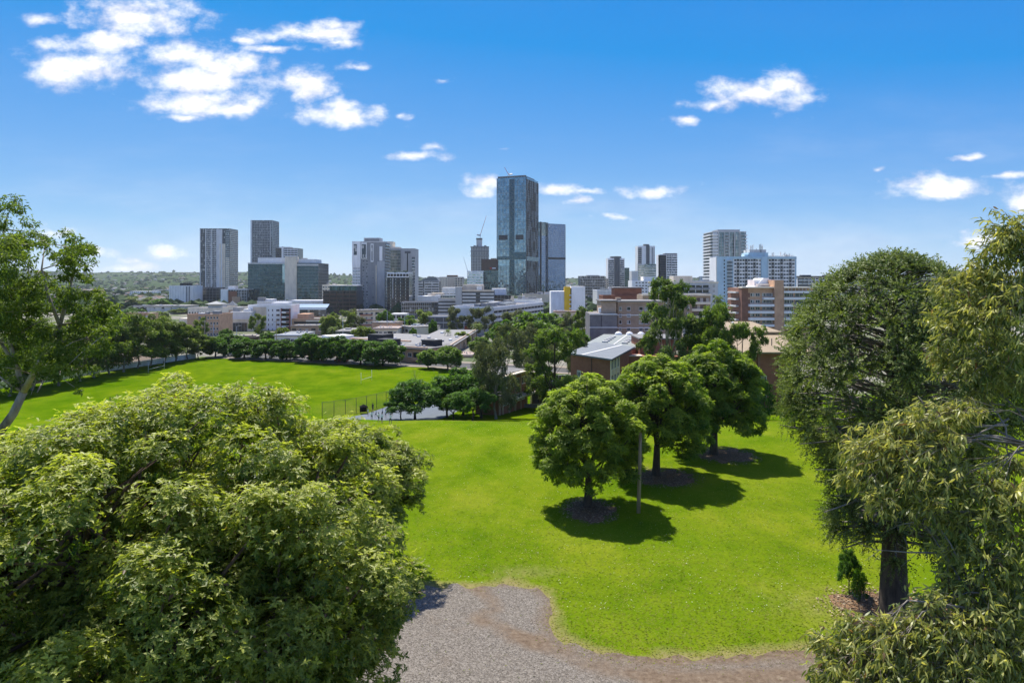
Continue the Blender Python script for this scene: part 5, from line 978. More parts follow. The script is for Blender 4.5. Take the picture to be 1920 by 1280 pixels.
b = Bld('office_building', 'teal glass office with a dark brown crown left of the tallest tower', 903, 934, 488, 1000, 30, G_teal); b.lattice('F', 3, 3.6, .12, .25, .1, W_mgrey, 0, 1, None, b.Z(505)); b.ff('crown', W_brown, 'F', -.01, 1.01, 507, 486, -.05, .5); b.piece('sign', plain('sign_red', (.45, .05, .03)), 'F', b.w * .5, b.w * .62, b.Z(504), b.Z(501.5), .5, .7); b.piece('sign', M_white, 'F', b.w * .64, b.w * .86, b.Z(503.8), b.Z(501.8), .5, .7); b.done()
b = Bld('apartment_tower', 'thin brick toned tower peeping between the construction tower and tallest tower', 920, 934, 484, 1500, 24, W_beige); b.lattice('F', 4, 3.2, .4, 1.2, .3, W_beige); b.punched('F', 4, 3.2, 2.4, 1.7, G_dark); b.done()
# tallest tower
b = Bld('skyscraper', 'tallest glass skyscraper with notched blue front and dark ribbed side', 932, 987, 335, 1200, 62, G_blue, 1180, 'skyscraper'); w = b.w; top = b.z1; M_dfin = plain('fin_bronze', (.10, .085, .075), .5, .3); M_lfin = plain('fin_pale', (.34, .35, .35), .4, .4)
for (a0, a1, y0, y1) in ((.0, .42, 481, 336), (.60, 1.0, 472, 336), (.60, 1.0, 560, 489), (.02, .42, 560, 498)):
    b.lattice('F', 1.55, 4.0, .10, .18, .16, W_mgrey, a0, a1, b.Z(y0), b.Z(y1)); b.lattice('F', 6.2, 12.6, .28, .5, .30, M_lfin, a0, a1, b.Z(y0), b.Z(y1))
b.ff('dark_slot', G_teal, 'F', .425, .595, 560, 336, -.05, .12); b.lattice('F', 30, 4, 0, .25, .2, W_dgrey, .425, .595, None, top - 2)
for a0, a1 in ((.06, .36), (.64, .90)):
    b.ff('plant_louvre', W_black, 'F', a0, a1, 449.5, 440.5, .1, .40)
    for i in range(11): b.ff('louvre_fins', W_dgrey, 'F', a0 + (a1 - a0) * i / 11, a0 + (a1 - a0) * i / 11 + .006, 449.5, 440.5, .3, .7)
b.ff('sky_lobby', G_teal, 'F', -.005, 1.005, 487, 480.5, -.05, .45); b.ff('sky_lobby', G_teal, 'F', .6, 1.0, 487, 473, -.05, .42); b.lattice('F', 5, 5, .1, .3, .55, W_mgrey, 0, 1, b.Z(487), b.Z(481))
b.ff('edge_post', M_lfin, 'F', -.012, .008, 560, 333, -.2, .5); b.ff('edge_post', W_dgrey, 'F', .985, 1.01, 560, 333, -.2, .5)
r = random.Random(8); fw = b.t; nb = 15; zt_ = top - 3
b.fb('side_glass', G_black, 'R', .3, fw - .2, b.z0, zt_, -.02, .12)
for i in range(nb + 1):
    z = b.z0 + 2
    while z < zt_:
        h = r.choice([12.4, 16.5, 20.6, 24.8]); z2 = min(z + h, zt_); b.fb('side_fins', M_lfin if r.random() < .45 else M_dfin, 'R', max(0, fw * i / nb - .5), min(fw, fw * i / nb + (.5 if r.random() < .6 else .9)), z, z2 - .6, -.05, .75); z = z2
for i in range(int((zt_ - b.z0) / 4.13)): b.fb('side_bands', M_dfin, 'R', .1, fw - .1, b.z0 + i * 4.13, b.z0 + i * 4.13 + .9, -.04, .3)
b.ff('sky_lobby', G_teal, 'R', 0, .98, 489, 481, -.05, .9)
b.on_top('crown_screen', W_dgrey, .02, .98, .01, .05, 3.2); b.on_top('crown_screen', W_mgrey, .02, .5, .1, .5, 2.4); b.on_top('roof_plant', W_dgrey, .5, .95, .2, .8, 2.6)
for i in range(12): b.on_top('crown_posts', W_mgrey, .03 + i * .08, .04 + i * .08, .0, .008, 4.0)
b.done(); TT = b
b = Bld('skyscraper', 'violet blue glass skyscraper right of the tallest tower', 1027, 1060, 419, 1290, 46, G_viol, 1310, 'skyscraper')
b.lattice('F', 3.2, 3.9, .14, .22, .12, W_mgrey, 0, 1, b.Z(482), b.Z(420)); b.lattice('F', 3.2, 3.9, .14, .22, .12, W_mgrey, 0, 1, None, b.Z(487)); b.ff('belt', W_black, 'F', -.01, 1.01, 486.5, 482.5, -.05, .4); b.ff('edge_post', W_dgrey, 'F', -.02, .02, 560, 418, -.3, .4); b.ff('edge_post', M_lfin, 'F', .985, 1.01, 560, 422, -.3, .3)
o_, u_, n_, w_ = b.face('F'); q0 = b.A - b.u * 15.5 - b.n * 3; b.mb('left_wing', G_viol).prism([q0, b.A - b.n * 3, b.A - b.n * 26, q0 - b.n * 23], b.z0, b.Z(443)); b.mb('left_wing_top', G_green).prism([q0, b.A - b.n * 3 - b.u * .1, b.A - b.n * 26 - b.u * .1, q0 - b.n * 23], b.Z(443), b.Z(418)); b.mb('left_wing_edge', W_black).prism([q0 - b.u * .4 + b.n * .3, q0 + b.u * 3.4 + b.n * .3, q0 + b.u * 3.4 - b.n * .5, q0 - b.u * .4 - b.n * .5], b.z0, b.Z(417))
for i in range(int((b.Z(443) - b.z0) / 3.9)): z = b.z0 + i * 3.9; e1 = q0 + b.u * 3.5 + b.n * .25; e2 = b.A - b.n * 2.75 - b.u * .5; b.mb('left_wing_bands', W_mgrey).prism([e1, e2, e2 - b.n * .3, e1 - b.n * .3], z, z + .5)
mk = MB(); mk.poly([(*(b.A + b.u * 2.5 + b.n * .5), b.Z(426)), (*(b.A + b.u * 4 + b.n * .5), b.Z(426)), (*(b.A + b.u * 5.5 + b.n * .5), b.Z(422.5)), (*(b.A + b.u * 4.4 + b.n * .5), b.Z(422.5)), (*(b.A + b.u * 3.4 + b.n * .5), b.Z(424.8)), (*(b.A + b.u * 2.5 + b.n * .5), b.Z(423))], [(0, 1, 2, 3, 4, 5)]); mk.build('logo_mark', M_white, b.root)
b.on_top('roof_plant', W_dgrey, -.3, .1, .2, .6, 3); b.done()
b = Bld('office_building', 'white box above dark glass right of the banded car park', 922, 949, 541, 560, 16, W_white); b.ff('glass_base', G_black, 'F', 0, 1, 590, 553, -.05, .2); b.done()
b = Bld('office_building', 'low black glass block below the tallest tower', 925, 960, 553, 545, 16, G_black); b.lattice('F', 3, 3.5, .2, .3, .2, W_mgrey); b.done()
b = Bld('shop_building', 'white walled low shop with rooftop machines below the tallest tower', 958, 1016, 562, 520, 18, W_white); b.plant(21, 6, 2.4); b.ff('pink_end', W_beige, 'F', 0, .1, 580, 555, -.05, .4); b.parapet(.6, .3, W_white); b.done()
b = Bld('shop_building', 'beige flat roofed shops behind the white walled one', 980, 1036, 553, 760, 30, W_beige); b.plant(22, 6, 3); b.parapet(.8); b.done()
b = Bld('car_park', 'pale multi deck car park running away to the right behind the gums', 925, 1018, 578, 380, 26, W_lgrey, 470)
for i in range(5): z = b.z1 - 1.1 - i * 3.0; b.fb('deck_opening', W_black, 'F', .5, b.w - .5, z - 1.7, z - .35, -.05, .06); b.fb('deck_edge', W_lgrey, 'F', 0, b.w, z - .35, z + .75, -.05, .45)
for i in range(14): b.fb('posts', W_lgrey, 'F', b.w * i / 14, b.w * i / 14 + .35, b.z0, b.z1 - 1, -.04, .2)
b.plant(31, 7, 2.2); b.parapet(.9, .3, W_white); b.done()
b = Bld('shop_building', 'long roofs of dark low shops with a red sign panel behind the grey gums', 800, 925, 594, 385, 16, W_dgrey); b.lattice('F', 5, 4, .3, .6, .3, W_grey); b.piece('sign', plain('sign_rust', (.34, .09, .05)), 'F', b.w * .56, b.w * .68, b.Z(622), b.Z(611), -.05, .4); b.parapet(.5, .3, W_lgrey); b.done()
b = Bld('apartment_building', 'flats with pale blue left half, yellow stripe and blank white wall', 1033, 1097, 546, 480, 18, W_white); w = b.w
b.ff('blue_half', wall('render_blue_white', (.62, .67, .73)), 'F', 0, .38, 600, 547, -.05, .25); b.ff('yellow_stripe', W_yel, 'F', .39, .57, 600, 537.5, -4, .7); b.ff('white_wall', W_white, 'F', .60, 1.0, 600, 537, -14, .5); b.ff('slot', W_black, 'F', .57, .60, 600, 540, -.05, .3)
for i in range(6):
    z = b.z1 - 3.1 * (i + 1)
    for a, ww in ((.04, 1.6), (.23, 1.5), (.31, 1.0)): b.window('F', w * a, w * a + ww, z + .9, z + 2.2, G_dark, None, True, 0)
    b.piece('balcony', W_lgrey, 'F', w * .535, w * .60, z - .1, z + .8, .4, 1.3)
b.balconies('R', 3.1, 1.6, .05, .95, None, None, W_lgrey, G_bal); b.done()
b = Bld('office_building', 'low wide dark banded office on the skyline right of the two skyscrapers', 1088, 1134, 518, 900, 30, G_dark); b.lattice('F', 3.2, 3.7, .2, .7, .3, W_grey); b.on_top('roof_plant', W_grey, .3, .8, .2, .7, 1.6); b.parapet(.5); b.done()
b = Bld('office_building', 'narrow grey brown block beside the dark banded office', 1133, 1141, 522, 940, 20, W_beige); b.punched('F', 2.5, 3.4, 1.2, 1.6, G_dark); b.done()
b = Bld('apartment_tower', 'slender tower with dark middle stripe and rounded white sides', 1140, 1171, 484, 1000, 22, W_white)
b.balconies('F', 3.1, 1.6, 0, .36, None, None, W_white, W_lgrey); b.balconies('F', 3.1, 1.6, .72, 1, None, None, W_white, W_lgrey); b.ff('side_glass', G_apt, 'F', .02, .36, 560, 487, -.05, .1); b.ff('side_glass', G_apt, 'F', .72, .98, 560, 487, -.05, .1); b.ff('dark_stripe', W_dgrey, 'F', .38, .70, 560, 480.5, -6, 1.2); b.on_top('crown', W_dgrey, .2, .82, .1, .7, 2.6); b.done()
b = Bld('office_building', 'thin dark blue glass block touching the slender striped tower', 1171, 1180, 502, 1020, 18, G_teal); b.lattice('F', 2, 3.6, .1, .3, .1, W_dgrey); b.done()
b = Bld('apartment_tower', 'white tower with black vertical stripes above the signed office', 1196, 1228, 461, 1120, 24, W_white)
b.ff('dark_bay', G_black, 'F', 0, .22, 520, 464, -.05, .3); b.lattice('F', 5, 3.3, 0, .8, .6, W_lgrey, 0, .22, None, b.Z(464)); b.ff('dark_stripe', W_dgrey, 'F', .48, .68, 520, 459, -3, .8); b.ff('dark_stripe', W_black, 'F', .82, .86, 520, 464, -.05, .3); b.ff('dark_stripe', W_black, 'F', .93, .96, 520, 464, -.05, .3); b.on_top('crown', W_dgrey, .38, .66, .1, .5, 3); b.done()
b = Bld('office_building', 'curved green glass office carrying a white company name', 1209, 1240, 495, 960, 26, G_green); b.lattice('F', 20, 3.7, 0, .9, .3, W_lgrey, 0, 1, None, b.Z(501)); b.ff('sign_band', G_teal, 'F', 0, 1, 501, 495, -.05, .4); b.ff('left_wing', W_lgrey, 'F', -.42, .0, 560, 495, -6, -.2); b.ff('left_glass', G_green, 'F', -.40, -.02, 560, 497, -.25, .0); b.lattice('F', 20, 3.7, 0, .8, .1, W_lgrey, -.4, -.02, None, b.Z(500), None, True, -.1)
tx = bpy.data.curves.new('lettering', 'FONT'); tx.body = 'Deloitte.'; tx.size = 4.6; tx.extrude = .08; tx.materials.append(M_white); to = bpy.data.objects.new('lettering_curve', tx); COL.objects.link(to); lm = bpy.data.meshes.new_from_object(to.evaluated_get(bpy.context.evaluated_depsgraph_get())); bpy.data.objects.remove(to); to = bpy.data.objects.new('lettering', lm); COL.objects.link(to); to.parent = b.root; q = b.A + b.u * 1.0 + b.n * .55; to.location = (q.x - b.root.location.x, q.y - b.root.location.y, b.Z(500.3) - b.z0); to.rotation_euler = (R(90), 0, math.atan2(b.u.y, b.u.x)); b.done()
b = Bld('office_building', 'white stepped office in front of the signed glass office', 1185, 1240, 526, 780, 26, W_white); b.punched('F', 3.6, 3.5, 2.2, 1.3, G_dark, .1, .98); b.on_top('upper_storey', W_white, .4, .85, .1, .7, 4.6); b.on_top('upper_storey', W_lgrey, .0, .22, .1, .7, 11); b.on_top('upper_storey', G_teal, .86, 1.0, .05, .3, 4); b.done()
b = Bld('apartment_tower', 'tower half black and half white gridded left of the grey flats', 1237, 1270, 477, 860, 22, W_white)
b.ff('dark_half', W_black, 'F', 0, .36, 560, 478, -8, .5); b.lattice('F', 2.2, 3.1, 0, .5, .75, W_dgrey, 0, .36, None, b.Z(480)); b.ff('side_glass', G_apt, 'F', .38, .99, 560, 478, -.05, .1); b.lattice('F', 3.0, 3.1, .35, .9, .3, W_white, .38, .68); b.balconies('F', 3.1, 1.5, .68, .99, None, None, W_white, W_white); b.on_top('crown', W_dgrey, .3, 1, .05, .6, 1.5); b.done()
b = Bld('apartment_tower', 'far tiny blue grey tower right of the grey flats roof', 1313, 1321, 518, 2600, 20, G_viol); b.lattice('F', 4, 3.6, .2, .4, .2, W_grey); b.done()
b = Bld('office_building', 'low pale roofs between the slender tower and white stepped office', 1120, 1186, 545, 700, 40, W_lgrey); b.plant(41, 8, 3.2); b.parapet(.7, .3, W_white); b.done()
b = Bld('office_building', 'white slab edge behind the low pale roofs', 1178, 1200, 515, 1050, 20, W_lgrey); b.punched('F', 3, 3.4, 1.2, 1.4, G_dark, .5, 1); b.done()
b = Bld('office_building', 'flat pale building line just right of the violet skyscraper', 1060, 1090, 538, 1000, 30, W_lgrey); b.plant(43, 5, 3); b.done()
# ---- right hand town
b = Bld('apartment_building', 'grey concrete flats with balconies behind the tall pale gum', 1228, 1346, 530, 400, 18, W_lgrey); w = b.w
b.punched('F', 3.0, 3.0, 1.4, 1.6, G_apt, .0, .4, None, b.Z(532), .8); b.lattice('F', 4.0, 3.0, .4, .9, .9, W_lgrey, .42, .86, None, b.Z(533)); b.ff('recess', G_dark, 'F', .42, .86, 580, 533.5, -.05, .15); b.balconies('F', 3, 1.6, .42, .86, None, b.Z(533), W_lgrey, W_mgrey, 1.0, 4, .2); b.punched('F', 3.2, 3.0, 1.3, 1.5, G_apt, .87, 1.0, None, b.Z(532), .8)
b.on_top('penthouse', W_cream, .32, .62, .2, .8, 4.0); b.on_top('penthouse', W_lgrey, .62, .98, .3, .8, 1.2); b.parapet(.6, .3, W_cream, .4); b.done()
b = Bld('apartment_building', 'lower cream and grey flats before the grey concrete flats', 1205, 1332, 553, 300, 14, W_tan); w = b.w
for i in range(4):
    z = b.z1 - .8 - 3.0 * (i + 1); b.piece('balcony', W_cream, 'F', w * .72, w * .99, z - .25, z + .8, -.05, 1.4); b.piece('balcony_door', G_apt, 'F', w * .73, w * .98, z + .81, z + 2.5, -.05, .08); b.piece('balcony', W_lgrey, 'F', w * .34, w * .60, z - .25, z + .7, -.05, 1.0)
    for a in (.04, .12, .22, .29, .64): b.window('F', w * a, w * a + 1.5, z + .9, z + 2.2, G_apt)
b.ff('roof_edge', W_cream, 'F', -.01, 1.01, 554.5, 551.5, -.4, .9); b.on_top('roof_deck', RF_flat, .02, .98, .05, .95, .4); b.done()
b = Bld('apartment_tower', 'tall green glazed tower with balconies behind the pale blue slab', 1336, 1399, 435, 640, 30, G_green)
b.lattice('F', 3.0, 3.0, .25, .35, .25, W_grey, .17, .96, None, b.Z(437)); b.ff('dark_columns', G_dark, 'F', .36, .46, 560, 440, -.05, .15); b.ff('dark_columns', G_dark, 'F', .60, .68, 560, 440, -.05, .15); b.balconies('F', 3.0, 1.3, .34, .48, None, None, W_lgrey, G_bal); b.balconies('F', 3.0, 1.3, .82, .95, None, None, W_lgrey, G_bal)
for a in (.165, .335, .48, .64, .80): b.ff('ribs', W_lgrey, 'F', a, a + .018, 560, 434, -.05, .8)
b.ff('side_bay', W_lgrey, 'F', 0, .15, 560, 436, -.05, .2); b.balconies('F', 3.0, 1.6, -.01, .15, None, None, W_white, W_white, .95, 1, .05); b.balconies('F', 3.0, 1.6, .95, 1.02, None, b.Z(436), W_white, W_white, .95, 1, .05); b.balconies('L', 3, 1.6, .05, .95, None, None, W_white, W_white); b.on_top('penthouse', W_grey, .2, .86, .15, .8, 2.6); b.parapet(.6, .3, W_lgrey); b.done()
b = Bld('apartment_building', 'long pale blue slab of flats with outside stair and roof antennas', 1344, 1493, 482, 480, 18, W_white); w = b.w
b.ff('blue_wall', W_blue, 'F', 0, .205, 600, 481, -1, .5); b.ff('blue_wall', W_blue, 'F', .555, .64, 600, 481, -1, 1.2); b.ff('blue_cornice', W_blue, 'F', .20, 1.0, 485.5, 481, -1, .55); b.ff('blue_wall', W_blue, 'F', .985, 1.0, 600, 481, -1, .3)
for i in range(15):
    y = 488 + i * 6.65; z = b.Z(y); b.fb('stair_flights', W_dgrey, 'F', w * .125, w * .19, z - 1.9, z - 1.15, .45, 1.5); b.fb('stair_flights', W_lgrey, 'F', w * .13, w * .185, z - .5, z + .15, .45, 1.7); b.fb('windows', G_dark, 'F', w * .085, w * .10, z - .8, z + .5, .3, .56); b.fb('windows', G_dark, 'F', w * .535, w * .55, z - .8, z + .4, -.05, .1)
    for (a0, a1, nb_) in ((.215, .525, 9), (.65, .98, 9)):
        for j in range(nb_):
            u0 = w * (a0 + (a1 - a0) * j / nb_); bw = w * (a1 - a0) / nb_
            if j % 3 == 1: b.fb('balcony_recess', G_black, 'F', u0 + .1, u0 + bw - .1, z - 1.0, z + .9, -.05, .08); b.fb('balcony_panel', W_lgrey if (i + j) % 2 else W_mgrey, 'F', u0, u0 + bw, z - 1.5, z - .6, -.05, .8)
            else: b.fb('windows', G_apt, 'F', u0 + .25, u0 + bw - .2, z - .7, z + .7, -.05, .06)
b.on_top('round_plant', W_blue, .41, .66, .1, .9, 3.2); b.on_top('round_plant', W_lgrey, .43, .64, .15, .85, 5.4); b.on_top('round_plant', W_blue, .36, .42, .1, .5, 1.8); r = random.Random(6)
for i in range(46): a = r.choice([.42 + .22 * r.random(), .66 + .3 * r.random(), .84 + .15 * r.random()]); c = .1 + .5 * r.random(); h = (5.4 if a < .65 else 0) + 1 + 3.2 * r.random(); b.on_top('antennas', r.choice([M_white, M_steel]), a, a + .0035 + .004 * r.random(), c, c + .02, h)
for i in range(3): b.on_top('antenna_rail', M_steel, .65, .99, .1 + .15 * i, .105 + .15 * i, .12, b.z1 + .9)
b.done()
# cream flats with long balconies
b = Bld('apartment_building', 'cream brick flats with long white balcony bands and a central chimney tower', 1392, 1540, 540, 232, 15, W_org); w = b.w
b.piece('end_wall', W_maroon, 'L', -.05, b.t, b.z0, b.z1, -.05, .25); b.piece('end_wall', W_maroon, 'F', -.3, w * .07, b.z0, b.z1, -.05, .14); b.piece('stair_tower', W_org, 'F', w * .385, w * .50, b.z0, b.Z(525), -6, 1.6)
rows = [(545.5, 549), (557.5, 561.5), (570, 574.5), (582.7, 587.2), (595.2, 599.7), (607.7, 612)]
for i, (ya, yb) in enumerate(rows):
    za, zb = b.Z(yb), b.Z(ya)
    if i: b.piece('balcony', W_white, 'F', w * .07 if i > 1 else w * .25, w * .383, za, zb, -.05, 1.6)
    b.piece('balcony', W_white, 'F', w * .465 + (w * .04), w * 1.0, za, zb, -.05, 1.6)
    if i < 5:
        top_ = b.Z(rows[i + 1][0]) ; fl = b.Z(rows[i + 1][0]); ce = za
        for a, ww in ((.10, 1.4), (.165, 1.5), (.25, 1.2), (.30, 1.3), (.345, 1.0)): b.window('F', w * a, w * a + ww, fl + .35, ce - .12, G_apt, M_white, False)
        for a, ww in ((.53, 1.8), (.60, 1.2), (.665, 2.9), (.78, 2.6), (.87, 1.6), (.93, 1.8)): b.window('F', w * a, w * a + ww, fl + .2, ce - .1, G_apt, M_white, False)
        b.piece('brick_panel', W_maroon, 'F', w * .072, w * .095, fl, ce, -.05, .12)
b.piece('roof_edge', W_cream, 'F', -.4, w * .385, b.Z(540), b.Z(537.5), -3, 1.0); b.piece('roof_edge', W_cream, 'F', w * .505, w * .86, b.Z(540), b.Z(538), -3, 1.6)
for i in range(5): b.piece('side_balcony', W_lgrey, 'L', b.t * .2, b.t * .8, b.Z(550 + i * 13), b.Z(547 + i * 13), -.05, 1.3)
b.on_top('penthouse', W_white, .22, .56, .35, .8, 2.8); q = lambda a, c: b.A + b.u * (b.w * a) - b.n * (b.t * c)
b.mb('sloped_plant', W_white).hexa([(*q(.2, .3), b.z1), (*q(.4, .3), b.z1), (*q(.4, .9), b.z1), (*q(.2, .9), b.z1), (*q(.33, .3), b.z1 + 3.4), (*q(.4, .3), b.z1 + 3.4), (*q(.4, .9), b.z1 + 3.4), (*q(.33, .9), b.z1 + 3.4)])
for i in range(10): a = .52 + .045 * i; b.piece('pergola_post', M_white, 'F', w * a, w * a + .12, b.Z(545), b.Z(539.5), .9, 1.02)
b.plant(4, 4, 1.6); b.done()
for (l, x0, x1, lb) in ((0, 1495, 1536, 'distant black roofed white flats just right of the cream banded flats'), (1, 1538, 1579, 'distant black roofed white flats nearest the bunya dome')):
    b = Bld('apartment_building', lb, x0, x1, 519.5, 620, 16, W_white); b.balconies('F', 3, 1.3, .02, .62, None, None, W_white, G_bal, 1, 3, .2); b.ff('dark_doors', G_apt, 'F', .02, .62, 560, 521, -.05, .1); b.ff('dark_doors', G_dark, 'F', .68, .98, 560, 521, -.05, .1); b.ff('cream_bay', W_cream, 'F', .64, .98, 560, 533, -.05, .9); b.lattice('F', 3, 3, .4, .9, 1.0, W_white, .64, .98); b.on_top('roof_slab', W_black, -.02, 1.02, -.1, 1.02, 1.0); b.on_top('roof_plant', W_dgrey, .3, .7, .2, .6, 2); b.done()
b = Bld('apartment_building', 'red brick flats with a pale roof beyond the tan flats', 1131, 1206, 556, 330, 16, W_red); w = b.w; b.on_top('upper_storey', W_red, .3, .98, .1, .8, 4.0); b.on_top('roof', RF_white, .26, 1.0, .06, .86, .5, b.z1 + 4.0); b.punched('F', 4, 3, 1.4, 1.3, G_dark, .3, .98, None, b.z1 - .5); b.on_top('grey_wall', W_mgrey, .46, .98, -.3, .05, 1.6, b.z1 - 5); b.parapet(.5, .3, W_red); b.done()
# tan flats with grey brick end
b = Bld('apartment_building', 'tan brick flats stepped above a grey brick end wall', 1158, 1245, 566, 205, 13, W_tan); w = b.w
for i, y in enumerate((570, 582.5, 595, 607.5, 620)):
    z = b.Z(y) - 1.9
    for a, ww in ((.03, .8), (.2, 1.1), (.46, 1.2), (.58, 1.2), (.78, 1.0), (.9, 1.0)): b.window('F', w * a, w * a + ww, z, z + 1.05, G_dark if (i + int(a * 10)) % 3 else G_bal, M_white, True, 0)
for y in (566, 590.5, 614.5): b.piece('floor_band', W_white, 'F', -.1, w + .1, b.Z(y) - .16, b.Z(y) + .1, -.05, .22)
b.piece('stair_window', G_bal, 'F', w * .655, w * .70, b.Z(600), b.Z(568), -.05, .3); b.on_top('roof', RF_white, -.03, 1.02, -.05, 1.02, .35); b.on_top('chimney', W_tan, .02, .12, .3, .5, 1.2); b.done()
b = Bld('apartment_building', 'grey brick end block of the tan flats', 1106, 1157, 588, 200, 12, W_gbr); w = b.w; b.piece('floor_band', W_white, 'F', -.1, w + .1, b.Z(590), b.Z(588.3), -.05, .22); b.piece('floor_band', W_white, 'F', -.1, w + .1, b.Z(614.5), b.Z(613), -.05, .22); b.on_top('upper_storey', W_tan, .44, 1.0, .12, .95, 3.6); b.on_top('upper_roof', RF_white, .40, 1.04, .08, 1, .3, b.z1 + 3.6); b.piece('pipe', W_black, 'F', w * .42, w * .43, b.Z(613), b.Z(590), -.05, .12); b.piece('balcony', W_white, 'F', w * .36, w * .44, b.z1 + .2, b.z1 + 1.6, -3, -1.6); b.done()
# ---- school: metal roofed brick block
def school():
    S1 = Bld('school_building', 'red brick school block with a grey metal roof by the lawn', 1070, 1144, 676, 147, 26, W_red, 136.5, 'building', None)
    A, B_ = S1.A, S1.B; z0 = S1.z0; ze = PZ(675, 136.5); C = Vector((PX(1186, 155), 155)); D = A + (C - B_)
    S1.C, S1.D = C, D; S1.n = Vector((S1.u.y, -S1.u.x)); rt = S1.root
    w1 = MB(); w1.prism([A, B_, C, D], z0, ze); o1 = w1.build('brick_walls', W_red, rt)
    rg = MB(); ridge0 = A.lerp(B_, .5); r0, r1 = A.lerp(D, .0), D
    hi = PZ(650.5, 155)
    def rp(p, z): return (p.x, p.y, z)
    ov = .7; a2 = A - S1.u * ov + (B_ - C).normalized() * ov; b2 = B_ + S1.u * ov + (B_ - C).normalized() * ov; c2 = C + S1.u * ov; d2 = D - S1.u * ov
    rg.hexa([rp(a2, ze + .02), rp(b2, ze + .02), rp(c2, hi - .2), rp(d2, hi - .2), rp(a2, ze + .35), rp(b2, ze + .35), rp(c2, hi + .15), rp(d2, hi + .15)]); o = rg.build('metal_roof', RF_grey, rt)
    fl = MB(); e0, e1 = a2.lerp(b2, .34), d2.lerp(c2, .70); e = (b2 - a2).normalized() * .35; fl.hexa([rp(e0 - e, ze + .36), rp(e0 + e, ze + .36), rp(e1 + e, hi + .16), rp(e1 - e, hi + .16), rp(e0 - e, ze + .42), rp(e0 + e, ze + .42), rp(e1 + e, hi + .22), rp(e1 - e, hi + .22)]); link('ridge_flashing', fl.mesh('ridge_flashing', W_lgrey, rt.location), o)
    # flank to the right of the corner: strips of windows between pale panels
    v = (C - B_); L_ = v.length; v.normalize(); nv = Vector((v.y, -v.x)) if v.x > 0 else Vector((v.y, -v.x))
    def q(s, nn, z): p = B_ + v * s + nv * nn; return (p.x, p.y, z)
    def slab(name, mat, s0, s1, za, zb, n0, n1, par=rt):
        m_ = MB(); m_.hexa([q(s0, n1, za), q(s1, n1, za), q(s1, n0, za), q(s0, n0, za), q(s0, n1, zb), q(s1, n1, zb), q(s1, n0, zb), q(s0, n0, zb)]); return m_.build(name, mat, par)
    fh = (ze - z0 - .5) / 3
    for i in range(3):
        zf = z0 + .4 + i * fh
        for j in range(3):
            s0 = .35 + j * 2.3; g = slab('window', G_dark, s0, s0 + 2.0, zf + 1.1, zf + fh - .25, -.05, .06); slab_ = MB()
            for (x0, x1, y0, y1) in ((s0, s0 + .09, zf + 1.1, zf + fh - .25), (s0 + 1.0, s0 + 1.08, zf + 1.1, zf + fh - .25), (s0 + 1.91, s0 + 2.0, zf + 1.1, zf + fh - .25), (s0 + .09, s0 + 1.91, zf + 1.1, zf + 1.2)): slab_.hexa([q(x0, .12, y0), q(x1, .12, y0), q(x1, -.03, y0), q(x0, -.03, y0), q(x0, .12, y1), q(x1, .12, y1), q(x1, -.03, y1), q(x0, -.03, y1)])
            link('frame', slab_.mesh('frame', M_white, rt.location), g); slab('spandrel_panel', W_beige, s0, s0 + 2.0, zf - .1, zf + 1.06, -.05, .08)
    for j in range(4): slab('pier', W_cream, .05 + j * 2.3, .3 + j * 2.3, z0, ze, -.05, .22)
    # left front: a shallow pier line and a few small windows
    S1.z1 = ze; S1.piece('downpipe', W_brown, 'F', S1.w * .55, S1.w * .56, z0, ze - .1, -.02, .12)
    for (a, z_) in ((.12, 2.0), (.18, 5.4)): S1.window('F', S1.w * a, S1.w * a + 1.2, z0 + z_, z0 + z_ + 1.3, G_apt, M_white)
    # second, paler roof and long back wing
    A2 = Vector((PX(1098, 166.5), 166.5)); B2 = Vector((PX(1191, 157), 157)); C2 = Vector((PX(1214, 190), 190)); D2 = Vector((PX(1132, 192), 192)); za, zb = PZ(649.5, 160), PZ(627.5, 191)
    w2 = MB(); w2.prism([A2, B2, C2, D2], z0, min(za, zb) - .35); w2.build('rear_walls', W_red, rt); r2 = MB(); r2.hexa([rp(A2, za - .3), rp(B2, za - .3), rp(C2, zb - .3), rp(D2, zb - .3), rp(A2, za + .1), rp(B2, za + .1), rp(C2, zb + .1), rp(D2, zb + .1)]); o = r2.build('rear_roof', RF_pale, rt)
    def on(u_, v_, h=0): a = A2.lerp(B2, u_); c = D2.lerp(C2, u_); p = a.lerp(c, v_); return (p.x, p.y, za + (zb - za) * v_ + .1 + h)
    m_ = MB(); m_.hexa([on(.545, .02, .01), on(.57, .02, .01), on(.57, .98, .01), on(.545, .98, .01), on(.545, .02, .1), on(.57, .02, .1), on(.57, .98, .1), on(.545, .98, .1)]); link('ridge_flashing', m_.mesh('ridge_flashing', W_lgrey, rt.location), o)
    for i in range(5):
        for k, u0 in enumerate((.27, .68)):
            v0 = .18 + .12 * i; m_ = MB(); m_.hexa([on(u0, v0, .0), on(u0 + .11, v0, .0), on(u0 + .11, v0 + .05, .0), on(u0, v0 + .05, .0), on(u0, v0, .35), on(u0 + .11, v0, .35), on(u0 + .11, v0 + .05, .35), on(u0, v0 + .05, .35)]); link('skylight', m_.mesh('skylight', W_grey, rt.location), o)
    for u0 in (.35, .6, .86): m_ = MB(); p = on(u0, .97, -.1); m_.dome(p, 1.1, 1.0, 10, 3); link('roof_vent', m_.mesh('roof_vent', M_white, rt.location), o)
    return S1
school()
b = Bld('school_building', 'lower red brick wing with flat parapet behind the middle lawn tree', 1160, 1278, 668, 152, 16, W_red); w = b.w
for a in (.36, .40, .72): b.window('F', w * a, w * a + 1.3, b.z1 - 2.4, b.z1 - 1.4, G_dark, M_white)
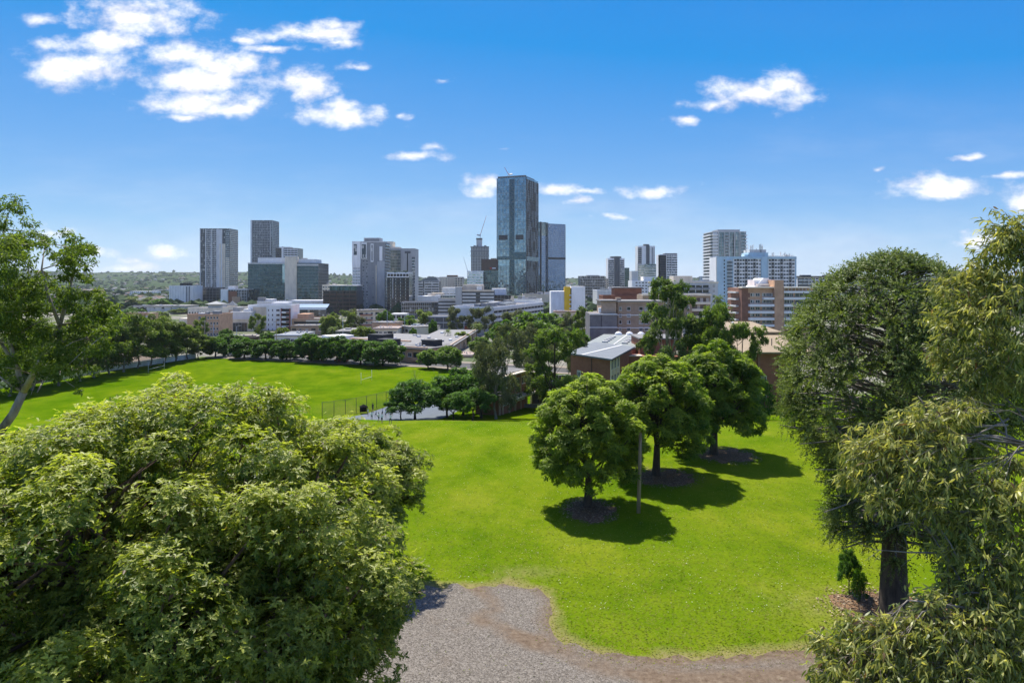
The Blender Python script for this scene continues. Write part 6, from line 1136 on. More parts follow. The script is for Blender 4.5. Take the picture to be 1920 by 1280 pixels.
b.piece('coping', W_beige, 'F', -.2, w * .38, b.z1, b.z1 + .18, -2.5, .2); b.on_top('upper_storey', W_red, .4, 1.0, .3, 1.0, 3.4); b.on_top('upper_roof', RF_white, .38, 1.02, .26, 1.02, .3, b.z1 + 3.4); b.done()
b = Bld('school_building', 'brick school wing with a strip of windows beside the lawn grove', 935, 988, 709, 128, 5, W_red, 139); w = b.w
for i in range(2):
    z = b.z0 + .8 + i * 3.1
    for j in range(4): b.window('F', w * (.14 + j * .2), w * (.14 + j * .2) + w * .16, z + 1.0 + .4, z + 2.8, G_dark if i else G_apt, M_white, True, 2)
for a in (.0, .10, .33, .54, .74, .96): b.piece('pier', W_tan, 'F', w * a, w * a + .45, b.z0, b.z1, -.05, .18)
b.piece('eave', W_beige, 'F', -.6, w + .6, b.z1, b.z1 + .25, -.3, .9); b.on_top('roof', RF_flat, -.01, 1.01, .03, 1.02, .35); b.piece('walkway_canopy', W_beige, 'F', w * .3, w + 3, b.z0 + 3.3, b.z0 + 3.55, -.05, 2.2); b.done()
b = Bld('school_building', 'dark low link between the two school wings', 988, 1078, 716, 158, 10, W_maroon); w = b.w; b.on_top('roof', RF_grey, -.02, 1.02, -.1, 1, .3)
for j in range(7): b.window('F', w * (.06 + j * .13), w * (.06 + j * .13) + 1.9, b.z0 + 2.2, b.z0 + 4.0, G_dark, M_white, True, 1)
b.done()
# hall with tan roof
def hall():
    b = Bld('school_hall', 'brick hall under a broad tan metal roof', 1362, 1500, 661, 136, 36, W_red, None, 'building'); w = b.w; ze = b.z1; hi = PZ(606, 170)
    def q(a, c, z): p = b.A + b.u * (w * a) - b.n * c; return (p.x, p.y, z)
    zm = ze + (hi - ze) * .55
    m = MB(); m.hexa([q(-.03, -1.1, ze - .1), q(1.2, -1.1, ze - .1), q(1.2, 17, zm - .05), q(-.03, 17, zm - .05), q(-.03, -1.1, ze + .22), q(1.2, -1.1, ze + .22), q(1.2, 17, zm + .3), q(-.03, 17, zm + .3)]); o = m.build('lower_roof', RF_tan, b.root)
    m = MB(); m.hexa([q(-.05, 16.4, zm + .5), q(1.2, 16.4, zm + .5), q(1.2, 36, hi), q(-.05, 36, hi), q(-.05, 16.4, zm + .85), q(1.2, 16.4, zm + .85), q(1.2, 36, hi + .35), q(-.05, 36, hi + .35)]); o2 = m.build('upper_roof', RF_tan, b.root)
    m = MB(); m.hexa([q(0, 17.2, ze), q(1.15, 17.2, ze), q(1.15, 35.5, ze), q(0, 35.5, ze), q(0, 17.2, zm + .45), q(1.15, 17.2, zm + .45), q(1.15, 35.5, hi - .1), q(0, 35.5, hi - .1)]); m.build('upper_walls', W_beige, b.root)
    for a in (.25, .5, .77): m = MB(); c = 31; z = zm + .85 + (hi - zm - .5) * (c - 16.4) / 19.6; m.box(*[0] * 0) if False else m.hexa([q(a, c, z), q(a + .02, c, z), q(a + .02, c + 1.2, z + .15), q(a, c + 1.2, z + .15), q(a, c, z + .4), q(a + .02, c, z + .4), q(a + .02, c + 1.2, z + .55), q(a, c + 1.2, z + .55)]); link('roof_vent', m.mesh('roof_vent', M_white, b.root.location), o2)
    m = MB(); p = q(.72, 4, ze + 1); m.tube([p, (p[0], p[1], p[2] + 1.5)], .09, 6); link('vent_pipe', m.mesh('vent_pipe', M_dk, b.root.location), o)
    for i in range(2):
        for a in (.28, .34, .44, .80): z = b.z0 + 1 + i * 3.2; b.window('F', w * a, w * a + (2.4 if a > .5 else 1.5), z + .9, z + 2.6, G_apt, M_white, True, 2)
    for a in (.25, .42, .7, .95): b.piece('pier', W_maroon, 'F', w * a, w * a + .5, b.z0, ze - .3, -.05, .3)
    b.done()
hall()
# ---- brick flats and townhouses across the street
def flats(name, label, pxL, pxR, ytop, d, dR, t, mat, roof, nwin, storeys=3, seed=0, gables=False, cat='building'):
    b = Bld(name, label, pxL, pxR, ytop, d, t, mat, dR, cat); w = b.w; r = random.Random(seed)
    for i in range(storeys):
        z = b.z1 - .5 - 2.85 * (i + 1)
        if z < b.z0 - .5: break
        for j in range(nwin):
            a = w * (j + .5) / nwin
            if (j + seed) % 3 == 1: b.piece('balcony', mat, 'F', a - 1.3, a + 1.3, z - .1, z + .85, -.05, .9); b.window('F', a - 1.2, a + 1.2, z + .86, z + 2.3, G_dark, M_dk, False)
            else: b.window('F', a - .7, a + .7, z + .95, z + 2.15, G_dark, M_white)
    b.on_top('roof', roof, -.02, 1.02, -.05, 1.03, .35); b.on_top('parapet', mat, .0, 1.0, .0, .04, .7)
    for i in range(8): a = .06 + .84 * r.random(); c = .1 + .75 * r.random(); b.on_top('roof_box', r.choice([W_lgrey, M_white, W_mgrey]), a, a + .03, c, c + .06, .9)
    return b
b = flats('apartment_building', 'three storey orange brick flats at the street corner', 738, 800, 652, 214, 208, 14, W_org, RF_flat, 5, 3, 1); b.on_top('roof_shed', W_black, .45, .85, .5, .8, 2.2); b.done()
b = flats('apartment_building', 'long orange brick wing with flat pale roof behind the street trees', 655, 768, 637, 262, 250, 30, W_org, RF_white, 8, 3, 2); b.done()
b = flats('apartment_building', 'grey brick part of the flats with dark roof boxes', 796, 846, 655, 222, 236, 22, W_gbr, RF_flat, 4, 2, 3); b.on_top('roof_shed', W_black, .0, .3, .6, .9, 2.6); b.on_top('roof_shed', W_black, .55, .95, 1.1, 1.4, 3.2); b.done()
b = flats('apartment_building', 'tan brick wing with bright white roof running back from the street', 846, 893, 650, 228, 300, 16, W_tan, RF_white, 8, 3, 4); b.done()
b = flats('shop_building', 'white shop with flat grey roof left of the street tree row', 515, 562, 630, 285, 285, 22, W_white, RF_grey, 5, 2, 5); b.done()
b = flats('apartment_building', 'orange brick and white gabled building behind the street trees', 562, 622, 634, 292, 272, 20, W_org, RF_white, 5, 2, 6); b.on_top('white_gable', W_white, .7, 1.0, .0, .5, 2.4); b.done()
b = Bld('warehouse', 'dark green grey metal shed with curved front among the town trees', 630, 672, 622, 325, 20, wall('shed_green', (.10, .13, .13))); b.on_top('roof', RF_white, -.02, 1.02, -.05, 1.02, .5); b.plant(2, 3, 1.2); b.done()
b = flats('townhouse', 'pinkish cream townhouse with balconies in the low town', 700, 745, 617, 322, 322, 16, W_cream, RF_pink, 5, 3, 7); b.done()
b = flats('townhouse', 'orange brick townhouse block with pale flat roof', 742, 756, 606, 345, 352, 14, W_org, RF_white, 2, 3, 8); b.done()
b = flats('townhouse', 'cream walled townhouse with brick side beside the blue one', 754, 771, 612, 338, 330, 16, W_cream, RF_white, 3, 4, 9); b.done()
b = flats('townhouse', 'sky blue narrow townhouse', 771, 782, 611, 345, 345, 14, W_blue, RF_grey, 2, 4, 10); b.done()
b = flats('townhouse', 'pale blue white roofed house row right of the sky blue townhouse', 782, 806, 614, 352, 352, 14, wall('render_icy', (.5, .6, .62)), RF_white, 4, 3, 11); b.done()
b = flats('townhouse', 'brick shop house with white parapet rising among the townhouses', 706, 742, 606, 362, 362, 14, W_org, RF_white, 4, 3, 12); b.done()
b = flats('apartment_building', 'beige flats with terracotta balconies below the stepped grey tower', 672, 722, 583, 430, 440, 16, W_beige, RF_flat, 5, 4, 13); w = b.w
for i in range(4): b.piece('terracotta_balcony', plain('terracotta', (.38, .17, .11)), 'F', w * .05, w * .5, b.z1 - 3.2 * (i + 1) + .1, b.z1 - 3.2 * (i + 1) + 1.1, .9, 1.1)
b.done()
b = flats('house', 'pink roofed cottage between the tan wing and the grove', 860, 886, 668, 225, 225, 12, W_cream, RF_pink, 3, 1, 14); b.done()
b = flats('house', 'brown tiled house behind the yellow flats', 1040, 1095, 585, 400, 400, 14, W_beige, metal_roof('roof_brown', (.28, .17, .12)), 5, 2, 15); b.done()
b = flats('warehouse', 'low pale sheds behind the gum row', 250, 345, 574, 640, 640, 30, W_lgrey, RF_white, 6, 1, 16); b.done()
b = flats('house', 'brown roofed house in the trees behind the gum row', 238, 280, 588, 470, 470, 12, W_org, metal_roof('roof_brown2', (.30, .20, .15)), 4, 1, 17); b.done()
b = flats('shop_building', 'dull tan shed on the slope under the orange flats', 418, 480, 632, 300, 300, 10, W_brown, metal_roof('roof_dirt', (.28, .23, .18)), 4, 1, 18); b.done()
b = flats('apartment_building', 'light brick flats between the white flats and brick car park', 545, 606, 612, 380, 380, 14, W_tan, RF_flat, 5, 2, 19); b.done()

# ------------------------------------------------------------------ cranes, poles, posts, fences
M_crane_w = plain('crane_white', (.7, .7, .68), .5); M_crane_r = plain('crane_red', (.5, .07, .04), .5); M_wood = bark('pole_wood', (.16, .125, .08), (.34, .28, .19), 2.0, (1, 1, .12)); M_galv = plain('galvanised', (.42, .43, .43), .45, .5)
def crane(label, base, mast, jib, ang, az, mats):
    rt = empty('tower_crane', base); m = MB(); m.box(-.6, .6, -.6, .6, -.5, mast); m.build('mast', mats[0], rt, origin=(0, 0, 0)); m = MB(); c, s = math.cos(ang), math.sin(ang); ca, sa = math.cos(az), math.sin(az); e = (jib * c * ca, jib * c * sa, mast + jib * s)
    m.tube([(0, 0, mast), e], [.5, .25], 4); m.build('jib', mats[1], rt, origin=(0, 0, 0)); m = MB(); m.tube([(0, 0, mast), (-7 * ca, -7 * sa, mast + 1.5)], [1.3, 1.6], 5); m.build('counter_jib', mats[0], rt, origin=(0, 0, 0)); m = MB(); m.box(-1.3, 1.3, -1.3, 1.3, mast - 1, mast + 2.6); m.build('cab', mats[0], rt, origin=(0, 0, 0)); tag(rt, label, 'crane')
q = (TC.A + TC.C) / 2; crane('white tower crane on the core of the construction tower', (q.x, q.y, TC.z1 + 19), 6, 44, R(72), R(15), (M_crane_w, M_crane_r))
q = TC.A - TC.u * 6; crane('pale luffing crane beside the construction tower', (q.x, q.y, gzf(q.x, q.y)), 48, 34, R(72), R(165), (M_crane_w, M_crane_w))
q = TT.A + TT.u * 14 - TT.n * 20; crane('thin crane on the roof of the tallest skyscraper', (q.x, q.y, TT.z1), 9, 15, R(58), R(200), (M_crane_w, M_crane_r))
def pole(name, label, x, y, h, r0, mat, arm=None, cap=True, group=None, lean=(0, 0)):
    g = gzf(x, y); rt = empty(name, (x, y, g)); m = MB(); m.tube([(0, 0, -.5), (lean[0] * .5, lean[1] * .5, h * .5), (lean[0], lean[1], h)], [r0, r0 * .9, r0 * .78], 10); m.build('shaft', mat, rt, True, (0, 0, 0))
    if cap: m = MB(); m.tube([(lean[0], lean[1], h), (lean[0], lean[1], h + .06)], r0 * .95, 10); m.build('cap', mat, rt, False, (0, 0, 0))
    if arm == 'lamp':
        m = MB(); m.tube([(0, 0, h - .1), (.5, -.2, h + .35), (1.3, -.3, h + .4)], [.05, .045, .04], 6); m.build('bracket', M_galv, rt, True, (0, 0, 0)); m = MB(); m.box(1.2, 1.8, -.45, -.15, h + .32, h + .46); m.build('lamp_head', M_galv, rt, False, (0, 0, 0))
    if arm == 'cross':
        m = MB(); m.box(-1.1, 1.1, -.06, .06, h - .7, h - .56); m.build('crossarm', M_wood, rt, False, (0, 0, 0))
        for i in range(4): m = MB(); m.tube([(-.95 + .63 * i, 0, h - .56), (-.95 + .63 * i, 0, h - .36)], .05, 6); m.build('insulator', M_white, rt, False, (0, 0, 0))
    tag(rt, label, 'pole', group); return rt
g = GP(1197, 961); pole('wooden_pole', 'bare grey wooden pole standing on the lawn beside the tree row', g.x, g.y, 6.75, .17, M_wood, None, True, None, (.18, 0))
g = GP(1513, 818); pole('lamp_post', 'slim dark lamp post on the lawn left of the bunya', g.x, g.y, 6.6, .11, plain('post_green', (.06, .07, .06), .6), None, True)
for i, (px, d, py, arm, lb) in enumerate([(384, 255, 600, 'cross', 'power pole before the orange flats'), (400, 265, 606, None, 'short pole right of the power pole'), (444, 262, 612, 'lamp', 'street light before the cream hall'), (518, 280, 600, 'cross', 'power pole before the white flats'), (643, 285, 595, 'lamp', 'street light by the green shed'), (726, 330, 583, 'lamp', 'street light at the beige flats'),
        (759, 330, 588, 'lamp', 'street light by the blue townhouse'), (870, 300, 602, 'lamp', 'street light before the dark low shops'), (751, 205, 672, None, 'thin post on the kerb by the brick flats')]): x = PX(px, d); pole('street_pole', lb, x, d, PZ(py, d) - gzf(x, d), .12 if arm != 'cross' else .16, M_wood if arm == 'cross' else M_galv, arm, False)
# rugby posts
def goal(label, pa, pb, h, bar):
    a, b_ = Vector(pa), Vector(pb); rt = empty('goal_posts', a); m = MB(); m.tube([(0, 0, -.2), (0, 0, h)], .04, 8); m.build('upright', M_white, rt, True, (0, 0, 0)); v = b_ - a; m = MB(); m.tube([(v.x, v.y, v.z - .2), (v.x, v.y, h)], .04, 8); m.build('upright', M_white, rt, True, (0, 0, 0)); m = MB(); m.tube([(0, 0, bar), (v.x, v.y, bar)], .035, 8); m.build('crossbar', M_white, rt, True, (0, 0, 0)); tag(rt, label, 'goal'); return rt
goal('white goal posts standing on the playing field', GP(677, 719), GP(697, 713), 2.7, .95); goal('thin white goal posts before the gum row', GP(278, 699), GP(308, 692), 3.2, 1.0)
# white hoarding along the side road
rt = empty('hoarding', (FIELD_L[2][0], FIELD_L[2][1], gzf(*FIELD_L[2]))); mw = wall('hoarding_white', (.82, .83, .78)); ln = [Vector(p) for p in FIELD_L]; i = 0
for a, b_ in zip(ln[1:-1], ln[2:]):
    v = b_ - a; nv = Vector((-v.y, v.x)).normalized() * 2.6; n = int(v.length / 2.4)
    for k in range(n):
        p0, p1 = a + nv + v * (k / n), a + nv + v * ((k + .96) / n); z = min(gzf(p0.x, p0.y), gzf(p1.x, p1.y)); m = MB(); nn = nv.normalized() * .08; m.prism([p0, p1, p1 + nn, p0 + nn][::-1], z - .2, z + 1.55); o = m.build('panel', mw, rt)
        if k % 6 == 3: c = (p0 + p1) / 2 - nn * .3; dd = (p1 - p0).normalized() * .5; m = MB(); m.prism([c - dd, c + dd, c + dd + nn * .25, c - dd + nn * .25][::-1], z + .5, z + 1.2); link('notice', m.mesh('notice', W_mgrey, rt.location), o)
tag(rt, 'long white panelled hoarding behind the gum trunks', 'fence')
# chain link fence of the court
def fence(label, pts, h, sp, mesh_step=.3):
    rt = empty('chain_link_fence', (pts[0][0], pts[0][1], gzf(*pts[0]))); mp = plain('fence_green', (.035, .05, .04), .6)
    for a, b_ in zip(pts[:-1], pts[1:]):
        a, b_ = Vector(a), Vector(b_); L_ = (b_ - a).length; n = max(1, round(L_ / sp))
        for k in range(n + 1):
            p = a.lerp(b_, k / n); z = gzf(p.x, p.y); m = MB(); m.tube([(p.x, p.y, z - .3), (p.x, p.y, z + h)], .05, 6); m.build('post', mp, rt, True)
            if k == n: continue
            p2 = a.lerp(b_, (k + 1) / n); z2 = gzf(p2.x, p2.y); m = MB(); m.tube([(p.x, p.y, z + h), (p2.x, p2.y, z2 + h)], .03, 4); m.build('top_rail', mp, rt)
            m = MB(); w = (p2 - p).length; c = int(w / mesh_step); rw = .011
            for s in range(-int(h / mesh_step), c + 1):
                for sg in (0, 1):
                    u0, v0, u1, v1 = s * mesh_step, 0.0, s * mesh_step + h, h
                    if u0 < 0: v0 = -u0; u0 = 0
                    if u1 > w: v1 -= (u1 - w); u1 = w
                    if v1 - v0 < .05: continue
                    if sg: v0, v1 = h - v0, h - v1
                    pa = p.lerp(p2, u0 / w); pb = p.lerp(p2, u1 / w); m.tube([(pa.x, pa.y, z + (z2 - z) * u0 / w + v0), (pb.x, pb.y, z + (z2 - z) * u1 / w + v1)], rw, 3)
            o = m.build('wire_mesh', mp, rt); o['kind'] = 'stuff'
    tag(rt, label, 'fence')
g0, g1, g2 = GP(604, 784), GP(724, 760), GP(812, 742); fence('tall green chain link fence along the ball court', [(g0.x, g0.y), (g1.x, g1.y), (g2.x, g2.y)], 2.9, 3.1)
fence('dark low fence below the tan roofed hall', [(41, 104), (48, 103), (56, 102)], 1.5, 2.4)
# umbrella and portico by the school entrance
g = GP(985, 757); rt = empty('garden_umbrella', g); m = MB(); m.tube([(0, 0, -.2), (0, 0, 2.3)], .04, 6); m.build('stem', M_galv, rt, True, (0, 0, 0)); m = MB(); m.dome((0, 0, 2.0), 1.6, .75, 10, 3); m.build('canopy', W_white, rt, False, (0, 0, 0)); tag(rt, 'pale blue white garden umbrella in the school yard', 'umbrella')
g = GP(1012, 757); rt = empty('entrance_portico', g); mc = M_white
for x in (-1.8, 1.8):
    for y in (-.9, .9): m = MB(); m.box(x - .12, x + .12, y - .12, y + .12, -.2, 2.6); m.build('post', mc, rt, False, (0, 0, 0))
m = MB(); m.box(-2.2, 2.2, -1.3, 1.3, 2.6, 2.85); m.build('canopy', RF_white, rt, False, (0, 0, 0)); m = MB(); m.box(-1.6, 1.6, .6, .8, 0, 2.3); m.build('door', G_dark, rt, False, (0, 0, 0)); m = MB(); m.box(-2.2, 2.2, -2.4, -1.0, -.2, .25); m.build('step', W_lgrey, rt, False, (0, 0, 0)); tag(rt, 'small white entrance portico under the dense school gum', 'shelter')
g = GP(1045, 762); rt = empty('retaining_wall', g); m = MB(); m.box(-14, 4, -.15, .15, -.3, .55); m.build('wall', W_gbr, rt, False, (0, 0, 0))
for k in range(9): m = MB(); m.box(-13.5 + 2.1 * k, -13.42 + 2.1 * k, -.04, .04, .55, 1.5); m.build('rail_post', M_dk, rt, False, (0, 0, 0))
for z in (.9, 1.45): m = MB(); m.box(-13.5, 3.4, -.03, .03, z, z + .05); m.build('rail', M_dk, rt, False, (0, 0, 0))
tag(rt, 'low dark wall with railing below the school yard', 'wall')
# black portable shelter at the court
g = GP(682, 775); rt = empty('canopy_shelter', g, R(20)); rt.scale = (.48, .48, .62); M_tent = wall('tent_black', (.012, .012, .014), .95, .1, 1, True, .05)
for x in (-1.3, 1.3):
    for y in (-1.3, 1.3): m = MB(); m.tube([(x, y, -.2), (x, y, 2.0)], .04, 5); m.build('leg', M_dk, rt, True, (0, 0, 0))
m = MB(); m.poly([(-1.5, -1.5, 1.9), (1.5, -1.5, 1.9), (1.5, 1.5, 1.9), (-1.5, 1.5, 1.9), (-1.5, -1.5, 2.15), (1.5, -1.5, 2.15), (1.5, 1.5, 2.15), (-1.5, 1.5, 2.15), (0, 0, 2.9)], [(3, 2, 1, 0), (0, 1, 5, 4), (1, 2, 6, 5), (2, 3, 7, 6), (3, 0, 4, 7), (4, 5, 8), (5, 6, 8), (6, 7, 8), (7, 4, 8)]); m.build('canopy', M_tent, rt, False, (0, 0, 0)); m = MB(); m.box(-1.4, 1.4, 1.28, 1.34, .3, 1.9); m.build('back_panel', M_tent, rt, False, (0, 0, 0)); tag(rt, 'black pop-up shelter at the fence side of the court', 'shelter')

# ------------------------------------------------------------------ parked cars
def car_proto(col, seed, van=False):
    pm = plain(f'car_paint_{seed}', col, .25, .1, .6); gm = G_black; ty = plain('tyre', (.02, .02, .02), .9)
    prof = [(-2.1, .35), (-2.15, .75), (-1.9, .95), (-1.35, 1.0), (-.75, 1.42), (.7, 1.45), (1.5, 1.02), (2.1, .9), (2.15, .4)] if not van else [(-2.3, .4), (-2.35, 1.0), (-2.0, 1.1), (-1.6, 1.9), (2.2, 1.95), (2.3, 1.0), (2.3, .4)]
    n = len(prof); m = MB(); m.poly([(x, -.85 + .12 * (z > 1.1), z) for x, z in prof] + [(x, .85 - .12 * (z > 1.1), z) for x, z in prof], [tuple(range(n)), tuple(range(2 * n - 1, n - 1, -1))] + [(i, n + i, n + (i + 1) % n, (i + 1) % n) for i in range(n)]); out = [('body', m.mesh('body', pm), None)]
    zt = 1.36 if not van else 1.75; zb = 1.03 if not van else 1.2
    for y in (-.8, .8): m = MB(); m.poly([(-1.05, y, zb), (1.2, y, zb), (.62, y * .94, zt), (-.72, y * .94, zt)], [(0, 1, 2, 3)]); v = m.v; m = MB(); s = .03 if y > 0 else -.03; m.hexa([v[0], v[1], (v[1][0], v[1][1] + s, v[1][2]), (v[0][0], v[0][1] + s, v[0][2]), v[3], v[2], (v[2][0], v[2][1] + s, v[2][2]), (v[3][0], v[3][1] + s, v[3][2])]); out.append(('side_window', m.mesh('side_window', gm), None))
    for x in (-1.35, 1.35):
        for y in (-.8, .8): m = MB(); m.tube([(x, y - .1, .32), (x, y + .1, .32)], .32, 12); out.append(('wheel', m.mesh('wheel', ty), ('rim', x, y)))
    return out
RIM = MB(); RIM.tube([(0, -.12, 0), (0, .12, 0)], .18, 10); RIM = RIM.mesh('rim', M_steel)
for i, (px, py, d, rz, col, van, lb) in enumerate([(695, 686, 205.5, -.33, (.62, .63, .62), 0, 'silver car parked under the street trees'), (437, 670, 229, -.33, (.75, .75, .74), 0, 'white car at the corner of the field'), (588, 0, 218, -.33, (.06, .07, .1), 0, 'dark car on the street behind the figs'), (314, 0, 226, 1.3, (.78, .78, .77), 1, 'white van on the side road behind the gums'), (640, 0, 212, -.33, (.3, .05, .04), 0, 'dull red car behind the street trees'), (850, 0, 200, -.33, (.7, .7, .7), 0, 'white car by the light green street tree')]):
    x = PX(px, d); rt = empty('parked_car', (x, d, gzf(x, d) + .06), rz); tag(rt, lb, 'car' if not van else 'van')
    for n_, me, rim in car_proto(col, i, van):
        o = link(n_, me, rt)
        if rim: link('rim', RIM, o, (rim[1], rim[2], .32))

# ------------------------------------------------------------------ people on the court
M_skin = plain('skin', (.42, .26, .18), .6); M_shirt = wall('cloth_white', (.75, .75, .74), .9, .1, 3); M_short = wall('cloth_navy', (.025, .03, .05), .9, .1, 3); M_hair = plain('hair', (.025, .017, .012), .8)
def figure(pose, h=1.45, top=M_shirt):
    """one continuous skinned body: joints, radii and the edges between them"""
    s = h / 1.75; J = {'pel': (0, 0, .95), 'spi': (0, 0, 1.15), 'che': (0, 0, 1.36), 'nec': (0, 0, 1.5), 'hea': (0, .01, 1.58), 'top': (0, 0, 1.72), 'shl': (.19, 0, 1.42), 'shr': (-.19, 0, 1.42), 'hpl': (.1, 0, .9), 'hpr': (-.1, 0, .9)}
    J.update(pose); Rd = {'pel': .13, 'spi': .115, 'che': .13, 'nec': .055, 'hea': .095, 'top': .075, 'shl': .06, 'shr': .06, 'ell': .042, 'elr': .042, 'hal': .03, 'har': .03, 'hpl': .09, 'hpr': .09, 'knl': .06, 'knr': .06, 'anl': .04, 'anr': .04, 'fol': .04, 'for': .04}
    E = [('pel', 'spi'), ('spi', 'che'), ('che', 'nec'), ('nec', 'hea'), ('hea', 'top'), ('che', 'shl'), ('che', 'shr'), ('shl', 'ell'), ('ell', 'hal'), ('shr', 'elr'), ('elr', 'har'), ('pel', 'hpl'), ('pel', 'hpr'), ('hpl', 'knl'), ('knl', 'anl'), ('anl', 'fol'), ('hpr', 'knr'), ('knr', 'anr'), ('anr', 'for')]
    ks = list(J); me = bpy.data.meshes.new('body_joints'); me.from_pydata([tuple(c * s for c in J[k]) for k in ks], [(ks.index(a), ks.index(b_)) for a, b_ in E], [])
    o = bpy.data.objects.new('body_joints', me); COL.objects.link(o); md = o.modifiers.new('skin', 'SKIN'); o.modifiers.new('sub', 'SUBSURF').levels = 1
    for k, v in zip(ks, me.skin_vertices[0].data): v.radius = (Rd[k] * s, Rd[k] * s); v.use_root = (k == 'pel')
    dg = bpy.context.evaluated_depsgraph_get(); out = bpy.data.meshes.new_from_object(o.evaluated_get(dg)); bpy.data.objects.remove(o)
    out.materials.clear()
    for m_ in (M_skin, top, M_short): out.materials.append(m_)
    for p in out.polygons:
        c = p.center / s; arm = abs(c.x) > .27; p.material_index = 1 if (.98 < c.z < 1.5 and not (arm and c.z < 1.25)) else (2 if .55 < c.z <= .98 and abs(c.x) < .3 else 0); p.use_smooth = True
    hm = MB(); hm.dome((0, -.01 * s, 1.60 * s), .105 * s, .155 * s, 10, 4); return out, hm.mesh('hair', M_hair, None, True)
POSES = [{'ell': (.30, .05, 1.18), 'hal': (.30, .2, 1.02), 'elr': (-.30, -.08, 1.17), 'har': (-.28, .02, .98), 'knl': (.12, .22, .55), 'anl': (.12, .12, .12), 'fol': (.12, .26, .05), 'knr': (-.12, -.05, .5), 'anr': (-.12, -.38, .2), 'for': (-.12, -.4, .06)},
         {'ell': (.42, .05, 1.55), 'hal': (.36, .1, 1.8), 'elr': (-.42, .05, 1.52), 'har': (-.38, .1, 1.76), 'knl': (.16, .05, .5), 'anl': (.18, 0, .08), 'fol': (.19, .14, .04), 'knr': (-.16, 0, .5), 'anr': (-.18, -.05, .08), 'for': (-.19, .1, .04)},
         {'ell': (.26, 0, 1.15), 'hal': (.24, .06, .92), 'elr': (-.26, 0, 1.15), 'har': (-.24, .06, .92), 'knl': (.11, .02, .5), 'anl': (.11, 0, .08), 'fol': (.12, .14, .04), 'knr': (-.11, 0, .5), 'anr': (-.11, -.02, .08), 'for': (-.12, .12, .04)}]
FIG = [figure(p_) for p_ in POSES]; ADULT = figure(POSES[2], 1.75, wall('cloth_dark', (.03, .035, .045), .9, .1, 3))
KIDS = [(697, 787, 2, 0, 'standing at the left end of the blue court'), (705, 783, 0, 2, 'running towards the shelter on the blue court'), (710, 791, 0, 4, 'running low at the near edge of the court'), (717, 779, 1, 1, 'with both arms raised at the back of the court'), (723, 783, 2, 3, 'standing beside the one with raised arms'), (716, 793, 2, 2.5, 'standing closest to the near edge of the court'), (733, 781, 0, 5, 'running at the right of the court near the trees'), (732, 795, 1, 3.3, 'reaching up at the near right corner of the court'), (732, 787, 2, .6, 'standing just behind the one reaching up'), (690, 780, 2, 1.8, 'waiting beside the black shelter')]
for i, (px, py, k, rz, lb) in enumerate(KIDS):
    g = GP(px, py); rt = empty('person', (g.x, g.y, g.z + .02), rz); link('body', FIG[k][0], rt); link('hair', FIG[k][1], rt); tag(rt, 'pupil in white shirt ' + lb, 'person', 'pupils playing on the court')
g = GP(699, 772); rt = empty('person', (g.x, g.y, g.z + .02), 2.4); link('body', ADULT[0], rt); link('hair', ADULT[1], rt); tag(rt, 'adult in dark clothes standing at the court fence', 'person')

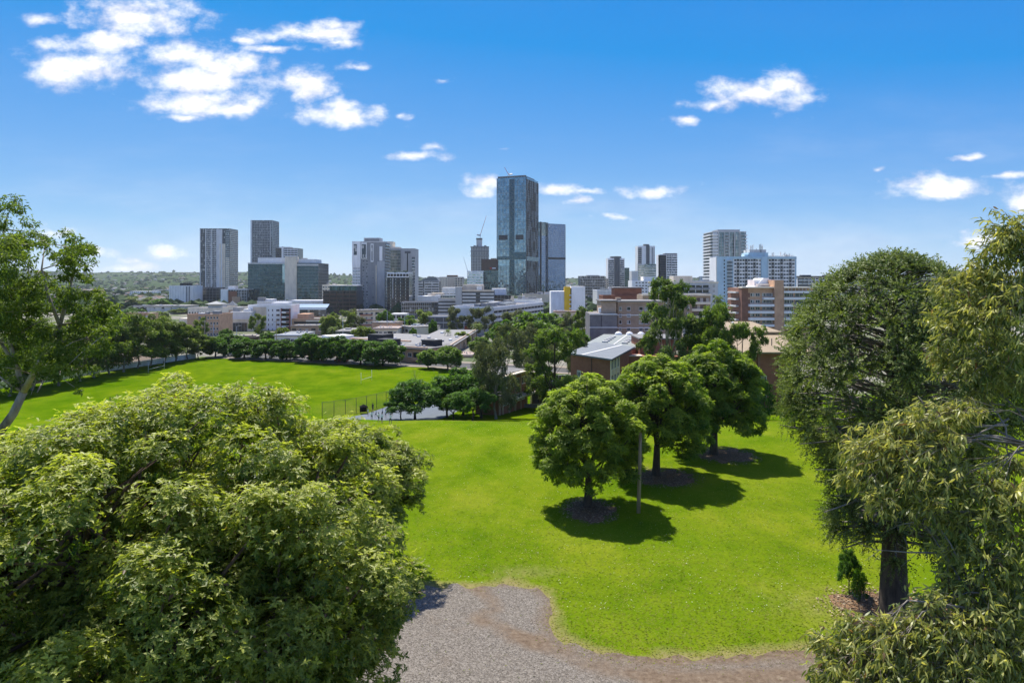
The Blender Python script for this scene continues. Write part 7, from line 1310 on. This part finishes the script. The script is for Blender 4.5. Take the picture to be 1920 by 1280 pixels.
# ------------------------------------------------------------------ far woods and suburbs up to the hills, and the air
def far_stuff():
    r = np.random.RandomState(9); 
    ico = np.array([(0, 0, 1), (.89, 0, .45), (.28, .85, .45), (-.72, .53, .45), (-.72, -.53, .45), (.28, -.85, .45), (.72, .53, -.3), (-.28, .85, -.3), (-.89, 0, -.3), (-.28, -.85, -.3), (.72, -.53, -.3)])
    tri = [(0, 1, 2), (0, 2, 3), (0, 3, 4), (0, 4, 5), (0, 5, 1), (1, 6, 2), (2, 7, 3), (3, 8, 4), (4, 9, 5), (5, 10, 1), (6, 7, 2), (7, 8, 3), (8, 9, 4), (9, 10, 5), (10, 6, 1)]
    def blobs(y, x, s, hz):
        n = len(x); z = gz(x, y); V = ico[None] * (1 + .28 * r.randn(n, 11, 1)) * np.stack([s, s, s * hz], -1)[:, None]; V = V + np.stack([x, y, z + s * hz * .3], -1)[:, None]; return V[:, np.array(tri)].reshape(-1, 3, 3), n
    n = 9000; y = 640 * np.exp(r.rand(n) * 2.15); x = (r.rand(n) * 1.6 - .8) * y; keep = fbm(x, y, 700, 4) + .5 * r.randn(n) > -.25; x, y = x[keep], y[keep]; s = (4 + 5 * r.rand(len(x))) * (1 + y / 9000)
    V, n = blobs(y, x, s, .8); me = tri_mesh('far_woods', V, np.repeat(np.clip(.4 + .25 * r.randn(n), 0, 1), 15)); me.materials.append(leaf_mat('leaf_far', (.022, .042, .016), (.075, .105, .035), .0, .9, None, .1)); tag(link('far_woods', me), 'far green woods spreading to the hills', None, None, 'stuff')
    n = 3200; y = 800 * np.exp(r.rand(n) * 1.9); x = (r.rand(n) * 1.6 - .8) * y; keep = fbm(x, y, 500, 14) + .5 * r.randn(n) > .0; x, y = x[keep], y[keep]; n = len(x); w = 4 + 5 * r.rand(n); h = 3 + 3 * r.rand(n) ** 2; z = gz(x, y)
    m = MB(); mats = [wall('far_white', (.42, .40, .37)), metal_roof('far_roof_red', (.17, .10, .075), .8), metal_roof('far_roof_grey', (.17, .17, .165), .8)]
    for i in range(n):
        X, Y, Z, ww, hh = x[i], y[i], z[i] - 1, w[i], h[i] + 1; dp = ww * .7; rr = 1 + r.randint(2)
        m.poly([(X - ww, Y - dp, Z), (X + ww, Y - dp, Z), (X + ww, Y + dp, Z), (X - ww, Y + dp, Z), (X - ww, Y - dp, Z + hh), (X + ww, Y - dp, Z + hh), (X + ww, Y + dp, Z + hh), (X - ww, Y + dp, Z + hh)], [(0, 1, 5, 4), (1, 2, 6, 5), (2, 3, 7, 6), (3, 0, 4, 7)], 0)
        m.poly([(X - ww * 1.1, Y - dp * 1.1, Z + hh), (X + ww * 1.1, Y - dp * 1.1, Z + hh), (X + ww * 1.1, Y + dp * 1.1, Z + hh), (X - ww * 1.1, Y + dp * 1.1, Z + hh), (X - ww * .5, Y, Z + hh * 1.5), (X + ww * .5, Y, Z + hh * 1.5)], [(0, 1, 5, 4), (1, 2, 5), (2, 3, 4, 5), (3, 0, 4)], rr)
    tag(m.build('far_suburb', mats), 'far scattered houses of the suburbs below the hills', None, None, 'stuff')
far_stuff()

def air():
    m = bpy.data.materials.new('haze'); m.use_nodes = True; nt = m.node_tree; nt.nodes.clear(); o = nt.nodes.new('ShaderNodeOutputMaterial'); v = nt.nodes.new('ShaderNodeVolumePrincipled')
    v.inputs['Color'].default_value = (.80, .88, .96, 1); v.inputs['Density'].default_value = 4e-5; v.inputs['Anisotropy'].default_value = .2; nt.links.new(v.outputs[0], o.inputs['Volume'])
    mb = MB(); mb.box(-34000, 34000, -400, 12500, -14.5, 300); me = mb.mesh('haze', m); tag(link('haze', me), 'thin pale haze in the air towards the hills', None, None, 'stuff')
air()
